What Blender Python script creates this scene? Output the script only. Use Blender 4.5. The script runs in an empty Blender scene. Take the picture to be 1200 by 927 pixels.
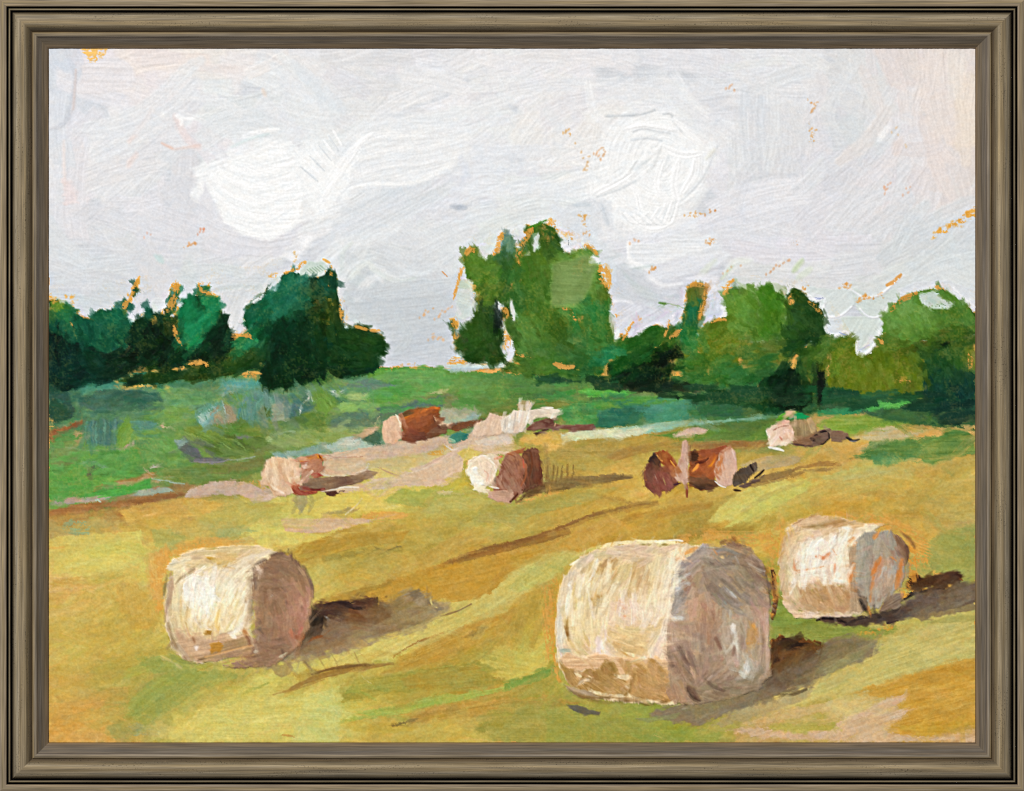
import bpy, math, mathutils
import numpy as np
# ------------------------------------------------------------------ camera, light, exposure
sc = bpy.context.scene
COLL = sc.collection
DIST = 8.0                      # metres from lens to the front of the frame
FRONT = 0.0165                  # the flat outer lip of the frame stands this far in front of the canvas
cam = bpy.data.cameras.new('camera'); camo = bpy.data.objects.new('camera', cam); COLL.objects.link(camo)
cam.sensor_width = 36.0; cam.lens = 36.0*DIST/1.2; cam.clip_start = .1; cam.clip_end = 60
camo.location = (0, -(DIST+FRONT), 0); camo.rotation_euler = (math.radians(90), 0, 0)
sc.camera = camo
world = bpy.data.worlds.new('World'); sc.world = world; world.use_nodes = True
bg = world.node_tree.nodes['Background']; bg.inputs[0].default_value = (1, .995, .985, 1); bg.inputs[1].default_value = .32
def area(name, loc, size, power, col):
    l = bpy.data.lights.new(name, 'AREA'); l.shape = 'SQUARE'; l.size = size; l.energy = power; l.color = col
    o = bpy.data.objects.new(name, l); COLL.objects.link(o); o.location = loc
    d = -np.array(loc, float); d /= np.linalg.norm(d)
    o.rotation_euler = mathutils.Vector(d).to_track_quat('-Z', 'Y').to_euler()
    return o
area('softbox', (-5.0, -8.5, 6.5), 1.6, 1250, (1, .99, .97))
sc.view_settings.view_transform = 'Standard'; sc.view_settings.look = 'None'; sc.view_settings.exposure = 0; sc.view_settings.gamma = 1
sc.cycles.max_bounces = 5; sc.cycles.use_denoising = False
sc.cycles.pixel_filter_type = 'BLACKMAN_HARRIS'; sc.cycles.filter_width = 1.0
#PAINT-BEGIN
import math
import numpy as np
# ------------------------------------------------------------------ the oil painting: brush engine
PX0, PY0, PW, PH = 57, 57, 1087, 814        # painted area, millimetres from the frame's top left corner
RNG = np.random.default_rng(7)
YY, XX = np.mgrid[0:PH, 0:PW].astype(np.float32)
XX += PX0; YY += PY0
COL = np.zeros((PH, PW, 3), np.float32); COL[:] = (226, 168, 84)
HGT = np.zeros((PH, PW), np.float32)
OWN = np.zeros((PH, PW), np.int16)
OWNERS = ['painted_field']
CUR = [0]; FIRST = [0]; KEEP = [0]
NT = RNG.uniform(-1, 1, (512, 512)).astype(np.float32)

def tile(u, v):
    """smooth value noise, period 512"""
    u = np.asarray(u, np.float32); v = np.asarray(v, np.float32)
    iu = np.floor(u); iv = np.floor(v); fu = u-iu; fv = v-iv
    iu = iu.astype(np.int32) & 511; iv = iv.astype(np.int32) & 511
    ju = (iu+1) & 511; jv = (iv+1) & 511
    fu = fu*fu*(3-2*fu); fv = fv*fv*(3-2*fv)
    return (NT[iv, iu]*(1-fu)+NT[iv, ju]*fu)*(1-fv)+(NT[jv, iu]*(1-fu)+NT[jv, ju]*fu)*fv

GRAIN = (0.6*tile(XX/1.6+11, YY/1.6+3)+0.55*tile(XX/3.1+91, YY/3.1+40)).astype(np.float32)      # canvas tooth
BLOB = (tile(XX/7.0+5, YY/7.0+77)+0.5*tile(XX/3.3+9, YY/3.3+17)).astype(np.float32)
BIG = (tile(XX/31.0+5, YY/31.0+77)+0.5*tile(XX/13+9, YY/13+17)).astype(np.float32)

def rgb(c):
    if isinstance(c, str):
        return np.array([int(c[i:i+2], 16) for i in (0, 2, 4)], np.float32)
    return np.array(c, np.float32)

def sst(a, b, x):
    t = np.clip((x-a)/(b-a), 0, 1); return t*t*(3-2*t)

def comp(sl, sd, u, v, col, col2=None, op=1.0, soft=1.0, rag=1.3, dry=0.0, var=7.0, L=34.0, W=1.7, ridge=.22, grain=3.0, lip=.6, thick=.25, ramp=None):
    ou, ov = RNG.uniform(0, 500, 2)
    s = .62*tile(u/L+ou, v/W+ov)+.5*tile(u/(L*.45)+ov, v/(W*2.6)+ou)
    n = BLOB[sl]; g = GRAIN[sl]
    sd = sd+rag*(.7*n+.8*s)
    a = np.clip(sd/(2*soft)+.5, 0, 1)
    if dry > 0:
        t = .5+.5*(.55*s+.6*g+.25*n)
        a = a*sst(dry-.1, dry+.1, t)
    a = a*op
    c = np.empty(sd.shape+(3,), np.float32); c[:] = rgb(col)
    if col2 is not None:
        if ramp is None:
            m = np.clip(.5+.55*BIG[sl]+.5*s, 0, 1)[..., None]
        else:
            m = np.clip(ramp+.25*s+.12*n, 0, 1)[..., None]
        c = c*(1-m)+rgb(col2)*m
    k = (.35+.65*c.mean(axis=-1)/200)
    c += (s*var*k+g*grain*k)[..., None]*np.array((1, .98, .9), np.float32)
    A = a[..., None]
    COL[sl] = COL[sl]*(1-A)+c*A
    h = HGT[sl]
    HGT[sl] = h+a*((h*.35+thick+ridge*s)-h)+ridge*lip*a*np.exp(-((sd-1.2)/1.3)**2)
    if not KEEP[0]: OWN[sl][a > .5] = CUR[0]

def pts(p):
    return [tuple(float(q) for q in t.split(',')) for t in p.split()] if isinstance(p, str) else p

def box(P, pad):
    xs = [p[0] for p in P]; ys = [p[1] for p in P]
    x0 = max(0, int(min(xs)-pad-PX0)); x1 = min(PW, int(max(xs)+pad-PX0)+1)
    y0 = max(0, int(min(ys)-pad-PY0)); y1 = min(PH, int(max(ys)+pad-PY0)+1)
    if x1 <= x0 or y1 <= y0: return None
    return (slice(y0, y1), slice(x0, x1))

def uv(x, y, ang, c, P):
    if c is not None:
        r = np.hypot(x-c[0], y-c[1])+1e-3
        rm = max(20, np.mean([math.hypot(p[0]-c[0], p[1]-c[1]) for p in P]))
        return np.arctan2(y-c[1], x-c[0])*rm, r
    t = math.radians(ang)
    return x*math.cos(t)+y*math.sin(t), -x*math.sin(t)+y*math.cos(t)

def smooth_closed(P, n=4):
    Q = []; m = len(P)
    for i in range(m):
        a, b, c, d = P[i-1], P[i], P[(i+1) % m], P[(i+2) % m]
        for k in range(n):
            t = k/n
            Q.append(tuple(.5*((2*b[j])+(c[j]-a[j])*t+(2*a[j]-5*b[j]+4*c[j]-d[j])*t*t+(-a[j]+3*b[j]-3*c[j]+d[j])*t**3) for j in (0, 1)))
    return Q

def F(col, P, col2=None, ang=0, c=None, sm=False, g=None, **k):
    """a filled patch of paint; ang/c give the way the bristles ran; g=(x0,y0,x1,y1) grades col to col2"""
    P = pts(P)
    if sm: P = smooth_closed(P)
    if k.pop('au', 0):
        if FIRST[0]:
            FIRST[0] = 0
            t0 = min(q[1] for q in P); t1 = max(q[1] for q in P)
            F('e3a850', [(q[0], min(q[1], t0+.6*(t1-t0))) for q in P], dry=.6, rag=3.2, soft=1, grow=1.6, var=14, ang=ang)
        else:
            k['soft'] = 3.2; k['rag'] = 3.4; k.setdefault('lip', 0); k['op'] = k.get('op', 1)*.93
    if isinstance(col, str) and k.get('dry', 0) >= .2 and col[0] in 'de': k['dry'] = max(k['dry'], .42)
    grow = k.pop('grow', 0)
    pad = 4+2.5*k.get('rag', 1.3)+2*k.get('soft', 1)
    sl = box(P, pad)
    if sl is None: return
    x = XX[sl]; y = YY[sl]
    d = np.full(x.shape, 1e9, np.float32); ins = np.zeros(x.shape, bool)
    for i in range(len(P)):
        ax, ay = P[i-1]; bx, by = P[i]
        ex, ey = bx-ax, by-ay; l2 = ex*ex+ey*ey
        if l2 < 1e-6: continue
        t = np.clip(((x-ax)*ex+(y-ay)*ey)/l2, 0, 1)
        d = np.minimum(d, (x-ax-t*ex)**2+(y-ay-t*ey)**2)
        if ay != by:
            ins ^= ((ay > y) != (by > y)) & (x < (bx-ax)*(y-ay)/(by-ay)+ax)
    sd = np.sqrt(d)*np.where(ins, 1, -1)+grow
    u, v = uv(x, y, ang, c, P)
    ramp = None
    if g is not None:
        gx, gy = g[2]-g[0], g[3]-g[1]
        ramp = ((x-g[0])*gx+(y-g[1])*gy)/(gx*gx+gy*gy)
    comp(sl, sd, u, v, col, col2, ramp=ramp, **k)

def S(col, w, P, col2=None, taper=.35, **k):
    """one brush stroke along a path; col grades to col2 along it"""
    if isinstance(col, str) and col[0] in 'de' and col[2] in '9ab' and int(col[4:], 16) < 110:      # bare ground: thin and broken
        w *= .85; k['dry'] = max(k.get('dry', 0), .4); k['op'] = min(k.get('op', 1), .85)
    P = pts(P)
    if len(P) > 2:
        E = [P[0]]+P+[P[-1]]; Q = []
        for i in range(1, len(E)-2):
            a, b, c, d = E[i-1:i+3]
            for q in range(5):
                t = q/5
                Q.append(tuple(.5*((2*b[j])+(c[j]-a[j])*t+(2*a[j]-5*b[j]+4*c[j]-d[j])*t*t+(-a[j]+3*b[j]-3*c[j]+d[j])*t**3) for j in (0, 1)))
        P = Q+[P[-1]]
    sl = box(P, w+5)
    if sl is None: return
    x = XX[sl]; y = YY[sl]
    best = np.full(x.shape, 1e9, np.float32); u = np.zeros_like(x); v = np.zeros_like(x)
    acc = 0.0; n = len(P)-1
    for i in range(n):
        ax, ay = P[i]; bx, by = P[i+1]
        ex, ey = bx-ax, by-ay; l = math.hypot(ex, ey)
        if l < 1e-6: continue
        tr = ((x-ax)*ex+(y-ay)*ey)/(l*l)
        t = np.clip(tr, 0, 1)
        d = np.hypot(x-ax-t*ex, y-ay-t*ey)
        cr = ((x-ax)*-ey+(y-ay)*ex)/l
        m = d < best
        best = np.where(m, d, best); v = np.where(m, cr, v)
        lo = -9 if i == 0 else 0; hi = 9 if i == n-1 else 1
        u = np.where(m, acc+np.clip(tr, lo, hi)*l, u)
        acc += l
    tt = np.clip(u/max(acc, 1), 0, 1)
    half = w/2*(1-taper*np.abs(2*tt-1)**3)
    sd = half-best
    k.setdefault('rag', min(1.2, .12*w+.25)); k.setdefault('soft', .7)
    comp(sl, sd, u, v, col, col2, ramp=tt if col2 is not None else None, **k)

def G(n, P, ctrl, L=60, W=16, jit=4, dang=12, seed=1, lift=1.0, where=None, **k):
    """n loose strokes inside the area P; their colour and run come from the nearest notes in ctrl"""
    R = np.random.default_rng(seed)
    P = pts(P)
    C = [t.split() for t in ctrl.replace(',', ' ').replace('; ', '\n').strip().split('\n') if t.strip()]
    xy = np.array([[float(t[0]), float(t[1])] for t in C]); cc = np.array([rgb(t[2]) for t in C]); aa = np.array([math.radians(float(t[3])) for t in C])
    x0, x1 = min(p[0] for p in P), max(p[0] for p in P); y0, y1 = min(p[1] for p in P), max(p[1] for p in P)
    k.setdefault('op', .85)
    done = 0
    while done < n:
        x = R.uniform(x0, x1); y = R.uniform(y0, y1)
        ins = False
        for i in range(len(P)):
            ax, ay = P[i-1]; bx, by = P[i]
            if (ay > y) != (by > y) and x < (bx-ax)*(y-ay)/(by-ay)+ax: ins = not ins
        if not ins: continue
        if where is not None and not where[min(PH-1, max(0, int(y-PY0))), min(PW-1, max(0, int(x-PX0)))]: continue
        done += 1
        d2 = (xy[:, 0]-x)**2+(xy[:, 1]-y)**2+30
        w = d2**-1.8; w /= w.sum()
        c = (cc*w[:, None]).sum(0)+R.normal(0, jit)+R.normal(0, jit*.3, 3)
        a = .5*math.atan2((np.sin(2*aa)*w).sum(), (np.cos(2*aa)*w).sum())+math.radians(R.normal(0, dang))
        l = L*R.uniform(.5, 1.3); wd = W*R.uniform(.6, 1.4); b = R.normal(0, .0022)
        ca, sa = math.cos(a), math.sin(a)
        ex, ey = abs(ca)*l/2+abs(sa)*wd/2, abs(sa)*l/2+abs(ca)*wd/2
        sl = box([(x-ex, y-ey), (x+ex, y+ey)], 8)
        if sl is None: continue
        X = XX[sl]-x; Y = YY[sl]-y
        u = X*ca+Y*sa; v = -X*sa+Y*ca-b*u*u
        sd = np.minimum(wd/2-np.abs(v), (l/2-np.abs(u))*.6)
        comp(sl, sd, u, v, 255-(255-np.clip(c, 0, 255))*lift, **k)

def A(c, w, p, **k):
    """impasto accent: dark ones are dragged soft into the wet paint, light ones sit on top"""
    lum = rgb(c).mean()
    if lum < 115: k.update(op=.55, soft=1.8, rag=1.6)
    elif lum < 190: k.update(op=.58, soft=1.3, rag=1.4)
    else: k.update(op=.62, soft=1.2, rag=1.2)
    k.setdefault('var', 20); k.setdefault('W', 1.3)
    S(c, w*1.1, p, **k)

def own(name, label=None):
    OWNERS.append((name, label)); CUR[0] = len(OWNERS)-1; FIRST[0] = 1
def own_field(): CUR[0] = 0

def dots(col, P, n, r=1.6, seed=1, **k):
    R = np.random.default_rng(seed); P = pts(P)
    for i in range(n):
        a, b = P[R.integers(len(P)-1)], None
        j = R.integers(len(P)-1); t = R.uniform()
        x = P[j][0]*(1-t)+P[j+1][0]*t+R.normal(0, 2.2); y = P[j][1]*(1-t)+P[j+1][1]*t+R.normal(0, 2.2)
        an = R.uniform(-.9, .9)-.7; l = r*R.uniform(.5, 2)
        S(col, r*R.uniform(.9, 1.7), [(x, y), (x+l*math.cos(an), y+l*math.sin(an))], var=12, ridge=.1, op=.65, soft=1.1, **k)

def base(P, ctrl, **k):
    """thin scrubbed-in underpainting inside P, its tint drifting between the notes in ctrl"""
    C = [t.split() for t in ctrl.strip().split('\n') if t.strip()]
    q = 6
    ys = YY[::q, ::q]; xs = XX[::q, ::q]
    num = np.zeros(ys.shape+(3,), np.float32); den = np.zeros(ys.shape, np.float32)
    for t in C:
        w = ((xs-float(t[0]))**2+1.6*(ys-float(t[1]))**2+40)**-2.2
        num += w[..., None]*rgb(t[2]); den += w
    num /= den[..., None]
    before = COL.copy()
    F('808080', P, var=0, grain=0, ridge=.05, ang=-14, **k)
    a = np.clip((COL-before)/(128.0-before+1e-3), 0, 1).mean(-1, keepdims=True) if False else None
    fy = np.clip((YY-PY0+6*BLOB)/q, 0, ys.shape[0]-1.001); fx = np.clip((XX-PX0+9*BIG)/q, 0, ys.shape[1]-1.001)
    iy = fy.astype(int); ix = fx.astype(int); fy = (fy-iy)[..., None]; fx = (fx-ix)[..., None]
    img = (num[iy, ix]*(1-fx)+num[iy, ix+1]*fx)*(1-fy)+(num[iy+1, ix]*(1-fx)+num[iy+1, ix+1]*fx)*fy
    m = (np.abs(COL-128).max(-1, keepdims=True) < 20)
    s = tile(XX/40+.012*YY, YY/2.2)*5+GRAIN*5+BLOB*4
    COL[:] = np.where(m, img+s[..., None]*np.array((1, .97, .7), np.float32), before)

def blur(a, r):
    for ax in (0, 1):
        pw = [(0, 0)]*a.ndim; pw[ax] = (r+1, r)
        c = np.cumsum(np.pad(a, pw, mode='edge'), axis=ax, dtype=np.float64)
        n = 2*r+1
        a = ((c[n:]-c[:-n]) if ax == 0 else (c[:, n:]-c[:, :-n]))/n
    return a.astype(np.float32)

def smear(n, P, L=30, W=7, op=.7, seed=5, dang=16, jit=3.5, pull=.8, ridge=.12, R=5, ang=None, c=None):
    """wet-in-wet working over: bristles pull the paint already there along its own run"""
    Rn = np.random.default_rng(seed); P = pts(P)
    lum = COL.mean(-1)
    gx = np.gradient(blur(lum, 2), axis=1); gy = np.gradient(blur(lum, 2), axis=0)
    jxx, jyy, jxy = blur(gx*gx, R), blur(gy*gy, R), blur(gx*gy, R)
    th = .5*np.arctan2(2*jxy, jxx-jyy)+math.pi/2
    x0, x1 = min(p[0] for p in P), max(p[0] for p in P); y0, y1 = min(p[1] for p in P), max(p[1] for p in P)
    done = 0
    while done < n:
        x = Rn.uniform(x0, x1); y = Rn.uniform(y0, y1); ins = False
        for i in range(len(P)):
            ax, ay = P[i-1]; bx, by = P[i]
            if (ay > y) != (by > y) and x < (bx-ax)*(y-ay)/(by-ay)+ax: ins = not ins
        if not ins: continue
        done += 1
        iy = min(PH-1, max(0, int(y-PY0))); ix = min(PW-1, max(0, int(x-PX0)))
        a = (math.atan2(y-c[1], x-c[0])+math.pi/2 if c else math.radians(ang) if ang is not None else th[iy, ix])+math.radians(Rn.normal(0, dang))+(math.pi if Rn.uniform() < .5 else 0)
        l = L*Rn.uniform(.5, 1.4); wd = W*Rn.uniform(.5, 1.4); ca, sa = math.cos(a), math.sin(a)
        ex, ey = abs(ca)*l/2+abs(sa)*wd/2, abs(sa)*l/2+abs(ca)*wd/2
        sl = box([(x-ex, y-ey), (x+ex, y+ey)], 3)
        if sl is None: continue
        X = XX[sl]-x; Y = YY[sl]-y
        u = X*ca+Y*sa; v = -X*sa+Y*ca
        sh = (u+l/2)*pull*Rn.uniform(.5, 1)
        sx = np.clip((XX[sl]-ca*sh-PX0).astype(int), 0, PW-1); sy = np.clip((YY[sl]-sa*sh-PY0).astype(int), 0, PH-1)
        s = tile(u/40+Rn.uniform(0, 400), v/1.5+Rn.uniform(0, 400))
        cc = COL[sy, sx]+(Rn.normal(0, jit)+Rn.normal(0, jit*.5, 3)+s[..., None]*5)*(.3+.7*COL[sy, sx].mean(-1, keepdims=True)/200)
        sd = np.minimum(wd/2-np.abs(v), (l/2-np.abs(u))*.5)+s*1.2
        m = np.clip(sd/2.2+.5, 0, 1)*op*(np.clip(1-(u+l/2)/l*.5, 0, 1))*np.clip(.75+.6*s, 0, 1)
        COL[sl] += (cc-COL[sl])*m[..., None]
        HGT[sl] += m*ridge*s

def roughen(P, amp=1.4, ground=0, col='e0a552'):
    """edges broken by the tooth of the canvas; a little ground showing through thin paint"""
    m = np.zeros((PH, PW), np.float32)
    global COL
    before = COL.copy()
    wx = amp*(tile(XX/5+3, YY/5+7)+.35*tile(XX/2.2+31, YY/2.2+7)); wy = amp*(tile(XX/5+203, YY/5+97)+.35*tile(XX/2.2+131, YY/2.2+67))
    ix = np.clip(np.rint(XX-PX0+wx).astype(int), 0, PW-1); iy = np.clip(np.rint(YY-PY0+wy).astype(int), 0, PH-1)
    new = COL[iy, ix]
    if ground:
        t = sst(.55, 1.0, .5+.5*(GRAIN*.7+.6*BIG+.25*BLOB))*ground
        new = new*(1-t[..., None])+rgb(col)*t[..., None]
    P = pts(P); a = np.array(P)
    ins = np.zeros((PH, PW), bool)
    for i in range(len(P)):
        ax, ay = P[i-1]; bx, by = P[i]
        if ay != by: ins ^= ((ay > YY) != (by > YY)) & (XX < (bx-ax)*(YY-ay)/(by-ay)+ax)
    COL[:] = np.where(ins[..., None], new, before)
# ------------------------------------------------------------------ sky
own('painted_sky', 'pale grey and white brushed sky above the painted trees')
CS = '''
80 75 d3d8e0 60
65 120 d4d9e1 80
75 180 dcdfe5 90
70 250 dfe1e5 90
90 200 ebe6e7 95
150 95 ebe4e4 10
210 70 ede2dc 0
260 75 ebe5e1 0
130 130 e9e6e8 15
230 110 e9ebed -5
250 130 ebedee 5
300 95 e6e6e8 0
310 65 ece6e2 0
170 160 e3e4e7 -30
200 150 e4e5e9 -35
120 170 e2e3e7 -25
190 200 dddee2 -40
130 220 e3e2e5 -20
215 195 e0dfe2 -60
240 170 e6e2e5 40
250 200 dfe0e5 70
230 230 dcdde2 60
280 145 e1e6e8 -15
290 180 f3f5f6 -20
320 190 f5f6f7 -10
290 215 f9fafa -10
270 235 f8f9f9 10
300 265 fafafa 20
340 230 f8f9f9 -30
360 190 f1f3f3 45
330 120 e8eaec 45
360 90 e3e6e9 45
395 75 e4e4e6 0
420 95 e0e0e3 10
440 115 e2e2e1 -60
460 90 e8e8ea 5
470 130 ebebed -20
520 130 eaeaec -15
550 90 e8e7e9 0
600 75 e9e8ea 0
670 70 e9e7e6 5
740 80 e6e6e9 0
810 85 e4e4e8 0
450 160 eff1f0 0
500 165 eceded 5
540 160 eaeaec -25
480 190 ededf0 0
420 190 f3f4f4 -55
400 220 ebedef -45
450 230 d9dfe4 -30
490 240 dadfe4 -30
520 220 dfe2e7 -35
560 200 e3e5ea 0
580 150 eaebec -15
600 120 e9eaeb -10
560 235 e4e7ec 0
620 200 e3e6ea 0
620 165 e4e5ea -10
640 135 eeedec -30
680 110 e9e9eb 0
760 115 e7e8ea 0
690 160 f1eeeb -60
670 190 efedec -30
700 190 f0eeea 60
720 160 f4f3f1 20
740 130 f3f4f4 0
760 150 f7f8f8 5
800 150 f3f4f5 40
780 190 f9faf9 -60
760 210 f8f9f9 -60
800 210 f9f9f9 -50
770 240 fafafa 10
730 240 f8f9f8 -40
690 225 f4f5f5 -30
650 225 e8ebed -5
710 255 dfe3e7 90
670 250 e3e8ec 50
640 245 e5e9ea -10
590 260 e3e7e6 -30
570 290 e0e5e3 -70
540 270 e7e8ea -30
510 280 e2e5e8 30
480 265 dfe3e6 50
430 260 e2e5e8 20
390 280 e9ebed -20
400 310 dfe3e3 -60
430 330 d3dadb 50
470 320 d8dddf 10
500 325 d7dbde -10
450 360 cdd3d6 10
500 370 ced4d7 0
520 345 d4d8dd 40
480 400 cdd2d8 -10
465 425 cfd5dc 0
510 410 d0d5dc 10
410 360 cfd6d8 20
340 290 e6e4e7 -25
300 300 e2e1e5 -10
260 280 dfdfe4 0
200 270 dcdce2 20
130 260 dedfe4 30
90 280 d9dde0 60
70 320 d9dde1 20
120 320 d8dce0 0
120 350 d3dadd 5
160 340 d7dade 50
190 330 dcdadc 60
220 320 dadde0 20
270 325 d7dcde -10
270 360 d6dbdd -70
240 345 d0dad9 10
740 285 e7e9ee -10
790 280 ebecf0 -10
760 305 f3f4f6 -5
800 300 e6e7ec -10
850 280 e4e4ea 5
840 240 e4e5ea -40
880 260 e5e5ea 10
870 200 e4e4e8 -60
840 170 e6e7eb 40
860 120 e3e4e8 5
900 90 e5e6e8 0
900 150 e3e4e7 90
925 180 e0e1e5 90
940 130 e3e3e6 70
990 100 e2e3e4 30
1000 150 e1e3e5 60
980 190 dcdde2 -40
1040 155 e9eaec -60
1030 180 dddfe4 -60
1060 90 e9ded9 80
1110 90 ebe1db 80
1135 140 f0e1d2 90
1090 150 ebdfdb 20
1120 200 ece0db 70
1060 210 e6e0e0 -60
1000 230 e6e6e9 -50
950 240 e4e4e9 -30
1080 240 e3e4e6 -60
1130 250 dfe2e4 -40
1060 280 dbdfe3 -30
1120 290 dde2e6 -30
980 280 e6e4ea 5
920 290 e6e4e9 5
880 310 e5e7e7 0
930 320 e3e5e5 10
980 320 e3e4e7 0
1020 340 dee2df -20
1080 320 e0e4e3 -25
1130 330 e2e8e8 40
730 330 d4d8de 35
770 345 d6d9df 20
820 320 dedfe5 -20
800 345 d6d8df 0
740 375 dddfe6 -60
790 370 dbdde3 -10
830 360 dbe0e4 -80
850 340 e0e4e3 -10
'''
SKYP = '57,57 1143,57 1143,400 960,430 900,380 820,400 700,420 640,420 530,440 440,440 330,400 57,390'
F('e2a254', SKYP)
F('d8dbe0', '50,50 1150,50 1150,395 1000,410 860,400 800,405 720,410 640,400 600,426 520,430 455,434 400,400 330,370 280,392 210,385 160,380 100,372 57,362', rag=2)
SKA = '50,50 1150,50 1150,330 1000,352 860,345 725,400 718,330 640,255 590,270 528,300 520,425 460,425 405,370 395,330 340,310 290,340 200,335 150,370 57,350'
G(420, SKA, CS, L=95, W=30, seed=3, var=4, ridge=.26, jit=2.2, lip=.35, grain=1.2, lift=.98, soft=2.5)
G(260, SKA, CS, L=60, W=14, seed=4, var=4, ridge=.26, jit=2.6, lip=.5, grain=1.2, lift=.98, op=.6)
sk = dict(var=4, ridge=.26, lip=.5, grain=1.4, soft=2)
# bare ground showing in the top left corner, grey stroke edge
F('e6e2e4', '100,70 128,66 150,72 158,90 150,105 92,110 94,92', sm=True, **sk)
F('f0c06c', '95,56 127,56 122,66 116,73 104,73 102,63', dry=.42, rag=2.6, var=14)
dots('f2c878', '100,60 125,68', 12, 1.2, 5)
S('c9ccd4', 5, '57,152 70,147 79,138 85,118 88,92', op=.75, **sk)
S('d9c9c4', 2, '86,128 88,100 89,82', op=.8, **sk)
S('eee1dc', 3, '75,165 75,190 76,215', op=.7, **sk)
F('ecdcda', '72,210 84,214 92,238 76,240', op=.7, rag=2.5, **sk)
F('d9dadf', '84,250 100,238 118,236 122,256 104,266', op=.7, rag=2.5, ang=-40, **sk)
S('eedfdb', 8, '178,128 168,145 152,165', op=.6, **sk)
S('ecdbd8', 9, '205,136 220,165 235,172', op=.6, **sk)
S('e9c0ad', 2.2, '190,168 202,174', op=.8, **sk)
S('e8cabd', 2.2, '205,175 235,170', op=.6, **sk)
S('eedcd6', 6, '150,195 160,180', op=.6, **sk)
S('ffffff', 4, '191,130 192,137', **sk)
S('ffffff', 4, '206,136 213,140 212,146', **sk); S('ffffff', 2.5, '213,139 228,139', **sk)
S('e9d8cb', 4, '308,105 311,112', op=.7, **sk)
# broad swirls of the upper sky
for i, (c, w, p) in enumerate([
 ('e6e8ea', 14, '100,150 150,138 190,112 215,85 235,72'), ('e3e5e8', 12, '110,160 160,150 200,125 230,95'),
 ('dfe3e6', 16, '235,160 262,140 290,136 330,150'), ('e2e6e8', 12, '240,172 270,152 300,150 335,162'),
 ('e4e8ea', 10, '330,66 365,100 395,135'), ('dde3e8', 12, '345,75 375,105 402,128'), ('e9ebed', 10, '320,75 345,100 375,130'),
 ('eceef0', 14, '395,185 415,160 445,142 520,140 580,120 640,100'), ('eaecee', 15, '400,200 430,170 470,160 530,158 580,140'),
 ('e9eaee', 15, '405,214 440,196 490,196 540,180 570,158'), ('e6e9ed', 9, '440,217 480,210 520,198 545,182'),
 ('dbe0e6', 16, '395,262 440,240 500,215'), ('dce1e6', 14, '420,278 470,250 520,225'), ('dfe3e8', 14, '370,290 420,262 470,235'),
 ('e6e9ee', 14, '530,170 580,180 640,175'), ('e7eaee', 13, '525,200 570,198 625,195'), ('e9ecf0', 12, '530,218 570,222 640,215'),
 ('e8ebee', 13, '600,225 650,222 690,212'), ('e6e8ea', 10, '640,130 655,150 650,180 640,192'),
 ('eeecea', 12, '650,160 680,170 720,175 735,168'), ('efeeee', 12, '640,190 665,182 685,178'), ('e6e7ea', 12, '600,105 650,98 720,100 790,105'),
 ('eaebed', 9, '700,120 740,112 780,118'), ('e6e7ea', 10, '790,115 815,135 840,160 850,175'), ('eceef0', 8, '782,118 800,140 830,160'),
 ('f4f5f6', 10, '690,98 695,128 702,138'), ('f0f1f2', 12, '705,140 725,165 745,178'),
 ('e7e4e5', 12, '960,85 965,110 945,140'), ('eae3df', 12, '1010,80 1025,110 1030,130'), ('e9e1dd', 14, '1040,130 1020,160 985,190'),
 ('e9e4e6', 14, '1060,150 1040,190 1010,215'), ('e4e6e8', 14, '1000,80 970,130 985,165'), ('dde0e5', 9, '1052,150 1040,165 1025,182'), ('ffffff', 6, '1040,150 1030,165'),
 ('e6e8ea', 12, '905,95 907,150 900,200'), ('e2e4e7', 9, '920,120 922,170 918,205'), ('d6d8de', 5, '872,214 885,206 900,203'), ('dadce1', 5, '905,205 935,205'),
 ('ebe0db', 16, '1090,60 1085,100 1075,130'), ('f0e3d5', 14, '1135,90 1128,140 1132,190'), ('ecdfda', 14, '1090,160 1100,200 1115,230'), ('eadcd6', 9, '1055,165 1050,180'),
 ('e4e5e8', 14, '1060,220 1010,240 980,270'), ('dce1e4', 14, '1085,240 1065,262 1050,290'), ('dfe2e5', 14, '1143,235 1110,250 1085,262')]):
    S('%02x%02x%02x' % tuple(int(255-(255-q)*.93) for q in rgb(c)), w*1.3, p, op=.6, **sk)
# the bright cloud on the left, worked in crossing directions
F('f1f2f3', '232,206 257,188 300,172 330,164 352,190 372,228 392,238 420,200 437,150 500,150 548,160 540,192 510,208 450,214 408,226 392,256 376,258 356,256 340,274 318,280 290,278 262,262 245,236', ang=-15, **dict(sk, soft=5, rag=4, op=.8))
F('fafbfb', '248,206 270,188 310,174 330,170 346,196 356,226 352,256 338,272 316,279 290,276 264,260 252,236', c=(330, 120), **dict(sk, soft=3, rag=2.5, op=.9, ridge=.34))
for i in range(9): S('fdfdfd' if i % 2 else 'f1f3f4', 9, [(252+i*2, 236-i*6), (275+i*2, 256-i*8), (310, 262-i*9), (342, 246-i*8)], op=.55, var=6, ridge=.34, lip=.3, soft=2)
for i in range(7): S('f2f3f4' if i % 2 else 'e9ebed', 10, [(412+i*3, 214-i*10), (450, 202-i*9), (500, 196-i*8), (548, 180-i*6)], op=.6, var=5, ridge=.3, lip=.4, soft=2)
S('f7f8f8', 5, '402,232 414,220 440,216 470,216 500,208 530,190', **sk)
F('f7f8f8', '345,175 365,165 380,175 398,200 420,158 428,166 408,215 385,248 370,250 352,215', ang=50, op=.85, **dict(sk, soft=3, rag=3))
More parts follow.
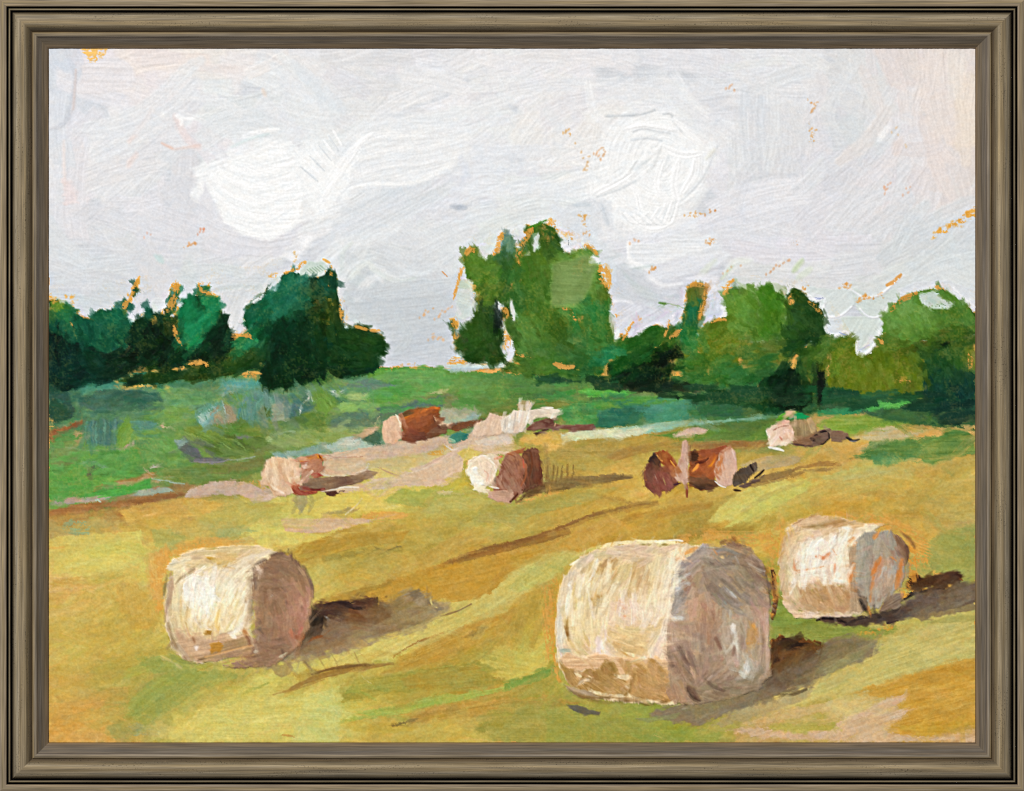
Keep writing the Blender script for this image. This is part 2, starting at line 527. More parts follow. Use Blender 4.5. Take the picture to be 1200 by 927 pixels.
for i in range(8):
    S('ffffff' if i % 2 else 'e3e7ea', 2.2, [(352+i*5.5, 195-i*6), (372+i*4, 212-i*6)], var=4, ridge=.45)
    S('fbfbfb', 4, [(372+i*2, 248-i*6), (395+i*3, 212-i*6), (425+i*2, 162-i*1)], op=.5, var=4, ridge=.35)
S('ffffff', 3, '285,160 310,153 326,152', op=.8, **sk); S('d8e8e8', 2.5, '272,172 292,163 315,157', op=.7, **sk)
F('e2e2e7', '240,215 252,238 262,262 285,276 320,282 350,262 362,258 330,300 250,300 225,260', c=(310, 160), rag=2.5, op=.85, **sk)
S('b9c0ca', 6, '530,242 545,243', op=.9, **sk); S('c3c9d2', 4, '535,246 552,240', op=.6, **sk)
S('dfe3ec', 10, '540,185 545,210 530,225', op=.5, **sk)
# bright cloud right of centre, knife-like ridges
F('f8f9f9', '700,175 730,135 762,128 788,132 812,165 838,170 842,185 820,215 792,262 760,276 722,262 700,240 690,215', c=(775, 190), op=.85, **dict(sk, soft=4, rag=4))
for i, (c, w, p) in enumerate([('ffffff', 6, '735,150 752,146 770,148 790,152'), ('d9dcdf', 1.6, '742,154 755,151 770,154 785,156'), ('d5d9dd', 1.6, '740,164 758,162 775,165'),
 ('c5cace', 1.7, '710,136 740,135 757,133 767,129'), ('c9cdd0', 1.8, '778,134 786,134 792,145 803,157 818,166'), ('ffffff', 7, '790,140 806,156 822,168'), ('ffffff', 8, '775,172 800,182 822,180'),
 ('dfe2e3', 1.6, '775,172 768,188 760,202'), ('e2e5e6', 1.6, '784,182 779,196 773,206'), ('ffffff', 8, '775,195 770,220 785,240'), ('ffffff', 8, '795,190 790,215 795,235'),
 ('fdfdfd', 8, '815,188 812,205 800,225'), ('d9dcdf', 1.5, '840,172 826,205 802,232 788,238'), ('ecebe4', 5, '836,176 828,185', ), ('ffffff', 7, '730,210 745,225 750,245'), ('f2f4f4', 5, '745,190 735,205 725,215'),
 ('d3d7da', 1.5, '700,230 725,222 745,212'), ('ffffff', 9, '738,255 765,266 790,258'), ('ffffff', 8, '700,225 722,215 738,205'), ('e6eaeb', 3, '745,198 762,186')]):
    S(c, w, p, **dict(sk, ridge=.4))
for i in range(10):
    S('ffffff' if i % 2 else 'eceeef', 3, [(728+i*5, 250+i*.5), (742+i*5, 262), (760+i*4, 250-i*2)], op=.7, var=4, ridge=.4)
for i in range(12):
    S('eceded' if i % 2 else 'f7f7f6', 4, [(640+i*4, 195-i*.5), (665+i*4, 170+i*4), (700+i*3, 160+i*4)], op=.35, var=4, ridge=.35)
F('e0e3e8', '665,240 690,232 716,236 718,268 700,262 690,285 668,268 640,262 655,250', rag=2, op=.6, ang=50, **sk)
S('c9d3da', 5, '672,240 690,240', op=.6, **sk); S('cfd6dd', 6, '705,240 712,262', op=.6, **sk)
# lower clouds and grey swirl
for c, w, p in [('e9ecee', 16, '360,330 385,300 410,285 440,278 470,262'), ('e3e7e8', 10, '395,345 405,318 420,305 440,300'), ('dde4e2', 6, '392,335 400,315 402,295 412,285'),
 ('eff1f2', 11, '418,352 430,332 440,325'), ('e6ebe8', 8, '410,325 430,308 442,318 470,330 485,325'), ('f4f5f5', 4, '440,322 448,330', ), ('d6e0dc', 2.5, '470,331 485,326 500,316'), ('e9eced', 5, '440,310 462,324 490,318 520,300'),
 ('dfe3e6', 14, '455,300 490,318 530,298'), ('e0e3e6', 12, '440,285 480,300 525,280'), ('d5dadd', 16, '420,345 470,338 530,332'), ('ced4d8', 18, '410,362 470,358 525,352'),
 ('cfd5d9', 18, '430,385 480,382 530,372'), ('ccd2d8', 18, '460,405 500,400 528,395'), ('d3d8de', 12, '455,422 490,425 520,420'), ('d0d6d8', 12, '465,370 478,395 465,412')]:
    S(c, w, p, op=.75, **sk)
F('eff1f3', '735,288 770,284 830,276 845,290 800,300 765,312 740,314 733,305', rag=2, op=.9, **dict(sk, ridge=.35))
S('ffffff', 5, '737,285 739,305 760,315', **sk); S('c9d3d0', 2.2, '738,316 765,311', op=.8, **sk)
S('eceef2', 16, '760,325 800,315 850,300', op=.7, **sk); S('f3f4f7', 4, '762,325 775,334 800,333', op=.8, **sk)
F('d5d9df', '722,312 750,318 770,342 800,352 815,345 800,370 770,358 735,350 718,340', c=(800, 220), rag=2, op=.8, **sk)
for i in range(6): S('c9d3d3', 1.6, [(728+i*3, 316+i*5), (745+i*4, 332+i*4), (762+i*4, 340+i*3)], op=.5, **sk)
F('dcdee6', '716,352 740,352 765,360 800,358 808,372 800,390 782,392 780,382 762,382 745,394 728,392 716,388', rag=1.6, ang=-30, **sk)
S('f4f5f9', 3, '720,353 730,353 742,356', **sk); S('edeff5', 5, '722,385 735,372 750,362', op=.7, **sk)
S('5f8a3a', 2.4, '772,355 785,356', rag=1); S('a9bd92', 2.2, '785,356 800,361', op=.8)
S('dfe6d8', 8, '815,330 828,315 838,305', op=.6, **sk); S('eef1ea', 9, '850,322 862,308 880,305', op=.7, **sk); S('c8d8ac', 2, '845,327 858,312', op=.6, **sk)
F('ecebef', '800,330 820,328 830,340 825,372 838,375 850,372 848,340 838,336 842,325 820,320', rag=1.5, op=.8, **sk)
F('fffefc', '50,50 1150,50 1150,250 860,300 740,290 640,230 540,270 400,290 50,330', op=.05, var=0, ridge=0, grain=0, lip=0, thick=0, soft=30)
F('c6ccd2', '400,335 470,325 535,335 530,430 455,430 410,370', op=.25, var=3, ridge=.1, soft=6, rag=4)
# right-hand sky lobes cut in over the trees (later), greenish whites
S('c9d9b0', 6, '930,318 940,305', op=.7, **sk); S('d9e3cb', 7, '935,325 950,315', op=.5, **sk)
S('b9dbd8', 8, '183,300 190,306', op=.45, **sk)
# ground colour left bare between sky strokes
for c, p, n in [('e0a04c', '801,258 815,252 822,250', 16), ('d58a44', '830,249 838,248', 5), ('e2a868', '828,290 832,284 836,280', 22), ('dfa05a', '765,316 767,315', 8), ('e3b384', '706,170 709,178 706,185', 7), ('e0a85c', '664,152 667,160', 6), ('dfb27a', '672,166 690,192 683,200', 14),
 ('e5b48c', '855,100 860,108', 6), ('e3a868', '946,120 956,124 950,132', 12), ('e0a050', '950,146 953,158 949,166', 14), ('e8b89a', '1041,215 1035,230', 10), ('e9b99c', '1062,226 1066,220', 4),
 ('dd9c5c', '219,288 229,287', 9), ('dd9470', '236,272 238,270', 6), ('e7b9a4', '173,275 176,277', 3), ('e6b080', '700,176 703,190', 8), ('dea668', '688,270 690,278', 6), ('d9a070', '900,320 926,305', 9), ('e4b894', '742,282 748,284', 5), ('e9c9a0', '1048,150 1062,175', 5),
 ('d99860', '932,283 933,290', 4), ('e2b48a', '512,372 530,360', 10), ('e2b890', '505,395 520,400', 12), ('e0b080', '495,370 508,362', 8), ('e3b48c', '850,318 870,312', 4)]:
    dots(c, p, n, 1.5, 17)
F('e8b45c', '1092,280 1100,268 1115,262 1126,252 1143,243 1143,254 1122,264 1108,274 1098,277', dry=.5, rag=2.5, var=12)
dots('e6aa4c', '1094,277 1112,266 1125,258 1143,246', 40, 1.8, 4)

# ------------------------------------------------------------------ field and meadow (the canvas's own ground layer)
own_field()
FIELDP = '57,440 300,430 500,430 640,440 1143,440 1143,870 57,870'
F('dba650', FIELDP, col2='cda44c', ang=-12, ridge=.06)
CF = '''
70 470 3c6a50 0
120 468 3a7a68 -10
170 462 2f6a5c -5
230 470 4d7a60 5
90 540 4f8c3c -5
130 545 52903e -5
75 565 579a40 -5
180 500 5a8c44 -30
220 520 5c8840 10
260 505 55702c 0
300 520 6a8440 0
200 550 587c3a -5
260 555 6f7a3c -8
75 585 6aa044 -5
130 580 50943c -5
300 480 507c50 0
350 470 47735a 0
400 450 4d7a5c 0
450 440 5a9040 5
500 445 62964a 0
540 460 5a8a48 5
380 500 7c9450 -5
430 490 6a8c60 -10
350 530 6a8a58 0
420 520 7c9a98 -5
600 455 4c7a3e 0
640 470 5c8240 -5
700 455 3c6c3a 0
570 475 4f8040 10
720 490 2c6a4c 0
850 470 2c6238 0
900 470 2a5a30 0
900 500 4a6c34 -5
80 612 9a6838 -10
150 605 9c6a38 -6
210 600 b88c4c -6
90 630 c8a458 -5
140 625 cea853 -5
200 615 cfaa50 -8
250 610 c0ab52 -10
300 600 d0bc58 -15
85 650 d6c768 0
140 655 dacd6c -8
60 660 cfc35f 0
90 625 a8a458 0
75 685 d6a458 0
75 720 c9aa52 -5
130 700 cbb058 -40
160 660 d8cc6c -20
190 650 d0b45c -10
120 735 c2a346 0
150 760 c3aa4c -30
90 770 c2ac4e 0
75 800 c6a048 -5
120 790 b8a248 -10
150 800 a99f4c -40
100 830 c4a04a -10
90 860 d59c48 -5
160 845 a4a04c -60
145 865 bf9c4c -10
200 820 a8a44c -20
240 800 b0a44c -10
220 850 cdc062 -10
280 830 cfc466 -5
300 790 c0b45a -30
320 800 c8bc60 -30
340 850 d2c867 -10
370 790 cfc060 -25
390 830 cdcc70 -10
240 630 b4a355 -10
270 625 b8a656 -20
280 645 d9b870 -10
320 625 dccf6a 0
360 600 c4b862 0
330 610 b4b860 0
400 590 dccb62 -5
440 605 ddc45c -5
470 580 c9ba52 -10
520 585 b4ac50 -10
570 605 a8a54c -10
450 580 d4c25c -5
360 640 b8923c -15
400 625 b4903a -15
450 620 b4943a -10
480 635 b0983f -10
410 660 b29b40 -15
440 680 b8a14c -15
390 690 c4a850 -20
380 670 c2b45c -40
470 665 bfa24a -15
500 660 c09c42 -20
450 695 c0953c -15
520 620 b8a048 -15
560 640 c39a40 -20
600 620 ab9a45 -20
640 600 bf9c44 -25
620 645 bd8b30 -20
670 630 bf9038 -20
570 680 b98b30 -20
530 700 b98c32 -15
490 690 b98a34 -15
600 660 b98c34 -20
600 690 cdbd68 -30
640 665 b8a850 -30
560 715 ccbc68 -25
500 745 ccbb62 -30
440 745 d0bd68 -20
400 760 d4c064 -20
460 765 cfbf60 -30
620 700 c39b42 -70
640 720 c69e40 -80
600 735 b8953c -75
560 745 bf9a40 -35
520 765 b88c34 -20
480 790 a8983a -10
450 780 b0a044 -10
540 775 ad9a38 -5
560 795 b08e34 -5
500 810 a89836 -5
430 800 a8a043 -10
420 820 c8b048 -5
600 780 c4b44c -10
620 760 cdb850 -10
650 790 a4a043 -50
640 820 9c9640 -20
600 820 aa9240 -10
560 830 b4943e -10
500 830 b99c42 -15
480 850 b9a44a -10
450 860 ccae4c -10
540 860 c9b04c -10
600 855 a99e44 -10
670 850 a09642 -15
740 855 969640 -15
800 860 8f9838 -10
700 830 98963f -10
760 835 8f9a40 0
840 850 a89c4c -15
690 560 bf9a44 -15
640 550 b4984a -15
700 530 bc9a45 -15
660 530 ab9648 -15
740 525 c29a44 -15
620 575 a8a04c -5
680 590 c09c40 -25
740 570 cba448 -15
720 610 c2963a -20
760 620 c0963c -15
780 590 cfa244 -10
840 620 c8a045 -20
820 605 a8903c -60
870 600 c8b858 -25
860 580 cda84c -20
900 590 cfc468 -15
940 580 c9b45a -15
880 630 b8a54c -20
900 635 c39c3c -20
930 600 c59c40 -10
980 600 c4983c 0
960 620 c89c3e 0
960 560 cfa54a -15
900 565 caa24c -15
960 540 c8a048 -10
1010 570 cdab52 -10
1030 540 b4ac58 -10
1000 560 bda95a -10
1090 560 c9a850 -20
1060 590 c29c44 -30
1120 580 c8aa54 -20
1130 610 b8a45a -10
1080 620 caa048 30
1130 640 9c9a4c 0
1110 660 a8a452 20
1090 650 98984c 10
1080 635 c6a24a 20
1000 530 cda650 -5
960 520 c8a45c -5
1060 510 d0b06c -5
1100 505 d0a458 -5
1120 540 bfa452 -20
1060 560 ccaa50 -5
920 720 7d9040 -5
950 735 869242 -5
990 745 8a9040 -10
900 720 7a9040 0
1030 740 b8a850 -15
1060 750 c8bd70 -15
1110 735 c6bb6c -15
1030 780 c9bb6e -20
1000 800 c9b76a -25
960 810 ceb264 -25
1090 770 d0ba62 -15
1130 790 c89638 -15
1080 800 c49a40 -20
1110 830 c8962c -15
1060 830 d2a850 -30
960 835 b8a850 -20
930 850 c4ac60 -10
900 860 cda868 -5
980 865 c0a050 -5
1080 850 c8982c -5
1130 860 d4a878 -5
1020 850 d4b088 -20
1000 830 d0b87c -20
'''
base(FIELDP, CF)
G(1300, '50,445 300,445 640,445 1150,450 1150,880 50,880', CF, L=50, W=13, seed=11, var=7, ridge=.1, jit=5, grain=5, soft=2.2, rag=3, lip=.2, op=.7, col2=None)
G(1100, '50,595 300,585 640,505 1150,490 1150,880 50,880', CF, L=34, W=8, seed=12, var=10, ridge=.14, jit=8, grain=6, soft=1.1, rag=2.6, lip=.3, op=.6)
G(420, '50,605 300,590 640,515 1150,500 1150,880 50,880', CF, L=75, W=15, seed=13, var=20, ridge=.2, jit=11, dang=9, grain=6, soft=1.2, rag=3, lip=.4, op=.5)
# ------------------------------------------------------------------ meadow, left
gr = dict(W=1.4, var=14, ridge=.14, grain=7, rag=2.0, soft=1.5)
for c, p, k in [
 ('4d8440', '57,530 110,526 160,520 180,535 170,555 120,575 57,583', dict(col2='5c9c44')),
 ('5a8c4c', '70,522 150,520 175,500 230,505 240,540 200,560 130,545', dict(col2='6a8c48')),
 ('6a8a4e', '57,520 80,510 100,526 160,530 120,545 60,548', dict()),
 ('5c7c40', '185,550 240,545 320,532 322,545 290,558 230,566 190,562', dict(col2='6c8446')),
 ('70703a', '240,548 280,541 315,536 318,543 280,553 250,556', dict(op=.7)),
 ('a3763e', '150,560 185,552 182,560 140,572 110,578 112,570', dict(op=.8)),
 ('b3a078', '120,570 160,562 170,556 188,563 200,572 175,582 120,585', dict(op=.8)),
 ('9a6e46', '165,572 215,566 240,572 200,580 150,588 120,585', dict(op=.7)),
 ('4a9848', '95,580 140,570 176,560 176,572 140,582 110,585 80,584', dict(col2='3c8c3c')),
 ('5a9c46', '57,556 90,560 110,572 90,583 57,585', dict(col2='4c8c40')),
 ('a5a89c', '57,590 70,583 100,583 130,581 118,588 80,592 60,594', dict(col2='b89a86')),
 ('9aa79c', '150,580 178,572 200,570 204,576 180,580 152,583', dict()),
 ('8c5a30', '57,598 90,590 150,585 200,577 228,578 205,584 170,592 130,596 57,606', dict(col2='a56e3a')),
 ('b0803c', '57,604 110,597 180,590 226,581 222,590 150,600 57,612', dict(op=.6)),
 ('cfa54e', '140,600 180,587 225,583 262,590 260,600 200,608 150,612', dict(op=.8, col2='d0a850')),
 ('1f4c4c', '57,440 66,446 80,460 88,480 85,492 62,496 57,488', dict(col2='12382e')),
 ('0f3c30', '57,470 72,468 82,480 80,494 60,496', dict()),
 ('d9ac54', '57,490 64,492 64,500 57,503', dict(dry=.35)),
 ('8c9468', '66,499 80,496 102,490 100,494 76,502', dict()),
 ('7a4426', '57,504 72,500 88,494 102,490 100,498 84,506 66,514 57,519', dict(col2='9c6436')),
 ('6c4024', '60,512 76,502 96,496 80,508', dict(op=.7)),
 ('c49a6e', '82,508 98,502 100,512 97,520 88,516', dict(op=.8, dry=.3)),
 ('5c8a5c', '90,466 110,458 150,454 200,454 240,460 268,464 260,474 200,480 150,482 105,484 88,476', dict(col2='4a7262')),
 ('3a665c', '92,466 120,456 160,456 188,460 190,474 150,480 110,482 92,476', dict(col2='27544c', ang=-5)),
 ('285448', '112,462 150,456 186,460 192,472 184,479 140,478 118,470', dict(col2='3f6e5c', ang=-15, rag=2.2)),
 ('5f9468', '186,456 220,455 262,463 255,474 220,477 196,476 190,466', dict(col2='6a9854')),
 ('6f9a4c', '176,482 190,478 230,478 238,490 225,497 195,496 178,489', dict(col2='5c8c48')),
 ('d9b050', '140,452 172,451 200,452 198,455 170,454 142,455', dict(dry=.35)),
 ('4c7a5c', '92,483 140,480 170,486 165,495 100,494', dict(op=.7)),
 ('3f6c66', '99,494 118,490 146,493 140,505 136,521 110,522 99,522', dict(col2='52807a', ang=90)),
 ('4f8078', '150,494 180,493 186,496 178,503 155,506 152,500', dict(col2='4c8c74')),
 ('5c8c38', '150,488 156,505 160,514 150,524 138,520 134,506 142,496', dict(col2='6f9848', ang=-60)),
 ('c9b0a0', '141,526 148,520 157,517 158,520 146,527', dict()),
 ('dcbca8', '184,496 192,494 200,500 205,505 196,507 184,503', dict(dry=.25)),
 ('6a9a4c', '160,505 205,508 212,530 208,545 180,548 165,535', dict(col2='5c9050')),
 ('5c9c4c', '100,525 160,525 168,540 150,555 110,560 80,550', dict(col2='4c9444', op=.8)),
 ('7f9a90', '98,542 110,538 118,543 126,547 112,548 104,552 100,548', dict()),
 ('3c4a3c', '104,548 112,545 116,548 108,553 106,562 102,556', dict()),
 ('3f7a34', '112,552 140,549 136,555 118,558', dict()),
 ('a5a48c', '178,544 190,543 190,547 176,548', dict()),
 ('6c8458', '214,500 240,498 262,510 300,520 312,528 270,532 250,530 238,530', dict(col2='5c7c34')),
 ('43602c', '214,503 250,508 280,500 312,512 316,520 290,532 268,536 250,534 234,522', dict(col2='5c7c34', ang=20)),
 ('6c8a3c', '212,500 238,498 262,512 280,525 255,518 225,512', dict(ang=30, op=.8)),
 ('4c5a5c', '204,518 218,512 226,522 238,535 268,538 258,542 228,541 214,532', dict(col2='5c5c6c')),
 ('8aa8a4', '204,516 216,512 220,518 210,526', dict(op=.8)),
 ('6a6e78', '272,505 290,508 296,512 280,515', dict()),
 ('4c7a34', '240,500 300,495 312,502 306,512 270,510', dict(col2='6a7a34')),
 ('9cb078', '310,512 330,505 340,520 336,525 312,517', dict()),
 ('5a9484', '228,480 240,472 262,470 262,488 250,498 230,496', dict(ang=60, dry=.2)),
 ('8fb4b4', '232,488 246,478 262,470 264,482 256,490 246,498 234,496', dict(dry=.38, ang=60)),
 ('a09478', '246,482 256,475 270,472 278,478 277,494 262,498 246,496', dict(ang=80, col2='8f8868')),
 ('b0a490', '258,484 265,474 270,486 264,496', dict(dry=.4, ang=80)),
 ('8fb0ac', '256,462 262,450 272,444 296,446 300,452 276,460 262,464', dict(col2='6f9c94', dry=.15)),
 ('5c9084', '276,452 304,446 306,462 320,466 310,472 280,466', dict(col2='4f8470')),
 ('4a7f78', '278,472 290,464 312,458 330,466 350,474 345,490 320,492 290,494 278,484', dict(col2='5f9080', ang=80)),
 ('3c5c34', '304,480 316,474 318,488 306,492', dict()), ('8c9c8c', '318,476 336,470 346,480 342,492 322,492', dict()),
 ('4f8a40', '265,464 290,460 296,470 280,476 262,474', dict(op=.8))]:
    F(c, p, **dict(gr, **k))
for i in range(7): S('1f5f68' if i % 2 else '5a9c90', 2, [(102+i*5.5, 494), (101+i*5.5, 508), (103+i*5.2, 521)], op=.5, var=8)
for i in range(6): S('3f6a24' if i % 2 else '86a860', 1.8, [(216+i*12, 506+i*2), (230+i*12, 512+i*1.4), (252+i*9, 524+i)], op=.5)
for c, w, p in [('7f9a6c', 2, '76,524 110,528 150,524'), ('c9cfc0', 1.6, '176,549 190,543'), ('a9c4c8', 1.6, '178,561 200,565 215,567'), ('8c8c9c', 2, '225,541 255,542 270,538'),
 ('b8a884', 1.6, '168,548 178,556 184,554'), ('a3b0b0', 1.8, '270,540 298,535'), ('4ca848', 3, '105,580 140,574 172,565'), ('58b04c', 2, '115,583 150,574'), ('d9a060', 2, '57,588 65,584'), ('b4d0cc', 2, '112,586 118,588'),
 ('9cc0c0', 2.4, '244,492 252,484 262,474'), ('bcd4d8', 2.2, '262,476 264,484'), ('aec8c8', 2, '232,488 242,496'), ('3f8090', 3, '278,490 284,474 290,466'), ('60a098', 3, '296,490 300,474 310,464'), ('7fb0a8', 2.5, '312,462 318,470 312,484')]:
    S(c, w, p, op=.8)
# ---- meadow, middle
for c, p, k in [
 ('3c6c4c', '300,455 345,456 390,452 440,444 470,440 480,450 440,470 380,476 340,470', dict(col2='52805c')),
 ('5f8c74', '345,460 380,452 420,440 450,448 500,452 470,460 400,462 360,472', dict(col2='4c7c64')),
 ('5c7c7c', '400,447 450,440 480,448 470,456 420,456', dict(op=.6)),
 ('5f9454', '438,442 470,431 520,430 522,442 526,452 500,458 470,452 445,448', dict(col2='6aa858')),
 ('4a8a44', '430,460 450,453 485,452 492,462 470,470 440,474 420,468', dict(col2='529c44')),
 ('9cb878', '402,464 412,458 432,460 428,470 408,470', dict()),
 ('7caa60', '395,476 410,468 440,474 470,476 440,482 400,482', dict()),
 ('a9b47c', '494,462 505,458 525,456 520,461 500,464', dict()),
 ('6a8450', '480,464 520,462 545,468 548,476 500,478', dict()),
 ('6f7f50', '520,460 532,466 550,472 552,482 520,480', dict()),
 ('4c6a68', '440,478 480,472 516,464 518,476 495,480 450,488', dict(col2='406060')),
 ('50803f', '532,452 560,446 600,446 625,460 610,478 585,486 560,482 540,472', dict(col2='568c40')),
 ('609450', '534,456 550,448 575,448 570,460 548,466', dict(op=.8)),
 ('7c7c3c', '560,486 600,470 625,474 610,482 590,490 560,492', dict(col2='6c8440')),
 ('466c58', '395,485 430,480 432,492 400,500 380,498 384,488', dict(col2='52786c')),
 ('54705c', '382,496 440,488 446,496 420,506 390,504', dict()),
 ('5c7c5c', '440,485 500,476 480,482 462,490 446,498 436,496', dict(col2='4c6258')),
 ('728c60', '385,500 430,500 440,508 416,516 388,516', dict(col2='8fa070')),
 ('8fa45c', '320,512 350,506 400,500 416,508 400,522 360,526 330,524 320,520', dict(col2='7c9450')),
 ('6c8a4c', '320,524 350,524 382,518 392,522 360,532 322,534', dict()),
 ('56803c', '344,490 352,482 390,484 386,498 370,501 350,498', dict(col2='4c6f30', ang=15)),
 ('6a943c', '364,464 378,457 390,462 396,474 382,485 370,480', dict(col2='547c34', ang=65)),
 ('2f5c5c', '340,478 360,462 366,478 352,486 340,490', dict(col2='43706c')),
 ('4c6e80', '340,474 352,466 350,482 342,486', dict(op=.6)),
 ('b9c8bc', '386,456 402,457 398,464 388,462', dict(dry=.3)),
 ('8ca8a4', '320,532 350,528 380,518 394,520 380,530 340,536 322,538', dict(col2='7a9c94')),
 ('a9bcb8', '382,524 400,512 425,512 450,517 440,524 420,530 392,532', dict(dry=.15, ang=-10)),
 ('c4ccc8', '395,518 410,513 425,518 420,524 400,524', dict(dry=.3)),
 ('3c5f50', '424,512 440,502 448,508 446,524 432,520', dict()),
 ('c4a888', '412,514 425,506 440,496 446,500 436,508 424,514', dict(dry=.2)),
 ('c9bca8', '514,480 550,476 568,484 552,494 528,502 514,496', dict(col2='a9b098', ang=20)),
 ('8f9c80', '520,478 556,476 565,482 540,486', dict(op=.8)),
 ('8fa8a4', '540,492 552,484 566,484 560,492 546,496', dict(dry=.15)),
 ('7c4428', '528,498 545,494 566,490 575,488 560,498 536,506 526,504', dict(col2='5c3420')),
 ('e2ae54', '57,488 57,488 57,489', dict())]:
    F(c, p, **dict(gr, **k))
S('dfe6e6', 2.2, '351,486 354,474 362,466 361,456', taper=.8); S('c9dcdc', 1.5, '363,458 366,470', op=.7)
for i in range(5): S('84a860' if i % 2 else '48702c', 1.8, [(367+i*4, 463-i*.6), (374+i*4, 470), (381+i*3, 479-i)], op=.6)
S('a9c4a8', 1.6, '322,511 335,506 346,506', op=.8); S('d9c890', 1.6, '440,497 444,488'); dots('e0a050', '395,448 408,452', 10, 1.5, 3); dots('d9a04c', '455,432 490,428', 14, 1.4, 3)
# ---- pink and cream track, straw-coloured clearing
tr = dict(var=6, ridge=.2, grain=3, rag=1.4)
for c, p, k in [
 ('dcc0a8', '378,533 400,530 440,522 470,516 500,512 545,508 590,490 600,500 600,528 560,536 520,546 540,560 520,570 480,570 420,560 380,548', dict(col2='d4b8a4')),
 ('d4c27c', '428,540 470,534 500,530 520,520 530,528 510,545 478,555 440,556 428,548', dict(col2='c9bc8c', op=.85)),
 ('e0c4ac', '374,532 400,530 428,526 430,536 400,536 380,538', dict(ang=-10)),
 ('e4c8a4', '380,540 400,536 430,536 428,550 400,558 372,556', dict(ang=-5, col2='dcb898')),
 ('cbb49c', '430,545 450,550 480,555 478,560 458,556', dict(op=.8)),
 ('d2b8a0', '470,556 510,548 520,560 500,568 450,568 440,562', dict(col2='dbc0ac')),
 ('d8bca8', '480,550 505,540 525,530 545,532 540,555 525,568 500,568', dict(ang=-30)),
 ('dcc878', '440,560 430,548 445,548 470,555 460,560', dict()),
 ('d8c464', '536,532 552,520 566,528 560,536 544,540', dict(op=.9)),
 ('d9a850', '500,532 520,524 536,523 530,530 510,534', dict(dry=.25)),
 ('e8d8cc', '552,512 580,504 600,500 602,520 580,524 560,520', dict(col2='e0c8b4')),
 ('e0c4ac', '548,524 580,520 600,520 612,524 590,534 570,530', dict(col2='d6b89c', ang=5)),
 ('d9bca4', '548,506 570,494 592,490 590,508 560,516', dict()),
 ('d8a86a', '546,545 556,532 560,545 550,562', dict(dry=.35)),
 ('cbb090', '383,569 420,566 470,563 480,566 450,574 410,578 376,576', dict(col2='d8bea4')),
 ('dcc862', '380,582 420,576 470,570 500,572 490,590 450,600 420,598 400,602 370,606 345,600', dict(col2='d2bf5c')),
 ('a9ac54', '450,586 470,572 500,574 540,576 560,590 520,598 480,594', dict(col2='9c9f50')),
 ('bdb05c', '500,588 540,580 580,588 560,598 500,600', dict(op=.7)),
 ('d8c8a4', '511,576 530,576 528,579 512,579', dict()),
 ('d0b83c', '520,562 545,558 550,568 535,574', dict(op=.7)),
 ('d9a24c', '425,603 450,598 480,602 470,608 440,612 425,610', dict(dry=.25)),
 ('c9b0a0', '218,580 228,572 250,565 275,563 300,568 315,572 325,580 318,585 300,589 280,580 255,580 232,584 219,583', dict(col2='d6b8a8', sm=True)),
 ('d4a450', '292,564 306,562 310,572 300,570', dict(dry=.2)),
 ('dcb470', '57,676 90,678 80,690 57,694', dict(dry=.3)), ('c4963c', '60,680 94,677 84,684 62,688', dict(op=.7)),
 ('d0b094', '330,608 380,607 425,608 440,612 400,620 380,624 360,626 334,622', dict(col2='dcb690', rag=1)),
 ('a39470', '340,585 356,576 362,588 354,600', dict(op=.8)),
 ('a8985c', '378,602 410,594 418,598 400,604', dict()),
 ('dcd06c', '57,630 110,625 165,622 168,645 150,665 110,672 60,674', dict(col2='d2c264', op=.8, rag=3)),
 ('dccf6a', '290,622 330,624 380,626 400,618 380,632 340,640 300,636', dict(op=.85)),
 ('7fa07c', '70,620 80,608 108,612 104,628 84,626', dict(dry=.45, op=.7)),
 ('b48c34', '345,648 380,630 420,624 480,622 470,634 420,640 380,652 340,660', dict(op=.8, ang=-12)),
 ('ae8630', '352,642 380,628 395,624 372,650 348,662', dict(op=.8))]:
    F(c, p, **dict(tr, **k))
S('f1e2d4', 2.4, '383,576 400,571 420,571'); F('3c1c1c', '381,577 394,575 396,578 390,581 383,580'); S('3c2420', 2, '398,576 405,575')
S('ecdccb', 2.4, '420,553 430,548 433,544'); S('ecdcc8', 1.8, '375,556 390,558 405,557', op=.9); S('c08a78', 1.5, '376,534 400,536 425,535', op=.7); S('b4907c', 1.5, '443,548 460,555 471,559', op=.7); S('f0e4dc', 1.6, '521,522 530,527 536,526')
S('e6d8cc', 1.8, '470,558 500,548 524,534', op=.4); S('dccfa8', 1.6, '405,603 418,592 424,584'); S('b6975c', 1.4, '404,606 420,595', op=.8)
for x in (343, 352, 362): S('98905c', 5, [(x, 575), (x+4, 590), (x-1, 602)], op=.5, taper=.8)
S('3f8478', 11, '527,516 538,512 547,511', col2='1f6c68', taper=.5); S('7cb0a0', 3, '526,515 534,518')
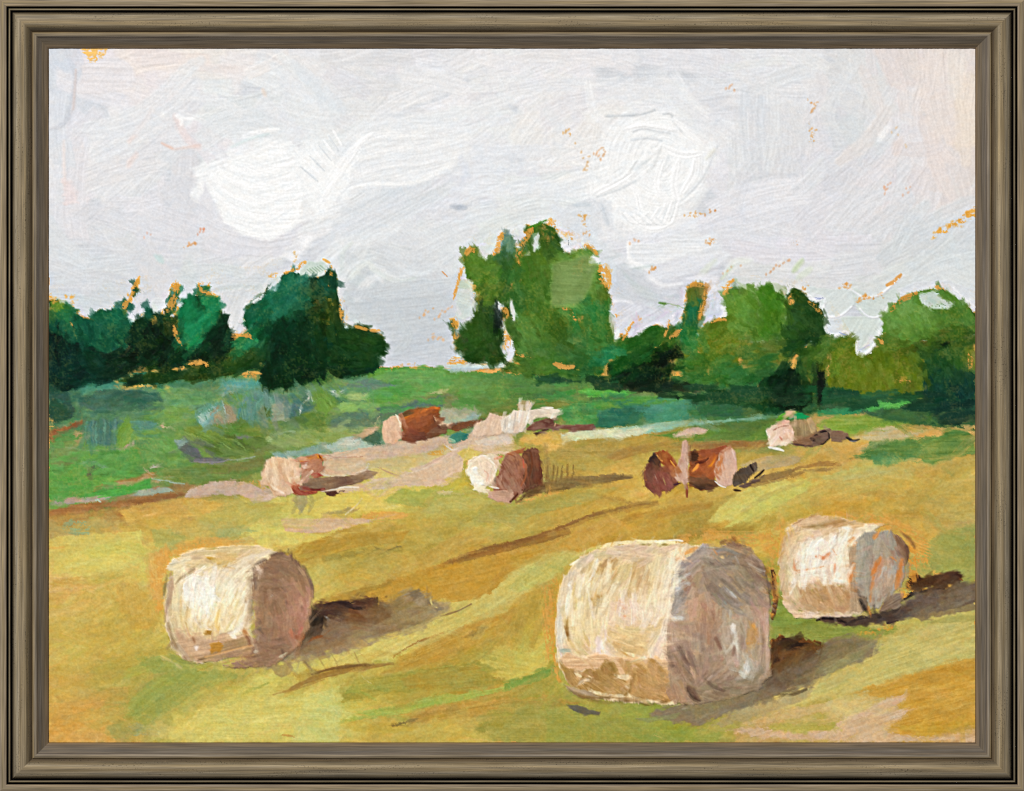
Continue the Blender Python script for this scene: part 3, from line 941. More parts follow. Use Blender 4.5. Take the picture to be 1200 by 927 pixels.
# ---- middle right meadow and bank
for c, p, k in [
 ('3f6f3c', '590,450 640,446 700,450 690,470 660,478 640,474 600,476', dict(col2='55803f')),
 ('6a7a34', '620,468 650,464 668,474 655,482 630,480', dict(col2='7c8840')),
 ('2f6a34', '655,480 680,470 720,472 735,480 730,498 690,500 665,498', dict(col2='44904c')),
 ('1f5f4c', '700,482 730,474 770,472 760,486 735,500 705,502 700,498', dict(col2='2c7860')),
 ('3f8c70', '755,480 780,470 806,466 808,490 790,495 760,496', dict(col2='2f7c68', ang=-10)),
 ('3f8a40', '690,472 740,465 800,462 800,470 760,474 700,478', dict(col2='4f8c3c')),
 ('3fa040', '677,458 690,453 715,454 745,460 730,465 690,465', dict(col2='5cb04c')),
 ('14361c', '590,432 640,438 690,444 715,452 740,460 790,460 836,454 810,446 760,442 690,438 620,430', dict(ang=5, col2='1f4a28')),
 ('0d1f12', '715,448 760,443 800,446 836,454 800,460 750,460 720,454', dict(ang=5)),
 ('2c6a3c', '800,462 840,456 900,470 910,490 860,495 810,492', dict(col2='3a7040')),
 ('1c5038', '810,470 850,460 900,465 920,480 880,490 820,488', dict(op=.9)),
 ('14402c', '860,462 900,460 940,464 950,478 900,486 862,476', dict(ang=5)),
 ('4f6a34', '870,478 900,478 892,488 870,490', dict(op=.8)),
 ('a8c4b4', '690,505 740,500 790,494 860,490 912,486 910,489 860,494 800,500 760,508 720,514 700,512', dict(col2='6fa494', g=(700, 505, 900, 490), ang=-5)),
 ('dcd8b8', '656,508 690,502 730,503 765,500 755,508 730,514 700,512 660,519', dict(col2='cfd6bc', ang=-5)),
 ('5c8038', '760,510 800,504 850,502 870,510 830,518 790,515', dict(col2='4c7434')),
 ('4c6a34', '830,510 870,503 900,500 905,512 870,520 830,520', dict(col2='5c7434')),
 ('5f8038', '900,496 912,492 905,510 880,520 872,515', dict(op=.7)),
 ('d8bcac', '789,511 800,503 812,499 830,504 820,510 800,512', dict()),
 ('a0783c', '700,530 760,520 830,516 880,518 910,522 880,528 800,528 760,528 720,540', dict(ang=-4, op=.8)),
 ('8a5c34', '800,522 850,518 900,516 905,522 860,526 820,526', dict(op=.7)),
 ('9c8844', '635,530 680,515 730,515 720,530 680,545 640,545', dict(op=.8, col2='a8904a')),
 ('cfa548', '636,525 656,510 656,520 645,532', dict(op=.8)),
 ('d6c464', '607,520 615,508 650,507 656,512 640,520 625,522', dict(col2='dca850')),
 ('e0b460', '630,515 655,512 656,522 640,530 636,522', dict(dry=.2)),
 ('a89848', '645,540 700,535 730,540 700,552 660,550', dict(op=.6)),
 ('6a5030', '634,566 660,562 690,557 720,556 740,559 700,568 660,574 620,580 612,578', dict(ang=-5, col2='846a3c')),
 ('4f3620', '612,578 640,566 640,572 620,584 606,588', dict(col2='6c4a2c')),
 ('5c4424', '622,578 660,570 672,572 640,578', dict()),
 ('d9a04c', '605,590 620,583 640,578 655,577 630,586 612,593', dict(dry=.2)),
 ('aea052', '560,600 600,596 640,585 690,580 680,590 640,600 600,614 560,612', dict(col2='a29c4c')),
 ('a59a48', '565,590 600,592 640,582 690,575 720,572 700,585 650,592 600,605 560,602', dict(op=.7))]:
    F(c, p, **dict(gr, **k))
for x in (641, 648, 653, 658, 664, 671): S('6c5024', 2.4, [(x+1, 546-(x > 662)), (x, 556), (x-2, 567)], op=.75)
F('93a448', '870,470 870,470 871,471')
# ---- the right end of the meadow
for c, p, k in [
 ('14402a', '938,462 970,458 1040,462 1080,460 1143,455 1143,505 1110,500 1060,490 1000,482 950,486 930,484', dict(col2='1f5030')),
 ('1f7c50', '955,480 980,478 1010,480 1006,486 960,487', dict()),
 ('3c9c48', '1009,479 1022,470 1040,466 1078,464 1073,471 1050,478 1020,482', dict(col2='5cb45c')),
 ('7c9c40', '957,498 965,490 985,486 1020,487 1060,488 1070,496 1040,500 1010,505 990,512 962,504', dict(col2='8fa048')),
 ('2c5c34', '1010,484 1080,474 1143,470 1143,494 1120,502 1080,498 1040,492', dict(col2='143c28')),
 ('0f3024', '1095,485 1120,480 1143,478 1143,492 1125,500 1100,498', dict()),
 ('d9ac5c', '1018,500 1060,498 1100,500 1102,510 1060,514 1040,506', dict(col2='caa050', op=.9)),
 ('d0c49c', '1003,512 1020,502 1045,500 1065,508 1080,506 1060,514 1025,517 1005,515', dict(dry=.1, col2='bcae80')),
 ('e0b068', '1128,500 1143,497 1143,503 1130,504', dict(dry=.2)), ('deb064', '1130,506 1143,506 1143,512 1132,510', dict(dry=.2)),
 ('3f6c3c', '1010,530 1020,518 1060,515 1100,512 1110,500 1130,505 1140,515 1143,530 1115,536 1095,545 1070,535 1040,545 1025,540 996,538', dict(col2='5c7c40', rag=2.5)),
 ('4c7038', '1080,520 1120,508 1143,510 1143,528 1110,538 1092,545 1080,535', dict(col2='6a8444')),
 ('3c7450', '1020,534 1040,530 1055,535 1040,546 1025,545', dict(op=.8)),
 ('6a9460', '1030,540 1048,534 1050,541 1035,545', dict(op=.7)),
 ('bcb46c', '960,560 1000,548 1030,545 1060,548 1030,556 990,564', dict(op=.7, ang=-10)),
 ('d0cc68', '870,600 900,580 940,560 960,565 930,585 900,600 875,612 850,618', dict(op=.85, ang=-25, col2='c4c060')),
 ('d4cc6c', '829,612 845,590 880,570 920,562 935,570 900,590 870,605 845,612', dict(op=.8, ang=-25)),
 ('a08a3c', '784,612 800,598 830,590 870,572 845,592 820,612 800,625 790,622', dict(op=.6, ang=-40)),
 ('9a7a30', '810,612 830,608 832,622 815,628 795,632', dict(op=.5, dry=.3)),
 ('98a050', '1080,640 1100,625 1143,615 1143,680 1120,690 1080,680', dict(op=.7, col2='86944a', rag=3)),
 ('d8a84c', '1083,690 1095,670 1110,672 1130,690 1143,700 1120,695', dict(dry=.4)),
 ('b3a050', '1050,580 1090,565 1143,558 1143,600 1100,600', dict(op=.5, rag=3, col2='c4a048')),
 ('b49a44', '1050,590 1085,568 1143,545 1110,575 1070,600', dict(op=.5, ang=-30, rag=3)),
 ('c89430', '935,600 980,588 1030,585 1010,600 960,606', dict(op=.5, rag=3))]:
    F(c, p, **dict(gr, **k))
# ---- long raking marks across the middle of the field
for c, w, p, k in [
 ('7c5020', 10, '515,666 545,654 590,641 640,630 665,622', dict(op=.7, dry=.08)), ('7c4c24', 5, '515,664 540,652 580,642 620,632 660,620', dict(op=.8)), ('8a5a28', 3, '545,655 590,642 600,640', dict(op=.7)), ('94642c', 7, '560,652 620,634 700,604 770,590', dict(op=.45, dry=.15)), ('805024', 3, '590,640 640,624 690,605 720,596 760,590', dict(op=.8)),
 ('8c6430', 4, '700,602 740,592 770,588', dict(op=.6)), ('9c7434', 3, '720,540 760,528 800,524', dict(op=.5)), ('7a5a34', 4, '880,570 920,560 945,552 975,550', dict(op=.5)),
 ('5a4230', 8, '880,565 905,558 930,552', dict(op=.55)), ('8c5c30', 5, '930,550 960,544 985,545', dict(op=.6)), ('b09c84', 10, '880,550 910,543 935,538', dict(op=.7)), ('c4ac8c', 6, '870,545 900,538 930,535', dict(op=.6)),
 ('b8a258', 6, '870,600 900,580 940,565', dict(op=.4)), ('c0c068', 6, '960,562 1000,552 1030,545', dict(op=.4))]:
    S(c, w, p, **dict(dict(grain=5), **k))
for c, w, p in [('9c7428', 14, '380,705 450,690 520,672 600,655'), ('a47c2c', 12, '450,790 510,765 560,745 610,732'), ('8f8430', 12, '430,805 500,790 570,780'), ('a88430', 10, '345,655 400,635 450,628'), ('8c8a34', 12, '560,855 620,835 680,825'), ('b0802c', 9, '470,775 530,745 590,722'),
 ('c8c460', 12, '100,650 150,640 175,650'), ('a8a848', 12, '150,790 200,775 240,780'), ('8a9440', 12, '150,840 200,800 240,790'), ('d2ca68', 14, '230,845 300,830 370,825'), ('8c7c34', 5, '380,655 420,648 470,645'), ('a87c30', 9, '730,610 780,600 830,592'), ('9c7c2c', 8, '760,640 830,625 880,620')]:
    S(c, w*1.15, p, op=.78, var=18, W=1.5, soft=1.8, rag=2.5, ridge=.2)
# ---- foreground
fg = dict(W=1.4, var=17, ridge=.16, grain=7, rag=3, soft=1.6)
for c, p, k in [
 ('cfbf6c', '515,704 560,698 600,670 640,650 690,644 670,658 640,680 600,700 560,722 520,745 470,765 450,775 430,772 470,740', dict(ang=-30, col2='c8b860')),
 ('bdb862', '590,690 620,665 670,650 660,670 620,690', dict(op=.8, ang=-35)),
 ('cdbd66', '440,745 480,730 520,722 480,755 450,772 420,778 390,780 400,765', dict(ang=-25, col2='d6c66c')),
 ('d6c66a', '400,775 430,752 445,752 450,765 430,785 380,795 350,800', dict(ang=-25)),
 ('c49536', '420,700 470,678 520,660 600,650 650,640 600,665 580,690 545,705 520,702 480,705 440,712', dict(ang=-12, col2='b98a30')),
 ('b98c34', '540,700 580,675 620,650 590,682 560,704', dict(op=.7, ang=-30)),
 ('b68a30', '470,772 520,748 570,730 620,720 600,740 560,755 510,775 465,785', dict(ang=-22, col2='c09a40')),
 ('8c7038', '540,748 560,736 575,732 560,745', dict(op=.7)),
 ('b0963c', '590,740 610,705 640,690 648,700 635,735 620,780 600,770', dict(ang=-78, op=.7, col2='c49e44')),
 ('cdbc58', '560,765 600,760 650,768 640,785 600,795 560,790', dict(ang=10, col2='c4b450')),
 ('98923a', '400,810 440,792 500,785 560,775 590,785 540,800 460,812 400,825', dict(ang=-8, col2='a89c3c')),
 ('ab8f34', '470,795 520,782 560,780 590,800 540,812 480,808', dict(ang=-5, col2='9c9038')),
 ('b3933c', '330,790 380,782 430,778 410,790 370,798 340,812 320,812', dict(ang=-15, op=.8)),
 ('9cb04c', '420,835 470,825 520,815 570,808 620,798 640,788 600,805 560,818 500,830 440,842', dict(ang=-10, col2='a0ac48')),
 ('74943c', '590,800 610,795 650,780 650,785 620,800 590,808', dict(ang=-15)),
 ('a8863a', '470,840 520,826 580,820 640,815 600,832 540,840 490,845', dict(ang=-8, col2='b8903c')),
 ('b07e38', '620,822 680,822 670,826 630,828', dict(op=.6)),
 ('8f7434', '455,850 480,842 490,840 470,852', dict(op=.7)),
 ('98943f', '560,840 600,820 640,822 700,830 690,868 580,868', dict(col2='a89a45', op=.7)),
 ('90963e', '640,830 700,832 740,842 760,868 640,868', dict(op=.7)),
 ('cfd07c', '357,812 390,810 400,840 396,868 340,868 350,840', dict(op=.7, rag=3)),
 ('d6ca6a', '200,860 240,830 300,818 357,815 350,850 300,868 200,868', dict(op=.7, rag=3)),
 ('d0c460', '300,790 340,785 350,800 320,815 280,815', dict(op=.6)),
 ('8c9a48', '150,820 180,790 160,770 200,770 240,790 290,790 240,805 200,830 170,850 155,845', dict(op=.7, rag=4, ang=-40)),
 ('8f9c48', '165,780 190,772 220,785 260,785 280,790 230,800 190,798', dict(op=.6, rag=3)),
 ('7f9a84', '150,850 165,848 175,856 160,862', dict(op=.5, rag=3)),
 ('96944c', '125,850 140,846 160,856 152,868 132,868', dict(op=.7, rag=3)),
 ('c49a44', '140,680 175,690 190,710 180,740 155,735 135,705', dict(ang=80, op=.6, rag=4)),
 ('e0a85c', '168,650 190,645 200,660 186,690 180,710 172,690', dict(op=.8, rag=2.5, col2='e4b060', ang=80)),
 ('dba552', '186,650 215,640 250,636 290,640 230,645 200,652', dict(op=.7, rag=2.5)),
 ('9aa458', '178,622 200,620 220,630 200,645 182,640', dict(op=.6)), ('8aa06c', '245,620 290,615 300,622 260,632', dict(op=.5)),
 ('a8a050', '240,600 270,590 300,585 330,590 320,605 280,620 250,615', dict(op=.5, rag=3, ang=-25)),
 ('d9a04c', '60,825 110,818 140,826 90,835 60,838', dict(op=.6, rag=3)), ('dca250', '57,850 110,855 140,868 57,870', dict(op=.7, rag=3)),
 # right foreground
 ('7d8c38', '905,725 940,715 990,725 1020,735 1050,735 1040,745 1000,752 960,752 910,740', dict(col2='8c923c')),
 ('7a9440', '903,728 930,716 950,722 935,735 905,735', dict()),
 ('c9bd6e', '1010,770 1040,750 1080,735 1143,726 1143,770 1100,778 1060,788 1030,800 1000,812 960,815 930,818 960,800', dict(ang=-18, col2='cabb6c')),
 ('d0bf70', '900,830 940,815 990,805 1010,800 980,815 940,825', dict(op=.7, ang=-20)),
 ('c99434', '1000,812 1040,800 1060,795 1100,780 1143,772 1143,850 1060,862 1040,855 1060,830 1040,820', dict(ang=-15, col2='d0a040')),
 ('b8852c', '1060,800 1100,785 1143,775 1143,795 1100,800', dict(op=.6)),
 ('c09428', '1040,852 1080,848 1143,846 1143,860 1080,858', dict(op=.7)),
 ('d6b08a', '982,848 1010,835 1040,818 1062,810 1060,820 1040,832 1075,830 1050,845 1030,855 1060,862 1100,862 1143,858 1143,870 1000,870 940,868 880,862 850,856 880,852 940,855 980,858', dict(ang=-20, col2='d8b494')),
 ('b0a848', '900,850 940,848 975,842 985,855 940,858 905,856', dict(op=.8)),
 ('d0b080', '860,848 900,838 940,828 975,822 970,832 930,842 890,850', dict(op=.7, ang=-15)),
 ('a8a048', '820,855 860,850 860,868 820,868', dict(op=.5)), ('86983c', '740,858 800,852 850,858 840,868 750,868', dict(op=.6))]:
    F(c, p, **dict(fg, **k))
for c, w, p, k in [('74963c', 5, '600,802 630,796 652,782', dict(op=.6)), ('9cb44c', 5, '400,845 440,838 500,826 560,814', dict(op=.6)), ('7c6a34', 3, '460,851 475,846 490,842', dict()),
 ('a07434', 2, '460,770 490,752 520,742', dict()), ('94702c', 4, '360,790 400,782 440,776', dict(op=.6)), ('8c9c40', 3, '405,812 420,810 440,820', dict(op=.6)), ('6f6034', 2, '438,641 450,645 470,640', dict(op=.7)),
 ('8a7434', 3, '418,660 440,654 460,650', dict(op=.4)), ('e3d9a0', 1.4, '424,792 435,802', dict(op=.6)), ('c4a058', 1.4, '405,760 420,776', dict(op=.7)), ('c4a058', 1.4, '420,764 440,780', dict(op=.6)),
 ('8c8430', 7, '520,780 550,770 580,772', dict(op=.3)), ('97a148', 6, '395,810 425,805 455,808', dict(op=.5)), ('8a983f', 4, '285,812 300,806 315,800', dict(op=.5)), ('b47c34', 3, '330,861 345,863', dict(op=.7))]:
    S(c, w, p, **dict(dict(grain=6), **k))

MEAD = '50,445 300,440 640,430 1150,430 1150,500 640,505 300,585 50,600'
F('a89468', '50,455 300,448 520,432 640,445 1150,470 1150,500 640,505 300,585 50,600', op=.2, var=0, ridge=0, grain=0, thick=0, lip=0, soft=8)
F('ecd47c', '50,600 300,585 640,505 1150,510 1150,880 50,880', op=.15, var=0, ridge=0, grain=0, lip=0, soft=8)
smear(350, MEAD, L=24, W=5, op=.55, seed=21, jit=5, ridge=.1)
smear(600, '50,595 300,585 640,505 1150,490 1150,880 50,880', L=50, W=9, seed=22, jit=5.5, ridge=.08, dang=18, op=.6)
# ------------------------------------------------------------------ trees, left
tk = dict(var=11, ridge=.16, grain=13, rag=2.0, au=1)
og = 'e8ae4e'
own('painted_tree', 'round dark green tree cut off by the left edge of the painting')
F('143c30', '57,352 66,351 72,360 88,366 96,378 104,400 104,430 96,452 76,458 57,446', ang=85, col2='0a2620', **tk)
F('2c6648', '62,362 82,358 92,370 84,378 66,382 58,376', **tk)
F('6f8c3c', '58,352 66,350 78,356 84,362 70,370 58,366', dry=.3, **tk)
F('071a18', '57,382 68,378 74,400 70,428 57,432', ang=90, op=.8, **tk)
dots(og, '57,350 62,352 84,350 86,360', 30, 1.8, 2); dots('c8a04c', '57,362 66,366', 8, 1.4, 3); dots('c9b45c', '64,378 66,392', 4, 1.2, 3)
own('painted_tree', 'broad dark green tree with curved brush marks, second from the left')
F('1f5844', '84,366 96,370 104,372 118,364 132,361 140,362 147,364 151,374 160,378 160,392 150,410 130,418 112,414 92,400 86,384', ang=55, col2='184c3a', **dict(tk, var=13))
for i in range(9): S('2f7054' if i % 2 else '0f3a2c', 3.2, [(88+i*6, 372-i*.6), (97+i*6, 392), (116+i*4.5, 412-i*1.2)], op=.55, var=10)
F('2c7054', '104,370 122,364 140,363 138,372 118,376', op=.7, ang=10, **tk)
F('0a241e', '78,402 96,396 120,414 145,412 158,398 170,404 172,428 150,438 110,446 84,456 62,452 60,430', ang=-12, col2='11362a', **tk)
F('0f3a30', '66,430 100,425 130,430 150,436 110,446 80,452 64,446', op=.8, ang=-15, **tk)
own('painted_tree', 'small pointed dark tree between the broad tree and the emerald one')
F('0f2c1e', '168,352 178,348 180,360 186,368 196,368 210,372 214,400 222,412 226,430 190,434 168,430 150,420 152,392 158,376 166,372', ang=60, col2='16402c', **tk)
F('1c5a48', '167,356 174,350 179,352 178,364 170,372 165,370', ang=80, **tk)
F('081c14', '160,392 180,376 198,380 200,410 178,420 160,412', op=.8, ang=-50, **tk)
dots('c09a3c', '192,370 205,378 208,392 200,382', 46, 1.6, 8); dots('caa040', '170,372 182,378', 12, 1.5, 9); dots('b8983c', '205,385 210,402', 16, 1.6, 4)
S(og, 7, '211,380 207,392 213,406', dry=.3, var=14); S(og, 6, '168,366 160,370', dry=.35)
F(og, '143,362 150,345 158,330 163,324 163,340 156,352 150,364 147,374', dry=.32, rag=2, ang=-70, var=14)
F(og, '200,332 206,329 212,336 212,350 208,366 196,370 186,368 194,358 198,346', dry=.32, rag=2.2, ang=-70, var=14)
own('painted_tree', 'emerald green rounded tree with orange ground showing at its tips')
F('14402c', '213,350 228,346 244,345 254,350 262,366 268,384 274,396 272,412 258,424 240,430 222,428 212,412 210,380', ang=-50, col2='0d2a1c', **tk)
F('1f7a54', '213,352 222,347 231,349 236,360 248,362 256,360 256,372 247,392 236,404 223,410 214,403 211,380', ang=-35, col2='248460', **dict(tk, var=11))
F('0f3c26', '224,346 234,350 236,362 230,366 224,358', **tk)
F('2a8458', '236,350 248,346 256,356 256,370 244,368 236,360', ang=10, **tk)
for i in range(6): S('2c9468' if i % 2 else '186848', 2, [(214+i*4, 392-i*3), (226+i*4, 384-i*3)], op=.5)
F('0b2416', '244,394 256,372 266,378 276,398 270,412 258,424 238,430 228,420', ang=-45, **tk)
F(og, '230,346 233,332 238,330 240,338 246,330 244,342 250,342 256,350 240,348 232,350', dry=.4, rag=2, var=14); S(og, 5, '233,334 232,345', dry=.25)
dots(og, '244,340 258,352 258,368', 26, 1.5, 4)
own('painted_tree', 'olive dark bank of low foliage under the left trees')
F('33481c', '140,446 180,436 236,430 270,418 304,414 306,430 262,442 200,448 150,450', ang=-10, col2='26401c', **dict(tk, var=14))
F('2c4a24', '236,428 262,414 290,400 304,412 290,428 260,436', ang=-40, **tk)
F(og, '222,424 230,421 244,424 243,430 230,434 224,430', dry=.35, rag=2)
dots('d8aa50', '132,452 142,440 150,444 158,444', 26, 1.6, 6)
F('e6a850', '285,436 292,433 305,436 305,443 286,443', dry=.2, rag=1.4)
own_field(); FIRST[0] = 0
F('5c968c', '260,448 270,444 282,446 300,444 306,450 280,456 262,456', dry=.25, **tk)
own('painted_tree', 'tall deep green tree with a teal crown, tallest of the left group')
F('123a28', '286,364 296,352 312,338 330,322 342,318 356,322 372,326 386,316 392,324 396,344 400,352 399,372 404,384 420,384 440,388 449,398 451,410 442,420 448,430 436,438 396,442 345,454 310,456 304,446 306,420 296,400 286,384', ang=70, col2='1a4426', **dict(tk, grain=11))
F('2c6c54', '290,364 302,348 318,340 330,322 346,318 362,336 366,352 360,366 336,374 316,378 300,372 290,376', ang=-35, col2='236049', **dict(tk, var=7))
F('1f6a4c', '286,372 300,356 312,352 322,362 306,378 290,384', ang=-40, **tk)
F('4a7f70', '348,322 358,320 366,326 364,336 352,334', ang=60, op=.8, **tk)
F('245840', '300,388 312,378 326,380 310,400 300,404', op=.6, **tk)
F('1f5644', '366,330 376,325 388,330 395,346 384,348 370,346', ang=30, **tk)
F('0a2c1c', '300,378 330,376 360,366 366,376 356,420 330,446 306,450 306,412', ang=70, op=.75, **dict(tk, grain=12))
F('2c4420', '366,352 380,346 396,348 400,372 384,388 366,380', ang=80, op=.75, **dict(tk, grain=16))
F('0d1c0c', '364,326 372,330 370,350 378,360 366,362', op=.8, **tk)
dots('a89038', '370,355 390,352 384,372 398,368 378,380', 90, 1.3, 11); dots('a08838', '380,385 398,395 410,400 395,412', 30, 1.2, 12)
F('27441f', '398,388 420,384 444,388 449,400 449,414 440,424 420,434 396,436 384,420 392,400', ang=20, col2='1c3c20', **dict(tk, grain=12))
F('0b2a18', '310,420 345,412 380,420 400,432 440,430 430,440 390,444 345,454 312,456', ang=-10, op=.75, **dict(tk, grain=10))
S(og, 5, '336,320 346,314 358,306', dry=.25, var=14); S(og, 5, '388,312 388,322 386,332', dry=.2, var=14); S(og, 3, '379,304 386,308', dry=.25); S('e2a95c', 5, '418,382 430,386 444,388', dry=.25); dots(og, '399,352 400,372 402,380', 16, 1.6, 5)
dots('dca850', '340,320 346,296', 10, 1.2, 6)
F('d9a850', '272,386 278,388 286,384 296,388 298,396 290,404 280,408 274,402', dry=.42, rag=2.4, var=12)
F('2f8c60', '276,404 290,398 306,388 314,392 300,408 280,420 268,420', ang=-30, **dict(tk, op=.9)); S(og, 3.5, '292,410 302,406', dry=.25)
dots(og, '318,320 320,326', 6, 2, 5); dots(og, '284,362 290,358', 10, 2, 6); S(og, 5, '283,366 288,360', dry=.3)
smear(260, '50,365 150,380 280,395 300,340 390,335 450,400 440,450 50,460', L=20, W=5, op=.6, seed=41, jit=6, ridge=.14)
own(*OWNERS[1])
CUR[0] = 1; OWNERS.pop()
st = dict(var=3, ridge=.2, lip=.8, grain=1.4, soft=1.2)
F('d6dae0', '166,344 178,338 184,350 176,362 168,356', ang=60, **st)
F('d8dce2', '160,344 168,342 172,356 170,366 160,374 152,378 148,370 152,356', ang=-60, **st)
F('dfe3e6', '180,350 198,348 198,358 190,366 180,366 177,358', **st)
F('d9e0e4', '212,338 230,336 230,345 218,349 212,348', **st)
F('dde0e2', '256,342 284,338 304,342 290,354 287,366 282,378 276,390 270,388 264,374 258,362', ang=-70, **dict(st, rag=1.8))
S('f0f3f5', 3.5, '288,357 298,353 308,346', **st)
F('cfdcda', '316,330 328,322 330,332 322,340 314,340', ang=-50, **st)
F('c9d8cc', '350,318 362,306 376,306 384,312 378,322 364,324 352,324', ang=50, op=.85, **st)
for i in range(6): S('8fae90', 1.3, [(360+i*3, 316-i), (366+i*3, 321-i)], op=.7)
F('dcdfe2', '396,330 410,334 402,348 398,358 400,372 416,378 440,382 446,390 430,382 400,380 396,350', op=.8, **st)
own('painted_tree', 'light olive tall tree beside the central one, with dark lower half')
# ------------------------------------------------------------------ trees, centre
F('4c622c', '545,300 553,288 562,300 578,302 585,296 592,276 600,278 604,300 602,330 598,352 586,356 566,350 552,340 544,320', ang=-50, col2='5f7f34', **dict(tk, var=12))
F('6a8a3c', '548,296 556,292 566,310 584,312 580,324 560,326 548,312', ang=40, op=.8, **tk)
F('3a5a34', '586,296 592,278 602,278 604,320 600,344 588,348 584,330', ang=90, **tk)
F('6f928a', '588,282 594,276 600,280 598,300 594,308 588,306', ang=90, dry=.15, **tk)
F('34461f', '556,346 572,342 580,350 582,376 590,388 588,424 572,426 552,425 540,418 532,408 536,386 550,378 556,362', ang=65, col2='2c4a20', **dict(tk, grain=11))
F('3c5a26', '540,386 560,376 572,384 568,402 548,404', ang=-30, op=.7, **tk)
F('0f1c18', '580,350 584,352 588,372 586,384 580,386 578,366', ang=90, **tk)
S('6c7a34', 3, '560,352 558,366 554,374', op=.8)
own('painted_tree', 'tallest green tree in the centre with a pale green square patch')
F('52692e', '600,310 606,298 614,282 620,268 637,260 652,268 657,284 660,296 676,294 690,288 697,300 702,316 712,338 716,366 720,399 712,414 706,440 640,442 600,438 590,424 596,398 590,378 597,350 602,330', ang=70, col2='55702e', **dict(tk, grain=9))
F('44602a', '634,262 650,268 658,284 658,300 648,306 632,298', ang=70, **tk); dots('c49a4c', '636,264 642,284 650,272', 20, 1.4, 3)
F('7a9850', '646,306 668,302 690,295 702,308 700,330 695,344 684,358 660,360 644,359', ang=4, col2='86a458', **dict(tk, var=12, ridge=.3, grain=3))
F('6a8a44', '660,306 690,296 702,308 698,318 664,316', ang=8, op=.8, **tk)
F('5c7f3c', '684,340 702,322 708,334 702,352 690,362 680,358', ang=20, **tk)
for i in range(8): S('a0b878' if i % 2 else '6a8844', 1.6, [(647, 311+i*6), (670, 309+i*6), (695-i*1.5, 307+i*6)], op=.6)
F('3a7446', '676,348 688,346 706,350 716,362 716,380 700,388 682,382 674,366', ang=60, col2='4a743a', **dict(tk, op=.9))
F('3f5c24', '644,364 660,361 672,372 684,386 690,410 660,420 640,400', ang=70, op=.75, **tk)
F('66894a', '594,368 606,362 620,376 632,394 644,412 640,424 616,410 600,392', ang=60, col2='5c8040', **tk)
F('3c6434', '640,410 690,404 712,414 704,440 650,440 620,428', ang=10, **tk)
F('6a8440', '592,420 640,422 650,432 620,438 590,436', ang=5, dry=.15, **tk)
F('2a7a58', '700,414 712,408 728,408 736,414 722,424 706,430', ang=0, **tk)
F('365c30', '606,330 612,318 620,340 612,362 600,366', op=.6, ang=80, **tk)
F('a0883c', '694,350 702,340 714,338 714,352 704,358 696,356', dry=.35, **tk)
F(og, '702,312 710,308 717,316 716,334 706,336 700,326', dry=.32, rag=2, var=15)
F(og, '604,300 608,284 614,272 622,266 624,276 616,290 614,304 606,318', dry=.4, rag=2.2, var=14)
dots('e0a24c', '606,320 610,328', 10, 1.8, 2); dots(og, '655,274 664,276 672,278', 14, 1.7, 3); S(og, 5, '686,286 694,290 699,296', dry=.3); dots(og, '636,264 644,258 646,262', 12, 1.7, 3)
dots('e0a850', '654,362 666,362 674,372 678,376', 28, 1.7, 3); dots('e4b458', '652,426 664,430 672,428', 28, 1.7, 4); S('e2b058', 4, '600,412 610,412 620,414', dry=.3); S('dca850', 3, '602,424 612,428', dry=.3)
S('5c8a34', 3, '616,268 628,264 640,258')
F(og, '588,360 598,360 598,370 590,376', dry=.2); F(og, '588,388 594,386 600,400 600,410 590,410', dry=.25); F(og, '553,336 563,334 564,344 554,346', dry=.25)
F('e4a552', '578,298 584,280 588,272 588,282 584,296 580,304', dry=.25, rag=1.5); F('e4a552', '550,290 554,286 560,300 556,302', dry=.25, rag=1.5)
S('dc9c4c', 4, '541,316 536,330 531,350', dry=.3); F(og, '527,374 534,371 538,380 536,392 530,388', dry=.2, rag=1.6); dots(og, '531,392 534,404 533,410', 16, 1.8, 2); F(og, '527,422 534,416 546,424 545,427 524,426', dry=.2, rag=1.6)
S('d99a60', 1.6, '518,318 524,324', op=.8)
CUR[0] = 1
F('d3dcd6', '536,330 544,326 554,332 553,342 557,354 552,372 544,376 534,372 534,352', ang=20, **dict(st, rag=1.8)); F('c3d0b8', '538,328 550,330 550,340 538,338', op=.7, **st)
F('dfe5e0', '560,288 568,280 580,272 584,284 578,298 570,306 562,302', ang=-60, **st)
F('c4ccc8', '582,352 586,354 588,368 584,378 580,374', ang=80, **dict(st, rag=1)); S('3c4858', 1.5, '584,358 587,366')
S('d6dcd8', 5, '599,354 601,364 602,376', **st); F('dfe3ee', '594,400 600,398 602,416 600,424 592,424', ang=80, **dict(st, rag=1)); S('d3d9d9', 8, '631,274 628,284 625,296', taper=.8, **st); F('ccd4cc', '622,276 632,272 628,296 616,300', op=.5, **st)
F('e6e9ee', '656,284 666,276 684,278 688,286 678,290 674,296 662,296 658,290', ang=-20, **st); S('4a5a68', 1.3, '665,282 666,288'); F('eceef2', '690,302 696,297 704,306 700,310 694,308 692,316', **st)
F('dfe3e7', '660,250 680,246 690,258 686,272 664,270', op=.6, **st); dots('dfa858', '679,250 684,256 685,266', 14, 1.6, 3)
F('dde2e4', '716,300 724,312 718,330 716,350 722,370 718,390 722,398 714,380 713,340 706,312', op=.6, ang=80, **st)
F('c9d6ce', '520,428 545,427 580,427 596,424 592,430 560,432 530,433', ang=0, **st); F('b4c8cc', '520,432 560,430 575,428 550,436 528,436', op=.8, **st)
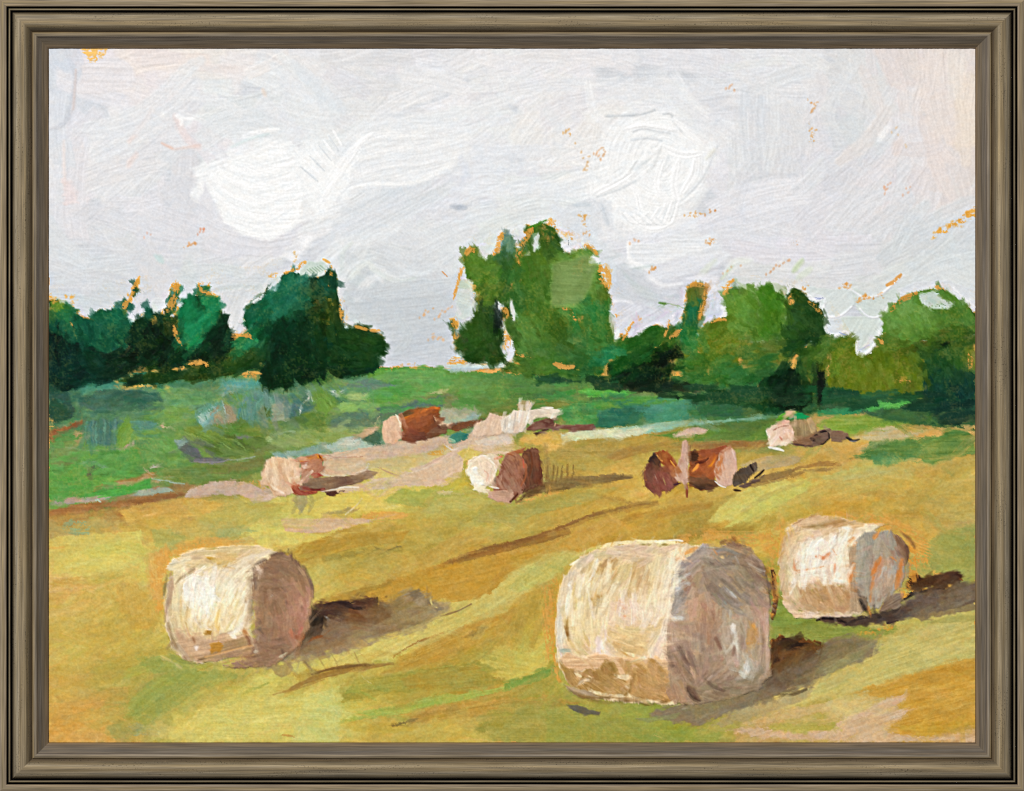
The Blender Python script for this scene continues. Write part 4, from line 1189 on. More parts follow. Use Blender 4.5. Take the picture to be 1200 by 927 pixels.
# ------------------------------------------------------------------ shrubs and right-hand trees
own('painted_bush', 'low mid green bush between the central tree and the slender one')
F('2f5c28', '728,394 745,397 752,390 762,381 777,382 786,392 794,404 796,414 760,418 720,424 716,410 724,404', ang=-15, col2='3c6a2c', **tk)
F('4c622c', '776,386 790,382 800,392 796,410 784,404', ang=-70, **tk)
S('e2a650', 3.5, '728,400 734,390 742,378', dry=.25); S('e2a650', 3, '776,396 782,382 784,375', dry=.3); dots('e0b080', '746,372 758,376', 5, 1.3, 2); S('dda04c', 3, '775,404 780,396', dry=.2)
own('painted_bush', 'almost black green bush, darkest patch in the middle distance')
F('143c1c', '711,424 736,414 762,408 776,412 784,422 788,440 770,444 716,446 710,438', ang=-30, col2='0f2c18', **dict(tk, var=12))
F('2c5c24', '711,424 736,415 762,409 770,412 740,424 716,434', ang=-20, op=.7, **tk)
F('0b1c12', '770,416 794,410 794,418 784,430 784,442 770,444 724,446 740,430 760,424', ang=-30, **dict(tk, var=14))
for i in range(6): S('34503c', 1.1, [(744+i*6, 444), (754+i*5, 430)], op=.5)
own('painted_tree', 'slender leaning tree with ochre edges and a green core, right of centre')
F('8c7a34', '800,376 805,350 806,336 816,331 830,338 828,352 820,376 815,392 806,400 796,392', ang=-75, **dict(tk, grain=10))
F('1f6c50', '802,372 808,352 818,340 822,348 812,372 804,384', ang=-70, **tk)
F('2f7038', '796,388 806,378 816,384 826,400 826,412 810,418 796,408', ang=60, col2='3a7840', **tk)
F('b88a3c', '820,346 828,340 828,356 820,376 816,380 818,360', dry=.2, ang=-75, var=13)
dots('c8924c', '806,340 812,332 826,334 826,344', 30, 1.8, 3)
own('painted_tree', 'bright green and ochre tree mass right of the slender tree')
F('5f6f22', '818,388 832,378 848,372 862,378 868,400 866,430 846,446 812,438 790,434 794,414 820,412', ang=-60, col2='6f7a28', **dict(tk, grain=9))
F('4a6a34', '790,420 820,412 850,420 880,436 860,450 800,446', ang=5, op=.7, **tk)
F('3c7038', '800,436 840,428 870,436 880,446 850,452 810,446', op=.8, **tk)
F('5c7838', '848,352 856,340 868,334 890,336 910,338 922,336 922,356 921,394 900,402 872,404 856,392 850,370', ang=65, col2='55782c', **dict(tk, grain=7))
F('6c8a42', '850,360 862,344 884,336 892,344 880,370 868,390 852,386', ang=40, col2='74964c', **tk)
F('4a7426', '890,356 900,346 910,344 916,352 916,386 904,396 890,390', ang=80, col2='4c7a20', **tk)
S('7ca850', 3, '918,346 919,370 918,396', op=.7)
F('5f7030', '862,404 900,398 924,396 934,404 926,424 900,430 870,430', ang=-10, col2='6a7a34', **tk)
F('2f6a3c', '860,430 900,424 924,426 910,446 880,452 856,446', ang=-20, op=.85, **tk)
F('4c6c34', '842,350 854,338 862,330 866,338 856,350 850,366', op=.7, **tk)
own('painted_tree', 'dark green square-topped tree with a nearly black trunk patch')
F('2f4c2a', '921,344 930,338 942,342 956,352 965,368 967,390 958,400 940,404 924,412 920,390', ang=50, col2='3a5830', **dict(tk, grain=9))
F('16381c', '922,402 944,394 966,384 968,394 948,402 930,412', ang=-20, **tk)
F('4c6430', '940,408 964,396 972,400 970,430 960,470 940,466 932,430', ang=85, col2='3c5c2c', **tk)
own('painted_bush', 'dark rounded bush under the square-topped tree with an almost black trunk patch')
F('0e2c18', '890,450 902,436 922,430 940,432 950,450 952,474 938,482 910,482 888,470', ang=-60, col2='0a1f12', **tk)
F('1c4426', '884,470 890,446 900,440 896,462 902,482 888,480', ang=-70, op=.9, **tk)
F('0a140c', '958,434 966,432 968,446 964,470 956,476 956,456', ang=85, **tk)
F('2c4c34', '966,440 976,444 972,466 964,468', ang=85, op=.8, **tk)
F('5c7838', '968,412 980,406 984,416 974,440 964,444', ang=-80, op=.8, **tk)
F('1f4a2c', '868,466 900,474 950,482 960,478 950,486 900,484 864,474', **tk)
F(og, '920,350 928,344 932,356 924,358', dry=.45); S('dca04c', 3, '928,340 926,356', dry=.35); S('dca04c', 3, '948,354 954,360 962,366', dry=.3); dots('dca04c', '940,338 946,342', 14, 2, 2); dots('d0a040', '870,408 874,414', 7, 1.8, 3); dots('c8a040', '920,400 922,406', 4, 1.6, 3)
dots('d4a84c', '858,412 868,408', 12, 1.6, 3); dots('d8b460', '800,434 812,432', 8, 1.4, 8); dots('c8a850', '826,438 834,432 836,428', 20, 1.4, 8); dots(og, '834,376 842,372 850,374', 18, 1.7, 3); dots('e0a852', '786,396 792,390 797,384', 26, 2, 5)
F(og, '846,336 856,330 860,326 860,334 854,344 850,350', dry=.2, rag=1.6, var=14)
own('painted_bush', 'ochre green bank of foliage below the notch of sky on the right')
F('66741f', '976,406 990,400 1003,404 1012,416 1034,400 1050,404 1082,404 1084,440 1082,464 1040,464 980,464 970,450 974,424', ang=80, col2='6f7a26', **dict(tk, grain=8))
F('4a6c28', '960,398 984,390 1000,394 1004,408 985,412 966,420', ang=-20, **tk)
F('55641e', '1024,402 1064,400 1084,396 1084,418 1040,420', op=.7, ang=0, **tk)
dots('c8a840', '1046,446 1056,444 1066,448', 26, 1.6, 3); dots('c8a43c', '996,398 1002,408', 8, 1.6, 4); dots('b8983c', '1018,416 1022,436', 7, 1.6, 4); dots('b89c3c', '964,430 968,440', 7, 1.6, 4); dots('d89c40', '988,404 998,396', 8, 1.3, 5)
own('painted_tree', 'light green rounded tree cut off by the right edge of the painting')
F('6f8f48', '1033,374 1042,360 1054,348 1070,342 1094,337 1106,334 1116,342 1128,354 1143,366 1143,392 1110,396 1080,400 1060,410 1040,404 1033,392', ang=55, col2='5f8238', **dict(tk, grain=6))
for i in range(10): S('8fa868' if i % 2 else '64843c', 2.2, [(1040+i*6, 374-i*2.6), (1047+i*6, 392-i*2)], op=.55)
F('55783c', '1094,350 1110,350 1126,358 1142,372 1140,384 1110,388 1092,376', ang=50, op=.8, **tk)
F('48581f', '1064,408 1080,396 1110,384 1143,384 1143,402 1110,408 1084,414 1060,416', ang=-15, col2='3c5424', **tk)
F('1f4428', '1082,412 1110,400 1143,398 1143,436 1130,452 1082,454', ang=80, col2='2c5428', **dict(tk, grain=9))
F('8c8c34', '1131,410 1143,406 1143,432 1128,434', dry=.1, **tk); F('e0b448', '1134,416 1142,414 1142,430 1132,430', dry=.38, rag=2)
F('123a34', '1082,440 1100,430 1143,434 1143,478 1100,478 1080,468', ang=80, col2='1c483c', **dict(tk, grain=10))
F('101f14', '1094,402 1110,398 1118,402 1100,412', op=.8, **tk)
S('c8963c', 5, '1044,366 1052,354 1060,348 1074,343', dry=.3, var=12); dots('d09440', '1096,334 1104,334 1108,340', 24, 1.7, 3); S('5c5c24', 3, '1106,340 1112,350 1118,354', op=.9); S('3c5424', 3, '1126,352 1136,362 1143,370', op=.8); F('e2ae54', '1030,396 1036,392 1036,402 1028,404', dry=.25)
CUR[0] = 1
F('d6ddd4', '846,334 858,326 866,334 880,340 900,330 880,325 850,322', op=.35, **st)
S('b9c9a8', 4, '862,328 872,336 884,342', op=.8, **st); F('c3cfb4', '896,330 912,332 922,340 918,346 905,340', ang=40, op=.85, **st)
F('dde4e2', '945,335 963,338 985,338 1001,340 1002,356 987,371 968,372 963,354 950,352 944,342', ang=-40, **st)
F('d8e0da', '996,338 1008,340 1019,347 1034,344 1048,338 1056,350 1046,356 1040,366 1031,372 1010,370 1002,358', ang=20, **st)
F('dfe6ea', '966,373 975,371 991,374 992,388 980,395 970,392 966,386', **dict(st, rag=1))
F('d9e2dc', '986,372 1008,370 1032,372 1032,390 1026,404 1016,414 1008,416 1002,412 1003,396 989,388', ang=-60, **dict(st, rag=1))
F('e2e6ea', '1052,338 1074,330 1110,328 1143,340 1143,364 1128,352 1112,342 1100,336 1074,342 1058,346', ang=35, op=.9, **st)
for w, p in [(3.5, '946,345 954,352 965,350'), (3, '966,352 966,366 972,372 986,370 998,360'), (2.5, '996,338 1010,348 1020,349 1034,344 1046,334 1060,322'), (2.5, '1008,362 1018,371 1032,370 1044,354'), (3, '967,376 968,390 978,394 990,389'), (3.5, '990,388 1004,398 1004,410 1010,416 1020,410 1028,398 1032,386'), (2.5, '1118,338 1130,350 1143,360')]:
    S('f3f5fa', w, p, **dict(st, ridge=.4, lip=1.2))
S('a0aac8', 1.4, '956,350 964,350'); S('8fa0cc', 1.2, '984,390 992,393'); S('b4bcd8', 1.2, '1005,412 1018,404', op=.8)
F('c8d6cc', '1076,344 1098,340 1106,350 1118,354 1112,362 1094,362 1080,358', ang=30, dry=.2, **st); F('e6eaea', '1074,352 1086,352 1084,361 1076,358', dry=.2, **st)
F('dadfe8', '828,346 840,340 848,352 850,364 846,374 830,374 824,366 828,356', ang=-75, **dict(st, rag=1.2)); S('f0f2f8', 4, '846,360 850,366 844,372', **st)
S('e0a050', 6, '1040,334 1048,330 1056,322', dry=.3, var=14); dots('e0a050', '984,337 990,334 996,340', 14, 1.8, 3); dots('e0a050', '1004,354 1012,348 1018,350', 22, 1.8, 3); dots('dc9c50', '1028,350 1034,344', 8, 1.6, 3)
# ------------------------------------------------------------------ the ground and trees worked over wet
LOW = '50,600 50,335 200,320 345,300 420,380 450,430 520,430 540,280 640,250 720,300 740,380 860,320 960,330 1010,410 1080,330 1150,330 1150,880 50,880'
smear(420, '540,300 640,275 700,310 720,390 860,345 960,360 1010,415 1080,350 1150,360 1150,480 530,440', L=20, W=6, op=.6, seed=42, jit=6, ridge=.12)
smear(1100, '50,350 150,372 205,345 250,345 280,395 310,330 390,325 405,385 450,400 440,450 50,500', L=13, W=3.6, op=.6, seed=43, jit=12, pull=.45, ridge=.2, dang=35)
smear(1700, '532,430 532,385 548,290 640,258 700,290 720,390 800,335 860,335 960,345 975,395 1010,415 1040,360 1100,335 1150,360 1150,500 640,450', L=13, W=3.6, op=.6, seed=44, jit=12, pull=.45, ridge=.2, dang=35)
smear(1800, '50,455 300,448 640,440 1150,470 1150,500 640,520 300,590 50,605', L=14, W=3.2, op=.5, seed=45, jit=9, pull=.4, ridge=.14, dang=20)
smear(1800, '50,600 300,585 640,515 1150,505 1150,880 50,880', L=26, W=3.2, op=.5, seed=46, jit=9, pull=.35, ridge=.12, dang=16)
TM = blur(np.isin(OWN, [i for i, o in enumerate(OWNERS) if o[0] in ('painted_tree', 'painted_bush')]).astype(np.float32), 2) > .6
KEEP[0] = 1
G(2100, '57,330 300,300 540,270 720,280 1143,330 1143,480 57,460', '62 365 4a7040 60; 66 380 1c5040 90; 62 400 0c2a24 90; 62 430 10302c 80; 75 372 2a6a48 30; 95 375 24604a 55; 115 372 236048 60; 135 370 256850 20; 100 395 1c5240 60; 120 400 1f5844 60; 140 395 1e5a42 -40; 110 420 0f3428 50; 80 420 0a2a26 80; 90 440 0c2c26 -10; 130 425 0a2418 -20; 150 410 0a2016 -40; 175 385 10281a 70; 175 360 1c5444 90; 165 405 0c2418 50; 190 400 122c18 60; 200 385 2c3c1c 70; 190 420 0c2416 -40; 205 415 10301c -60; 222 360 227a54 -50; 222 385 24805c -40; 228 400 26845a -40; 232 358 10402a 60; 245 358 26805a 0; 245 375 1c6a48 -50; 258 385 0a2216 -60; 250 400 0a2014 -50; 235 420 0c2818 -50; 262 410 10261a -50; 180 440 26401c -8; 230 436 33481e -10; 270 422 3a5022 -20; 295 418 2c4420 -15; 282 404 2c7c54 -35; 295 395 34805a -35; 300 355 246048 -50; 320 345 266850 -40; 340 335 2c6e58 -40; 350 325 3c7866 -50; 325 362 2a6e56 -30; 345 355 2a6650 -30; 300 375 1c5a40 -40; 310 390 113c28 90; 335 385 0f3424 80; 330 410 0a2c1c 80; 315 435 0c2c1c 80; 355 375 12341f 70; 350 410 0c2c1a 70; 372 330 123020 80; 382 338 20584a 40; 390 325 1c4434 80; 378 355 2c3c1a 80; 392 362 38481e 90; 380 375 263a18 80; 375 400 16341a 80; 395 400 1c3c1c 60; 415 395 28441e 20; 435 395 2c4820 10; 440 412 1c3c1c 30; 420 420 163a1c 0; 400 430 10301a -10; 360 440 0c2c1c -10; 553 298 6a8038 60; 560 315 5f7c34 50; 575 320 5c7a32 -30; 590 300 3c5c34 90; 595 285 6c8c80 90; 598 320 38602c 90; 570 340 54702e -50; 562 352 5c742e 60; 560 370 34501f 80; 545 395 345220 60; 560 400 3a5a24 -40; 572 385 2c4a1c 80; 583 375 14241a 90; 550 415 2c4a20 0; 575 415 2c481c 60; 588 405 28401c 80; 615 300 4e6e2e 70; 620 330 4c6e2e 70; 635 275 4a602c 80; 650 280 34502a 60; 640 300 55702c 70; 630 320 527030 80; 645 340 4c6a2c 80; 665 315 7c9c54 5; 690 305 7a9850 5; 665 335 86a45c 5; 690 330 7c9c54 10; 660 352 8caa60 5; 685 350 74924c 20; 700 325 5c7c3a 60; 705 345 5c6c2c 70; 605 350 3c6430 80; 610 375 5c8040 60; 625 390 6a8c4c 60; 615 410 5c7e44 50; 640 370 4c6a2a 80; 650 380 44601f 70; 660 395 425e26 60; 680 370 367c48 70; 700 365 3a7a44 70; 710 360 3c7038 80; 690 385 447440 60; 712 390 446e34 80; 640 410 4c7038 20; 670 410 44683a 10; 700 405 4a7a40 20; 640 430 50742e 5; 610 430 4c6830 5; 680 430 2f5a30 5; 705 420 2c6e48 0; 720 415 2c7a54 0; 735 400 3c6428 -20; 760 390 2c5824 -20; 775 388 3c5c24 -60; 745 405 28541f -20; 785 400 4c6a2c -60; 730 425 205020 -30; 755 418 1c4a1f -30; 740 438 10301a -30; 770 430 0c1f14 -40; 785 415 0f2014 -20; 760 440 0c2416 0; 812 345 6c7034 80; 815 360 206850 -70; 808 375 2c6848 -70; 825 350 8c7c38 80; 805 395 2c7040 70; 815 405 3c7840 60; 830 390 5f7426 -40; 845 380 66742a -50; 855 395 6c7c2c -40; 840 410 5c7228 -20; 820 425 4c6c2c 0; 810 440 3c6c34 0; 850 430 3c6c38 0; 860 345 6c8c40 50; 880 345 648838 50; 870 365 6c9040 50; 865 385 6a8c44 20; 885 380 5c7c34 40; 900 350 4c7a28 70; 905 370 487020 80; 895 385 4c7428 60; 915 370 608038 85; 870 400 6c7c3c 5; 900 405 66763c 5; 880 415 4c6c34 -10; 900 425 3a6a38 -20; 870 435 3c6c3c -10; 935 350 3c5828 50; 945 365 34502c 50; 930 380 34522c 60; 955 375 304c28 60; 940 395 244420 -20; 955 398 1c3c1c -20; 930 405 20441f -30; 950 415 486428 -20; 980 400 4c6828 -20; 965 410 54702c -40; 900 450 1a4024 -60; 915 440 12301a -60; 930 445 10281a 80; 920 460 0c2014 80; 900 470 1a3c1f -40; 945 440 34542a 85; 950 460 1c3c20 85; 962 445 101c10 88; 975 425 667826 -70; 990 415 6a7628 -60; 1000 440 6a7826 80; 1030 420 60701f 80; 1030 445 70782a 80; 1060 430 68742a 80; 1060 405 525f22 0; 1075 450 66702a 80; 985 455 66722a 80; 1045 375 70904c 55; 1060 360 7c9a58 55; 1060 385 74944c 55; 1080 370 70904c 50; 1085 350 6c8c4c 20; 1105 360 64863f 50; 1090 388 64843c 40; 1120 365 587c3c 50; 1135 375 587a3c 60; 1125 385 4c6c2c 10; 1045 400 5c7434 0; 1100 395 4a5c24 -15; 1135 395 44562a -10; 1095 410 34501f 0; 1095 425 1f4428 80; 1110 435 24482a 80; 1125 420 345c2c 80; 1137 422 8c8838 80; 1100 455 1c4438 80; 1125 455 183c38 80; 1140 440 204434 85; 1100 470 143a2c 0', L=15, W=6.5, seed=71, where=TM, jit=6, dang=16, var=13, ridge=.22, lip=.5, grain=9, soft=1.1, rag=1.8, op=.72)
KEEP[0] = 0
G(90, '600,434 720,444 840,452 1143,464 1143,492 1000,478 860,474 700,456 620,442', '640 436 1c4628 4; 700 445 16381f 4; 760 450 0e2416 3; 820 450 1c4426 3; 870 470 1c4826 0; 920 478 1a4022 0; 960 474 1c4a2c 0; 1000 470 1c4a2c 5; 1050 470 245430 -4; 1100 482 123628 0; 1135 488 12362c 0; 960 482 1f6c40 0', L=34, W=6, seed=72, jit=5, dang=6, var=12, ridge=.2, grain=8, soft=1, rag=2, op=.75)
G(330, '57,462 300,458 440,440 520,436 640,446 700,458 850,476 850,488 700,496 640,486 560,486 470,480 400,505 330,530 200,572 60,586', '75 470 2c5c50 0; 130 468 3c6a58 -5; 165 462 2c5c4c -10; 210 465 6a9468 0; 250 470 5c8c58 0; 120 510 44706a 90; 145 505 6c9440 -70; 170 500 4c8070 0; 200 485 749c50 0; 80 535 68a050 -5; 80 560 5ca048 -5; 130 540 5c9448 -5; 190 520 64964a 30; 200 550 5c8444 -5; 150 575 54a448 -10; 100 582 5c9c44 -5; 220 510 7c9050 20; 260 515 5c7430 30; 290 515 648438 10; 240 530 5c6460 20; 255 545 6c8440 -5; 300 540 7c7c44 -8; 265 485 8c9c88 60; 245 490 7caaa4 -40; 285 480 4c7c74 80; 300 470 608c80 70; 325 480 8c9488 60; 345 475 406c68 60; 380 470 6a943c 60; 365 492 50702c 20; 350 515 8ca060 -5; 400 505 88a068 -5; 420 490 5c7864 -5; 430 470 7cac64 0; 460 460 4c9440 0; 490 442 64a050 -5; 440 448 5c8c6c 0; 540 460 5c9448 10; 600 455 50803c 0; 580 475 64803c 10; 690 460 50a048 0; 680 485 3c7c44 0; 730 485 2c6a54 0; 780 480 4c8c74 -10; 850 478 2c6438 0', L=20, W=5, seed=76, jit=6, dang=12, var=13, ridge=.2, grain=7, soft=1, rag=1.8, op=.55)
# pale patch, dark knots and bare ground found again on top of the foliage
F('8aa65e', '646,308 668,303 690,297 700,310 696,328 690,344 680,356 660,359 645,359', ang=4, op=.55, var=18, W=1.3, ridge=.3, soft=1.4, rag=1.6, grain=3)
F('2a8458', '216,352 230,352 236,364 252,362 254,374 240,396 224,406 215,396', ang=-38, op=.4, var=16, soft=2, rag=2)
F('12221a', '580,352 585,354 589,372 586,384 580,384', op=.7, soft=1); F('0a140c', '959,436 966,434 967,448 963,468 957,472', op=.7, soft=1.2); F('0c2014', '905,446 925,438 940,446 944,466 925,478 900,470', op=.4, soft=4)
S('d8ddd9', 4, '631,276 628,284 626,294', op=.8); S('dde1dc', 4.5, '599,356 601,366 602,374', op=.9); S('e0e4ea', 7, '598,402 600,412 597,420', op=.9); S('dfe4e2', 4, '585,354 586,362', op=.8)
for w, q in [(7, '160,330 152,348 146,360'), (8, '207,334 204,350 196,364'), (6, '234,334 238,342 248,344'), (5, '202,378 206,392 213,406'), (6, '222,427 234,425 243,428'), (6, '286,439 296,438 305,439'), (7, '272,394 284,392 296,396'), (4, '336,320 348,314 358,308'), (5, '388,312 388,324 386,334'), (5, '399,352 400,366 402,378'), (4, '418,383 430,386 444,387'),
 (6, '546,298 552,290 556,294'), (6, '579,298 584,286 588,274'), (8, '606,300 612,284 622,270'), (4, '541,318 536,334 531,352'), (6, '530,378 534,386 534,396'), (6, '528,424 538,424 546,425'), (6, '556,338 561,342'), (7, '592,362 594,372'), (6, '594,392 596,406'), (5, '686,288 694,292 699,298'), (9, '706,312 712,322 712,336'), (6, '656,362 666,364 676,376'), (6, '650,426 662,430 672,430'), (4, '604,414 612,416 622,418'),
 (6, '806,336 814,333 826,335'), (5, '826,342 824,356 820,372'), (6, '848,344 854,334 859,328'), (3, '730,398 736,388 742,378'), (3, '778,396 782,386 784,376'), (6, '786,396 792,392 797,386'), (5, '834,377 842,374 850,375'), (4, '925,346 926,356'), (4, '948,354 956,360 962,368'), (6, '1044,364 1056,352 1074,344'), (5, '1096,336 1108,338'), (5, '1030,398 1034,402'), (5, '1048,446 1066,447'), (7, '1137,416 1137,430'), (4, '640,262 650,264'), (4, '655,276 670,280')]:
    S('dfa64f', w, q, dry=.46, op=.9, var=14)
COL[TM] *= .93
roughen(LOW, .8, ground=.12)
# ------------------------------------------------------------------ far bales
bk = dict(var=14, ridge=.26, lip=.5, grain=6, rag=1.5, thick=.6, soft=.9, W=1.35, L=22)
own_field()
F('7c5c48', '362,560 400,558 425,556 432,552 425,564 395,572 372,576 352,574 344,566', ang=-8, col2='8c6f54', **bk)
F('94785c', '410,560 430,550 444,552 436,560 418,566', op=.8, **bk)
own('painted_hay_bale', 'small cream bale with a pinkish end, farthest left in the painting')
F('dcc0a4', '312,542 318,536 330,536 345,538 352,542 352,560 354,568 345,578 334,583 322,580 314,570 306,566 308,554', ang=75, col2='d0b090', **dict(bk, var=14))
for i, (c, p) in enumerate([('f0e2cc', '314,540 312,552 314,564'), ('efdcc0', '320,538 322,552 328,566'), ('caa284', '326,540 330,556 336,566'), ('f0dcc0', '334,538 336,552 340,564'), ('e8d0b0', '342,542 348,554 350,562'), ('b8906c', '311,560 316,570 322,576'), ('f8f2e6', '317,568 324,573 332,578'), ('f4e8d8', '338,560 346,560 352,556'), ('c49c80', '307,556 311,546 314,540')]):
    A(c, 3, p, ridge=.35)
F('c09078', '352,542 362,540 378,540 380,550 374,556 362,556 354,564 352,552', ang=-60, col2='a8745c', **bk)
F('b8604a', '352,536 372,532 380,534 376,540 356,542 340,540', ang=0, op=.55, **bk)
F('d8bcb0', '352,545 360,542 362,548 356,552', **bk); F('b07c60', '362,550 372,546 374,556 364,560', **bk)
S('c07c34', 2.4, '352,540 364,537 376,535', dry=.2); S('e0952c', 5, '371,534 377,538', var=12); S('7c3c1c', 2, '374,534 378,540')
F('9c4838', '364,556 372,552 378,558 368,560', **bk); S('e6d0c4', 3, '349,568 358,560 366,552')
F('8c4030', '342,570 350,568 352,574 360,576 374,574 378,572 370,578 358,580 350,580 344,578', ang=30, col2='a4583c', **bk); S('6c2c24', 3, '356,572 368,574 380,573')
own('painted_hay_bale', 'reddish brown bale with a pale oval end, upper left of the track')
F('8c5634', '468,486 478,482 490,480 514,478 515,486 510,496 520,500 524,506 512,508 498,512 484,517 472,514', ang=-15, col2='7c4426', **bk)
F('6a5030', '467,486 480,480 498,478 492,484 474,490', **bk)
S('d07c30', 3, '471,491 482,488 494,482 506,478 514,479', var=16); S('e09848', 1.6, '490,484 500,480')
F('9c5c3c', '474,494 490,490 508,484 508,490 494,502 476,504', ang=-20, op=.6, **bk)
F('6c4030', '471,508 486,506 498,505 500,514 486,518 472,516', **bk); F('7c5a44', '500,508 512,500 524,502 522,508 508,512 500,514', **bk); F('5c3424', '506,490 514,488 516,498 524,502 514,502', **bk)
F('dcbca4', '447,505 449,494 458,488 464,486 470,492 471,504 470,514 462,520 452,520 448,514', ang=75, col2='d6b498', **dict(bk, rag=.7)); S('f6e6d4', 3, '464,486 468,492 469,500'); S('d49c44', 2.4, '458,519 466,516')
F('d0b498', '508,488 514,490 522,496 530,496 528,502 518,501 512,498', **bk)
own('painted_hay_bale', 'white streaked bale at the far end of the track, with a brown shadow')
F('dcc4b0', '574,484 590,488 592,504 586,510 560,512 552,508 556,498 566,494', ang=-70, **bk)
F('e6e0d8', '586,492 596,486 602,480 612,482 618,478 622,490 616,500 612,506 598,508 588,506', ang=-75, col2='ddc8b4', **bk)
F('e0d6c4', '620,480 634,478 646,478 656,481 650,492 640,490 628,490 620,496', ang=10, **bk)
F('a4986c', '606,474 612,469 620,470 624,478 616,482 607,480', **bk); S('cdb88c', 2, '620,470 623,476')
for p in ['610,482 608,494 606,502', '620,482 618,492 615,500', '598,488 596,500']: S('f6f4f2', 3, p, ridge=.4)
for p in ['604,484 603,494 602,504', '592,492 592,502']: S('bcb4b0', 1.4, p)
S('fbf8f4', 2.5, '640,478 648,478'); S('f4f0ea', 3, '650,484 646,490')
F('704838', '617,502 624,496 634,493 640,490 648,491 650,496 660,498 680,498 697,496 694,504 680,505 660,503 640,502 628,505 618,504', ang=-8, col2='7c584c', **dict(bk, rag=.8))
F('5c342c', '628,494 644,490 650,496 642,500 630,499', op=.7, **bk); F('4c342c', '625,508 632,504 642,502 646,504 636,507 628,510', **bk); S('b49470', 2, '648,505 651,496')
own('painted_hay_bale', 'bale with a bright white end and brown body beside a raked shadow')
F('5c3c2c', '612,528 622,524 630,526 634,540 636,556 632,568 620,576 610,580 606,560', ang=80, col2='6f4834', **bk)
F('8c5c48', '588,540 594,532 606,530 614,536 618,548 614,560 616,572 604,586 592,582 578,578 576,566 584,556', ang=60, col2='9c705c', **bk)
F('a06038', '594,532 606,528 616,524 612,532 600,534', **bk); S('9c5c3c', 3, '616,544 616,558 610,570', op=.8); S('b8604a', 2, '613,538 614,548'); S('6c3c24', 3, '622,530 624,544 620,560', op=.8)
F('c4a08c', '572,576 584,574 600,574 604,582 598,590 584,588 572,582', ang=5, **bk)
S('5c3420', 3, '598,588 604,582 612,574'); S('6a4a34', 2, '612,578 622,570 634,566'); S('3c2420', 2.5, '633,548 634,558 630,566'); F('8c7868', '576,564 580,556 582,566 576,572', **bk)
F('e6d8c0', '549,540 558,534 572,532 584,534 586,544 582,554 576,566 568,574 558,572 552,564 547,554', c=(564, 554), col2='f0e6d4', **dict(bk, var=12))
F('fdfaf4', '552,550 558,546 562,554 566,562 568,568 560,570 554,562', **dict(bk, ridge=.5)); F('ecdccc', '562,544 572,540 578,546 572,560 566,554', c=(566, 552), **bk)
F('ece4c8', '556,568 564,572 574,574 572,579 562,578 555,574', **bk); S('f8f0e6', 3, '575,540 582,548 577,558 572,566'); S('f4ece2', 3, '556,538 566,534 574,537'); S('f0e4d8', 3, '574,570 584,572'); S('d09880', 1.6, '568,552 572,556 570,564'); S('d4845c', 3, '580,538 588,535')
own('painted_hay_bale', 'left of the two rusty red bales, split by a pale pink stroke')
F('6e4636', '762,536 768,530 774,538 776,546 786,550 794,560 796,568 786,574 774,577 764,576 755,570 755,560 758,548', ang=65, col2='805040', **bk)
F('a45c2c', '768,530 778,528 788,534 796,546 792,556 784,550 776,544', ang=60, col2='8c4624', **bk)
S('e8b05c', 2, '770,534 776,540'); S('e0a448', 2, '786,540 792,548'); F('3c2c24', '760,540 766,531 772,540 774,548 764,544', **bk); F('884c44', '770,550 784,556 786,570 774,576 764,566', ang=60, op=.7, **bk)
S('b89484', 1.8, '767,556 771,566 773,575'); S('b07038', 3, '756,552 757,562', dry=.3); S('a88c5c', 1.4, '777,560 780,568'); S('4c2c34', 2, '790,568 798,566')
F('d0b0a0', '800,518 804,516 806,524 807,540 806,556 808,564 802,568 794,564 788,558 785,554 792,548 796,540 798,528', ang=-80, col2='c8a898', **dict(bk, rag=.8)); S('e4ccbc', 1.6, '806,530 806,545')
own('painted_hay_bale', 'right of the two rusty red bales, with a pale pink end')
F('8c5230', '808,530 818,528 832,526 844,524 846,530 842,545 838,560 840,570 822,574 808,570 807,550', ang=-10, col2='a0562c', **bk)
F('ac6438', '820,540 832,536 842,530 840,548 836,560 826,556 816,552', ang=-50, col2='984828', **bk); F('4c3020', '809,532 814,527 819,532 818,540 812,544 808,540', **bk); S('3c1810', 3, '815,543 824,541 830,537')
F('925236', '820,530 840,525 850,522 852,526 842,532 824,536', **bk); S('e08c2c', 3, '838,536 834,544 830,548', var=18); S('e08c38', 3, '812,552 816,548 818,544', dry=.2, var=18)
F('6c4a30', '808,558 824,560 838,562 844,570 832,574 814,572 807,568', ang=0, **bk); F('4a3424', '808,566 830,566 840,570 820,574', **bk); S('8c5030', 3, '805,568 805,582', dry=.1)
F('d2b2a2', '844,528 850,526 856,523 862,528 863,540 864,552 860,560 858,568 852,570 846,570 840,566 837,556 838,544 842,536', ang=80, col2='c4a494', **dict(bk, rag=.8)); S('f4ecec', 1.8, '838,564 844,569 850,571'); S('dcc4b8', 2, '858,528 862,540')
own_field()
F('5c4c3c', '859,556 866,550 876,546 886,542 888,548 882,556 872,566 860,570 858,562', ang=60, col2='6c5c4c', **dict(bk, lip=.5)); S('3c2418', 3, '860,574 868,575'); S('342820', 3, '879,545 883,552'); S('34241c', 3, '885,560 890,556 895,551'); F('6c5444', '866,570 890,560 896,556 890,564 872,572', **bk)
own('painted_hay_bale', 'small bale with a pink and white end under a green dab, right distance')
F('8c7a5c', '922,494 940,492 952,494 958,506 958,512 948,518 930,518 928,506', ang=85, col2='9c8a64', **bk); F('b8a078', '944,492 950,490 956,498 956,506 950,508 946,500', ang=70, **bk)
F('8a6a50', '928,516 944,510 956,508 962,514 956,522 944,524 930,522', ang=-10, **bk)
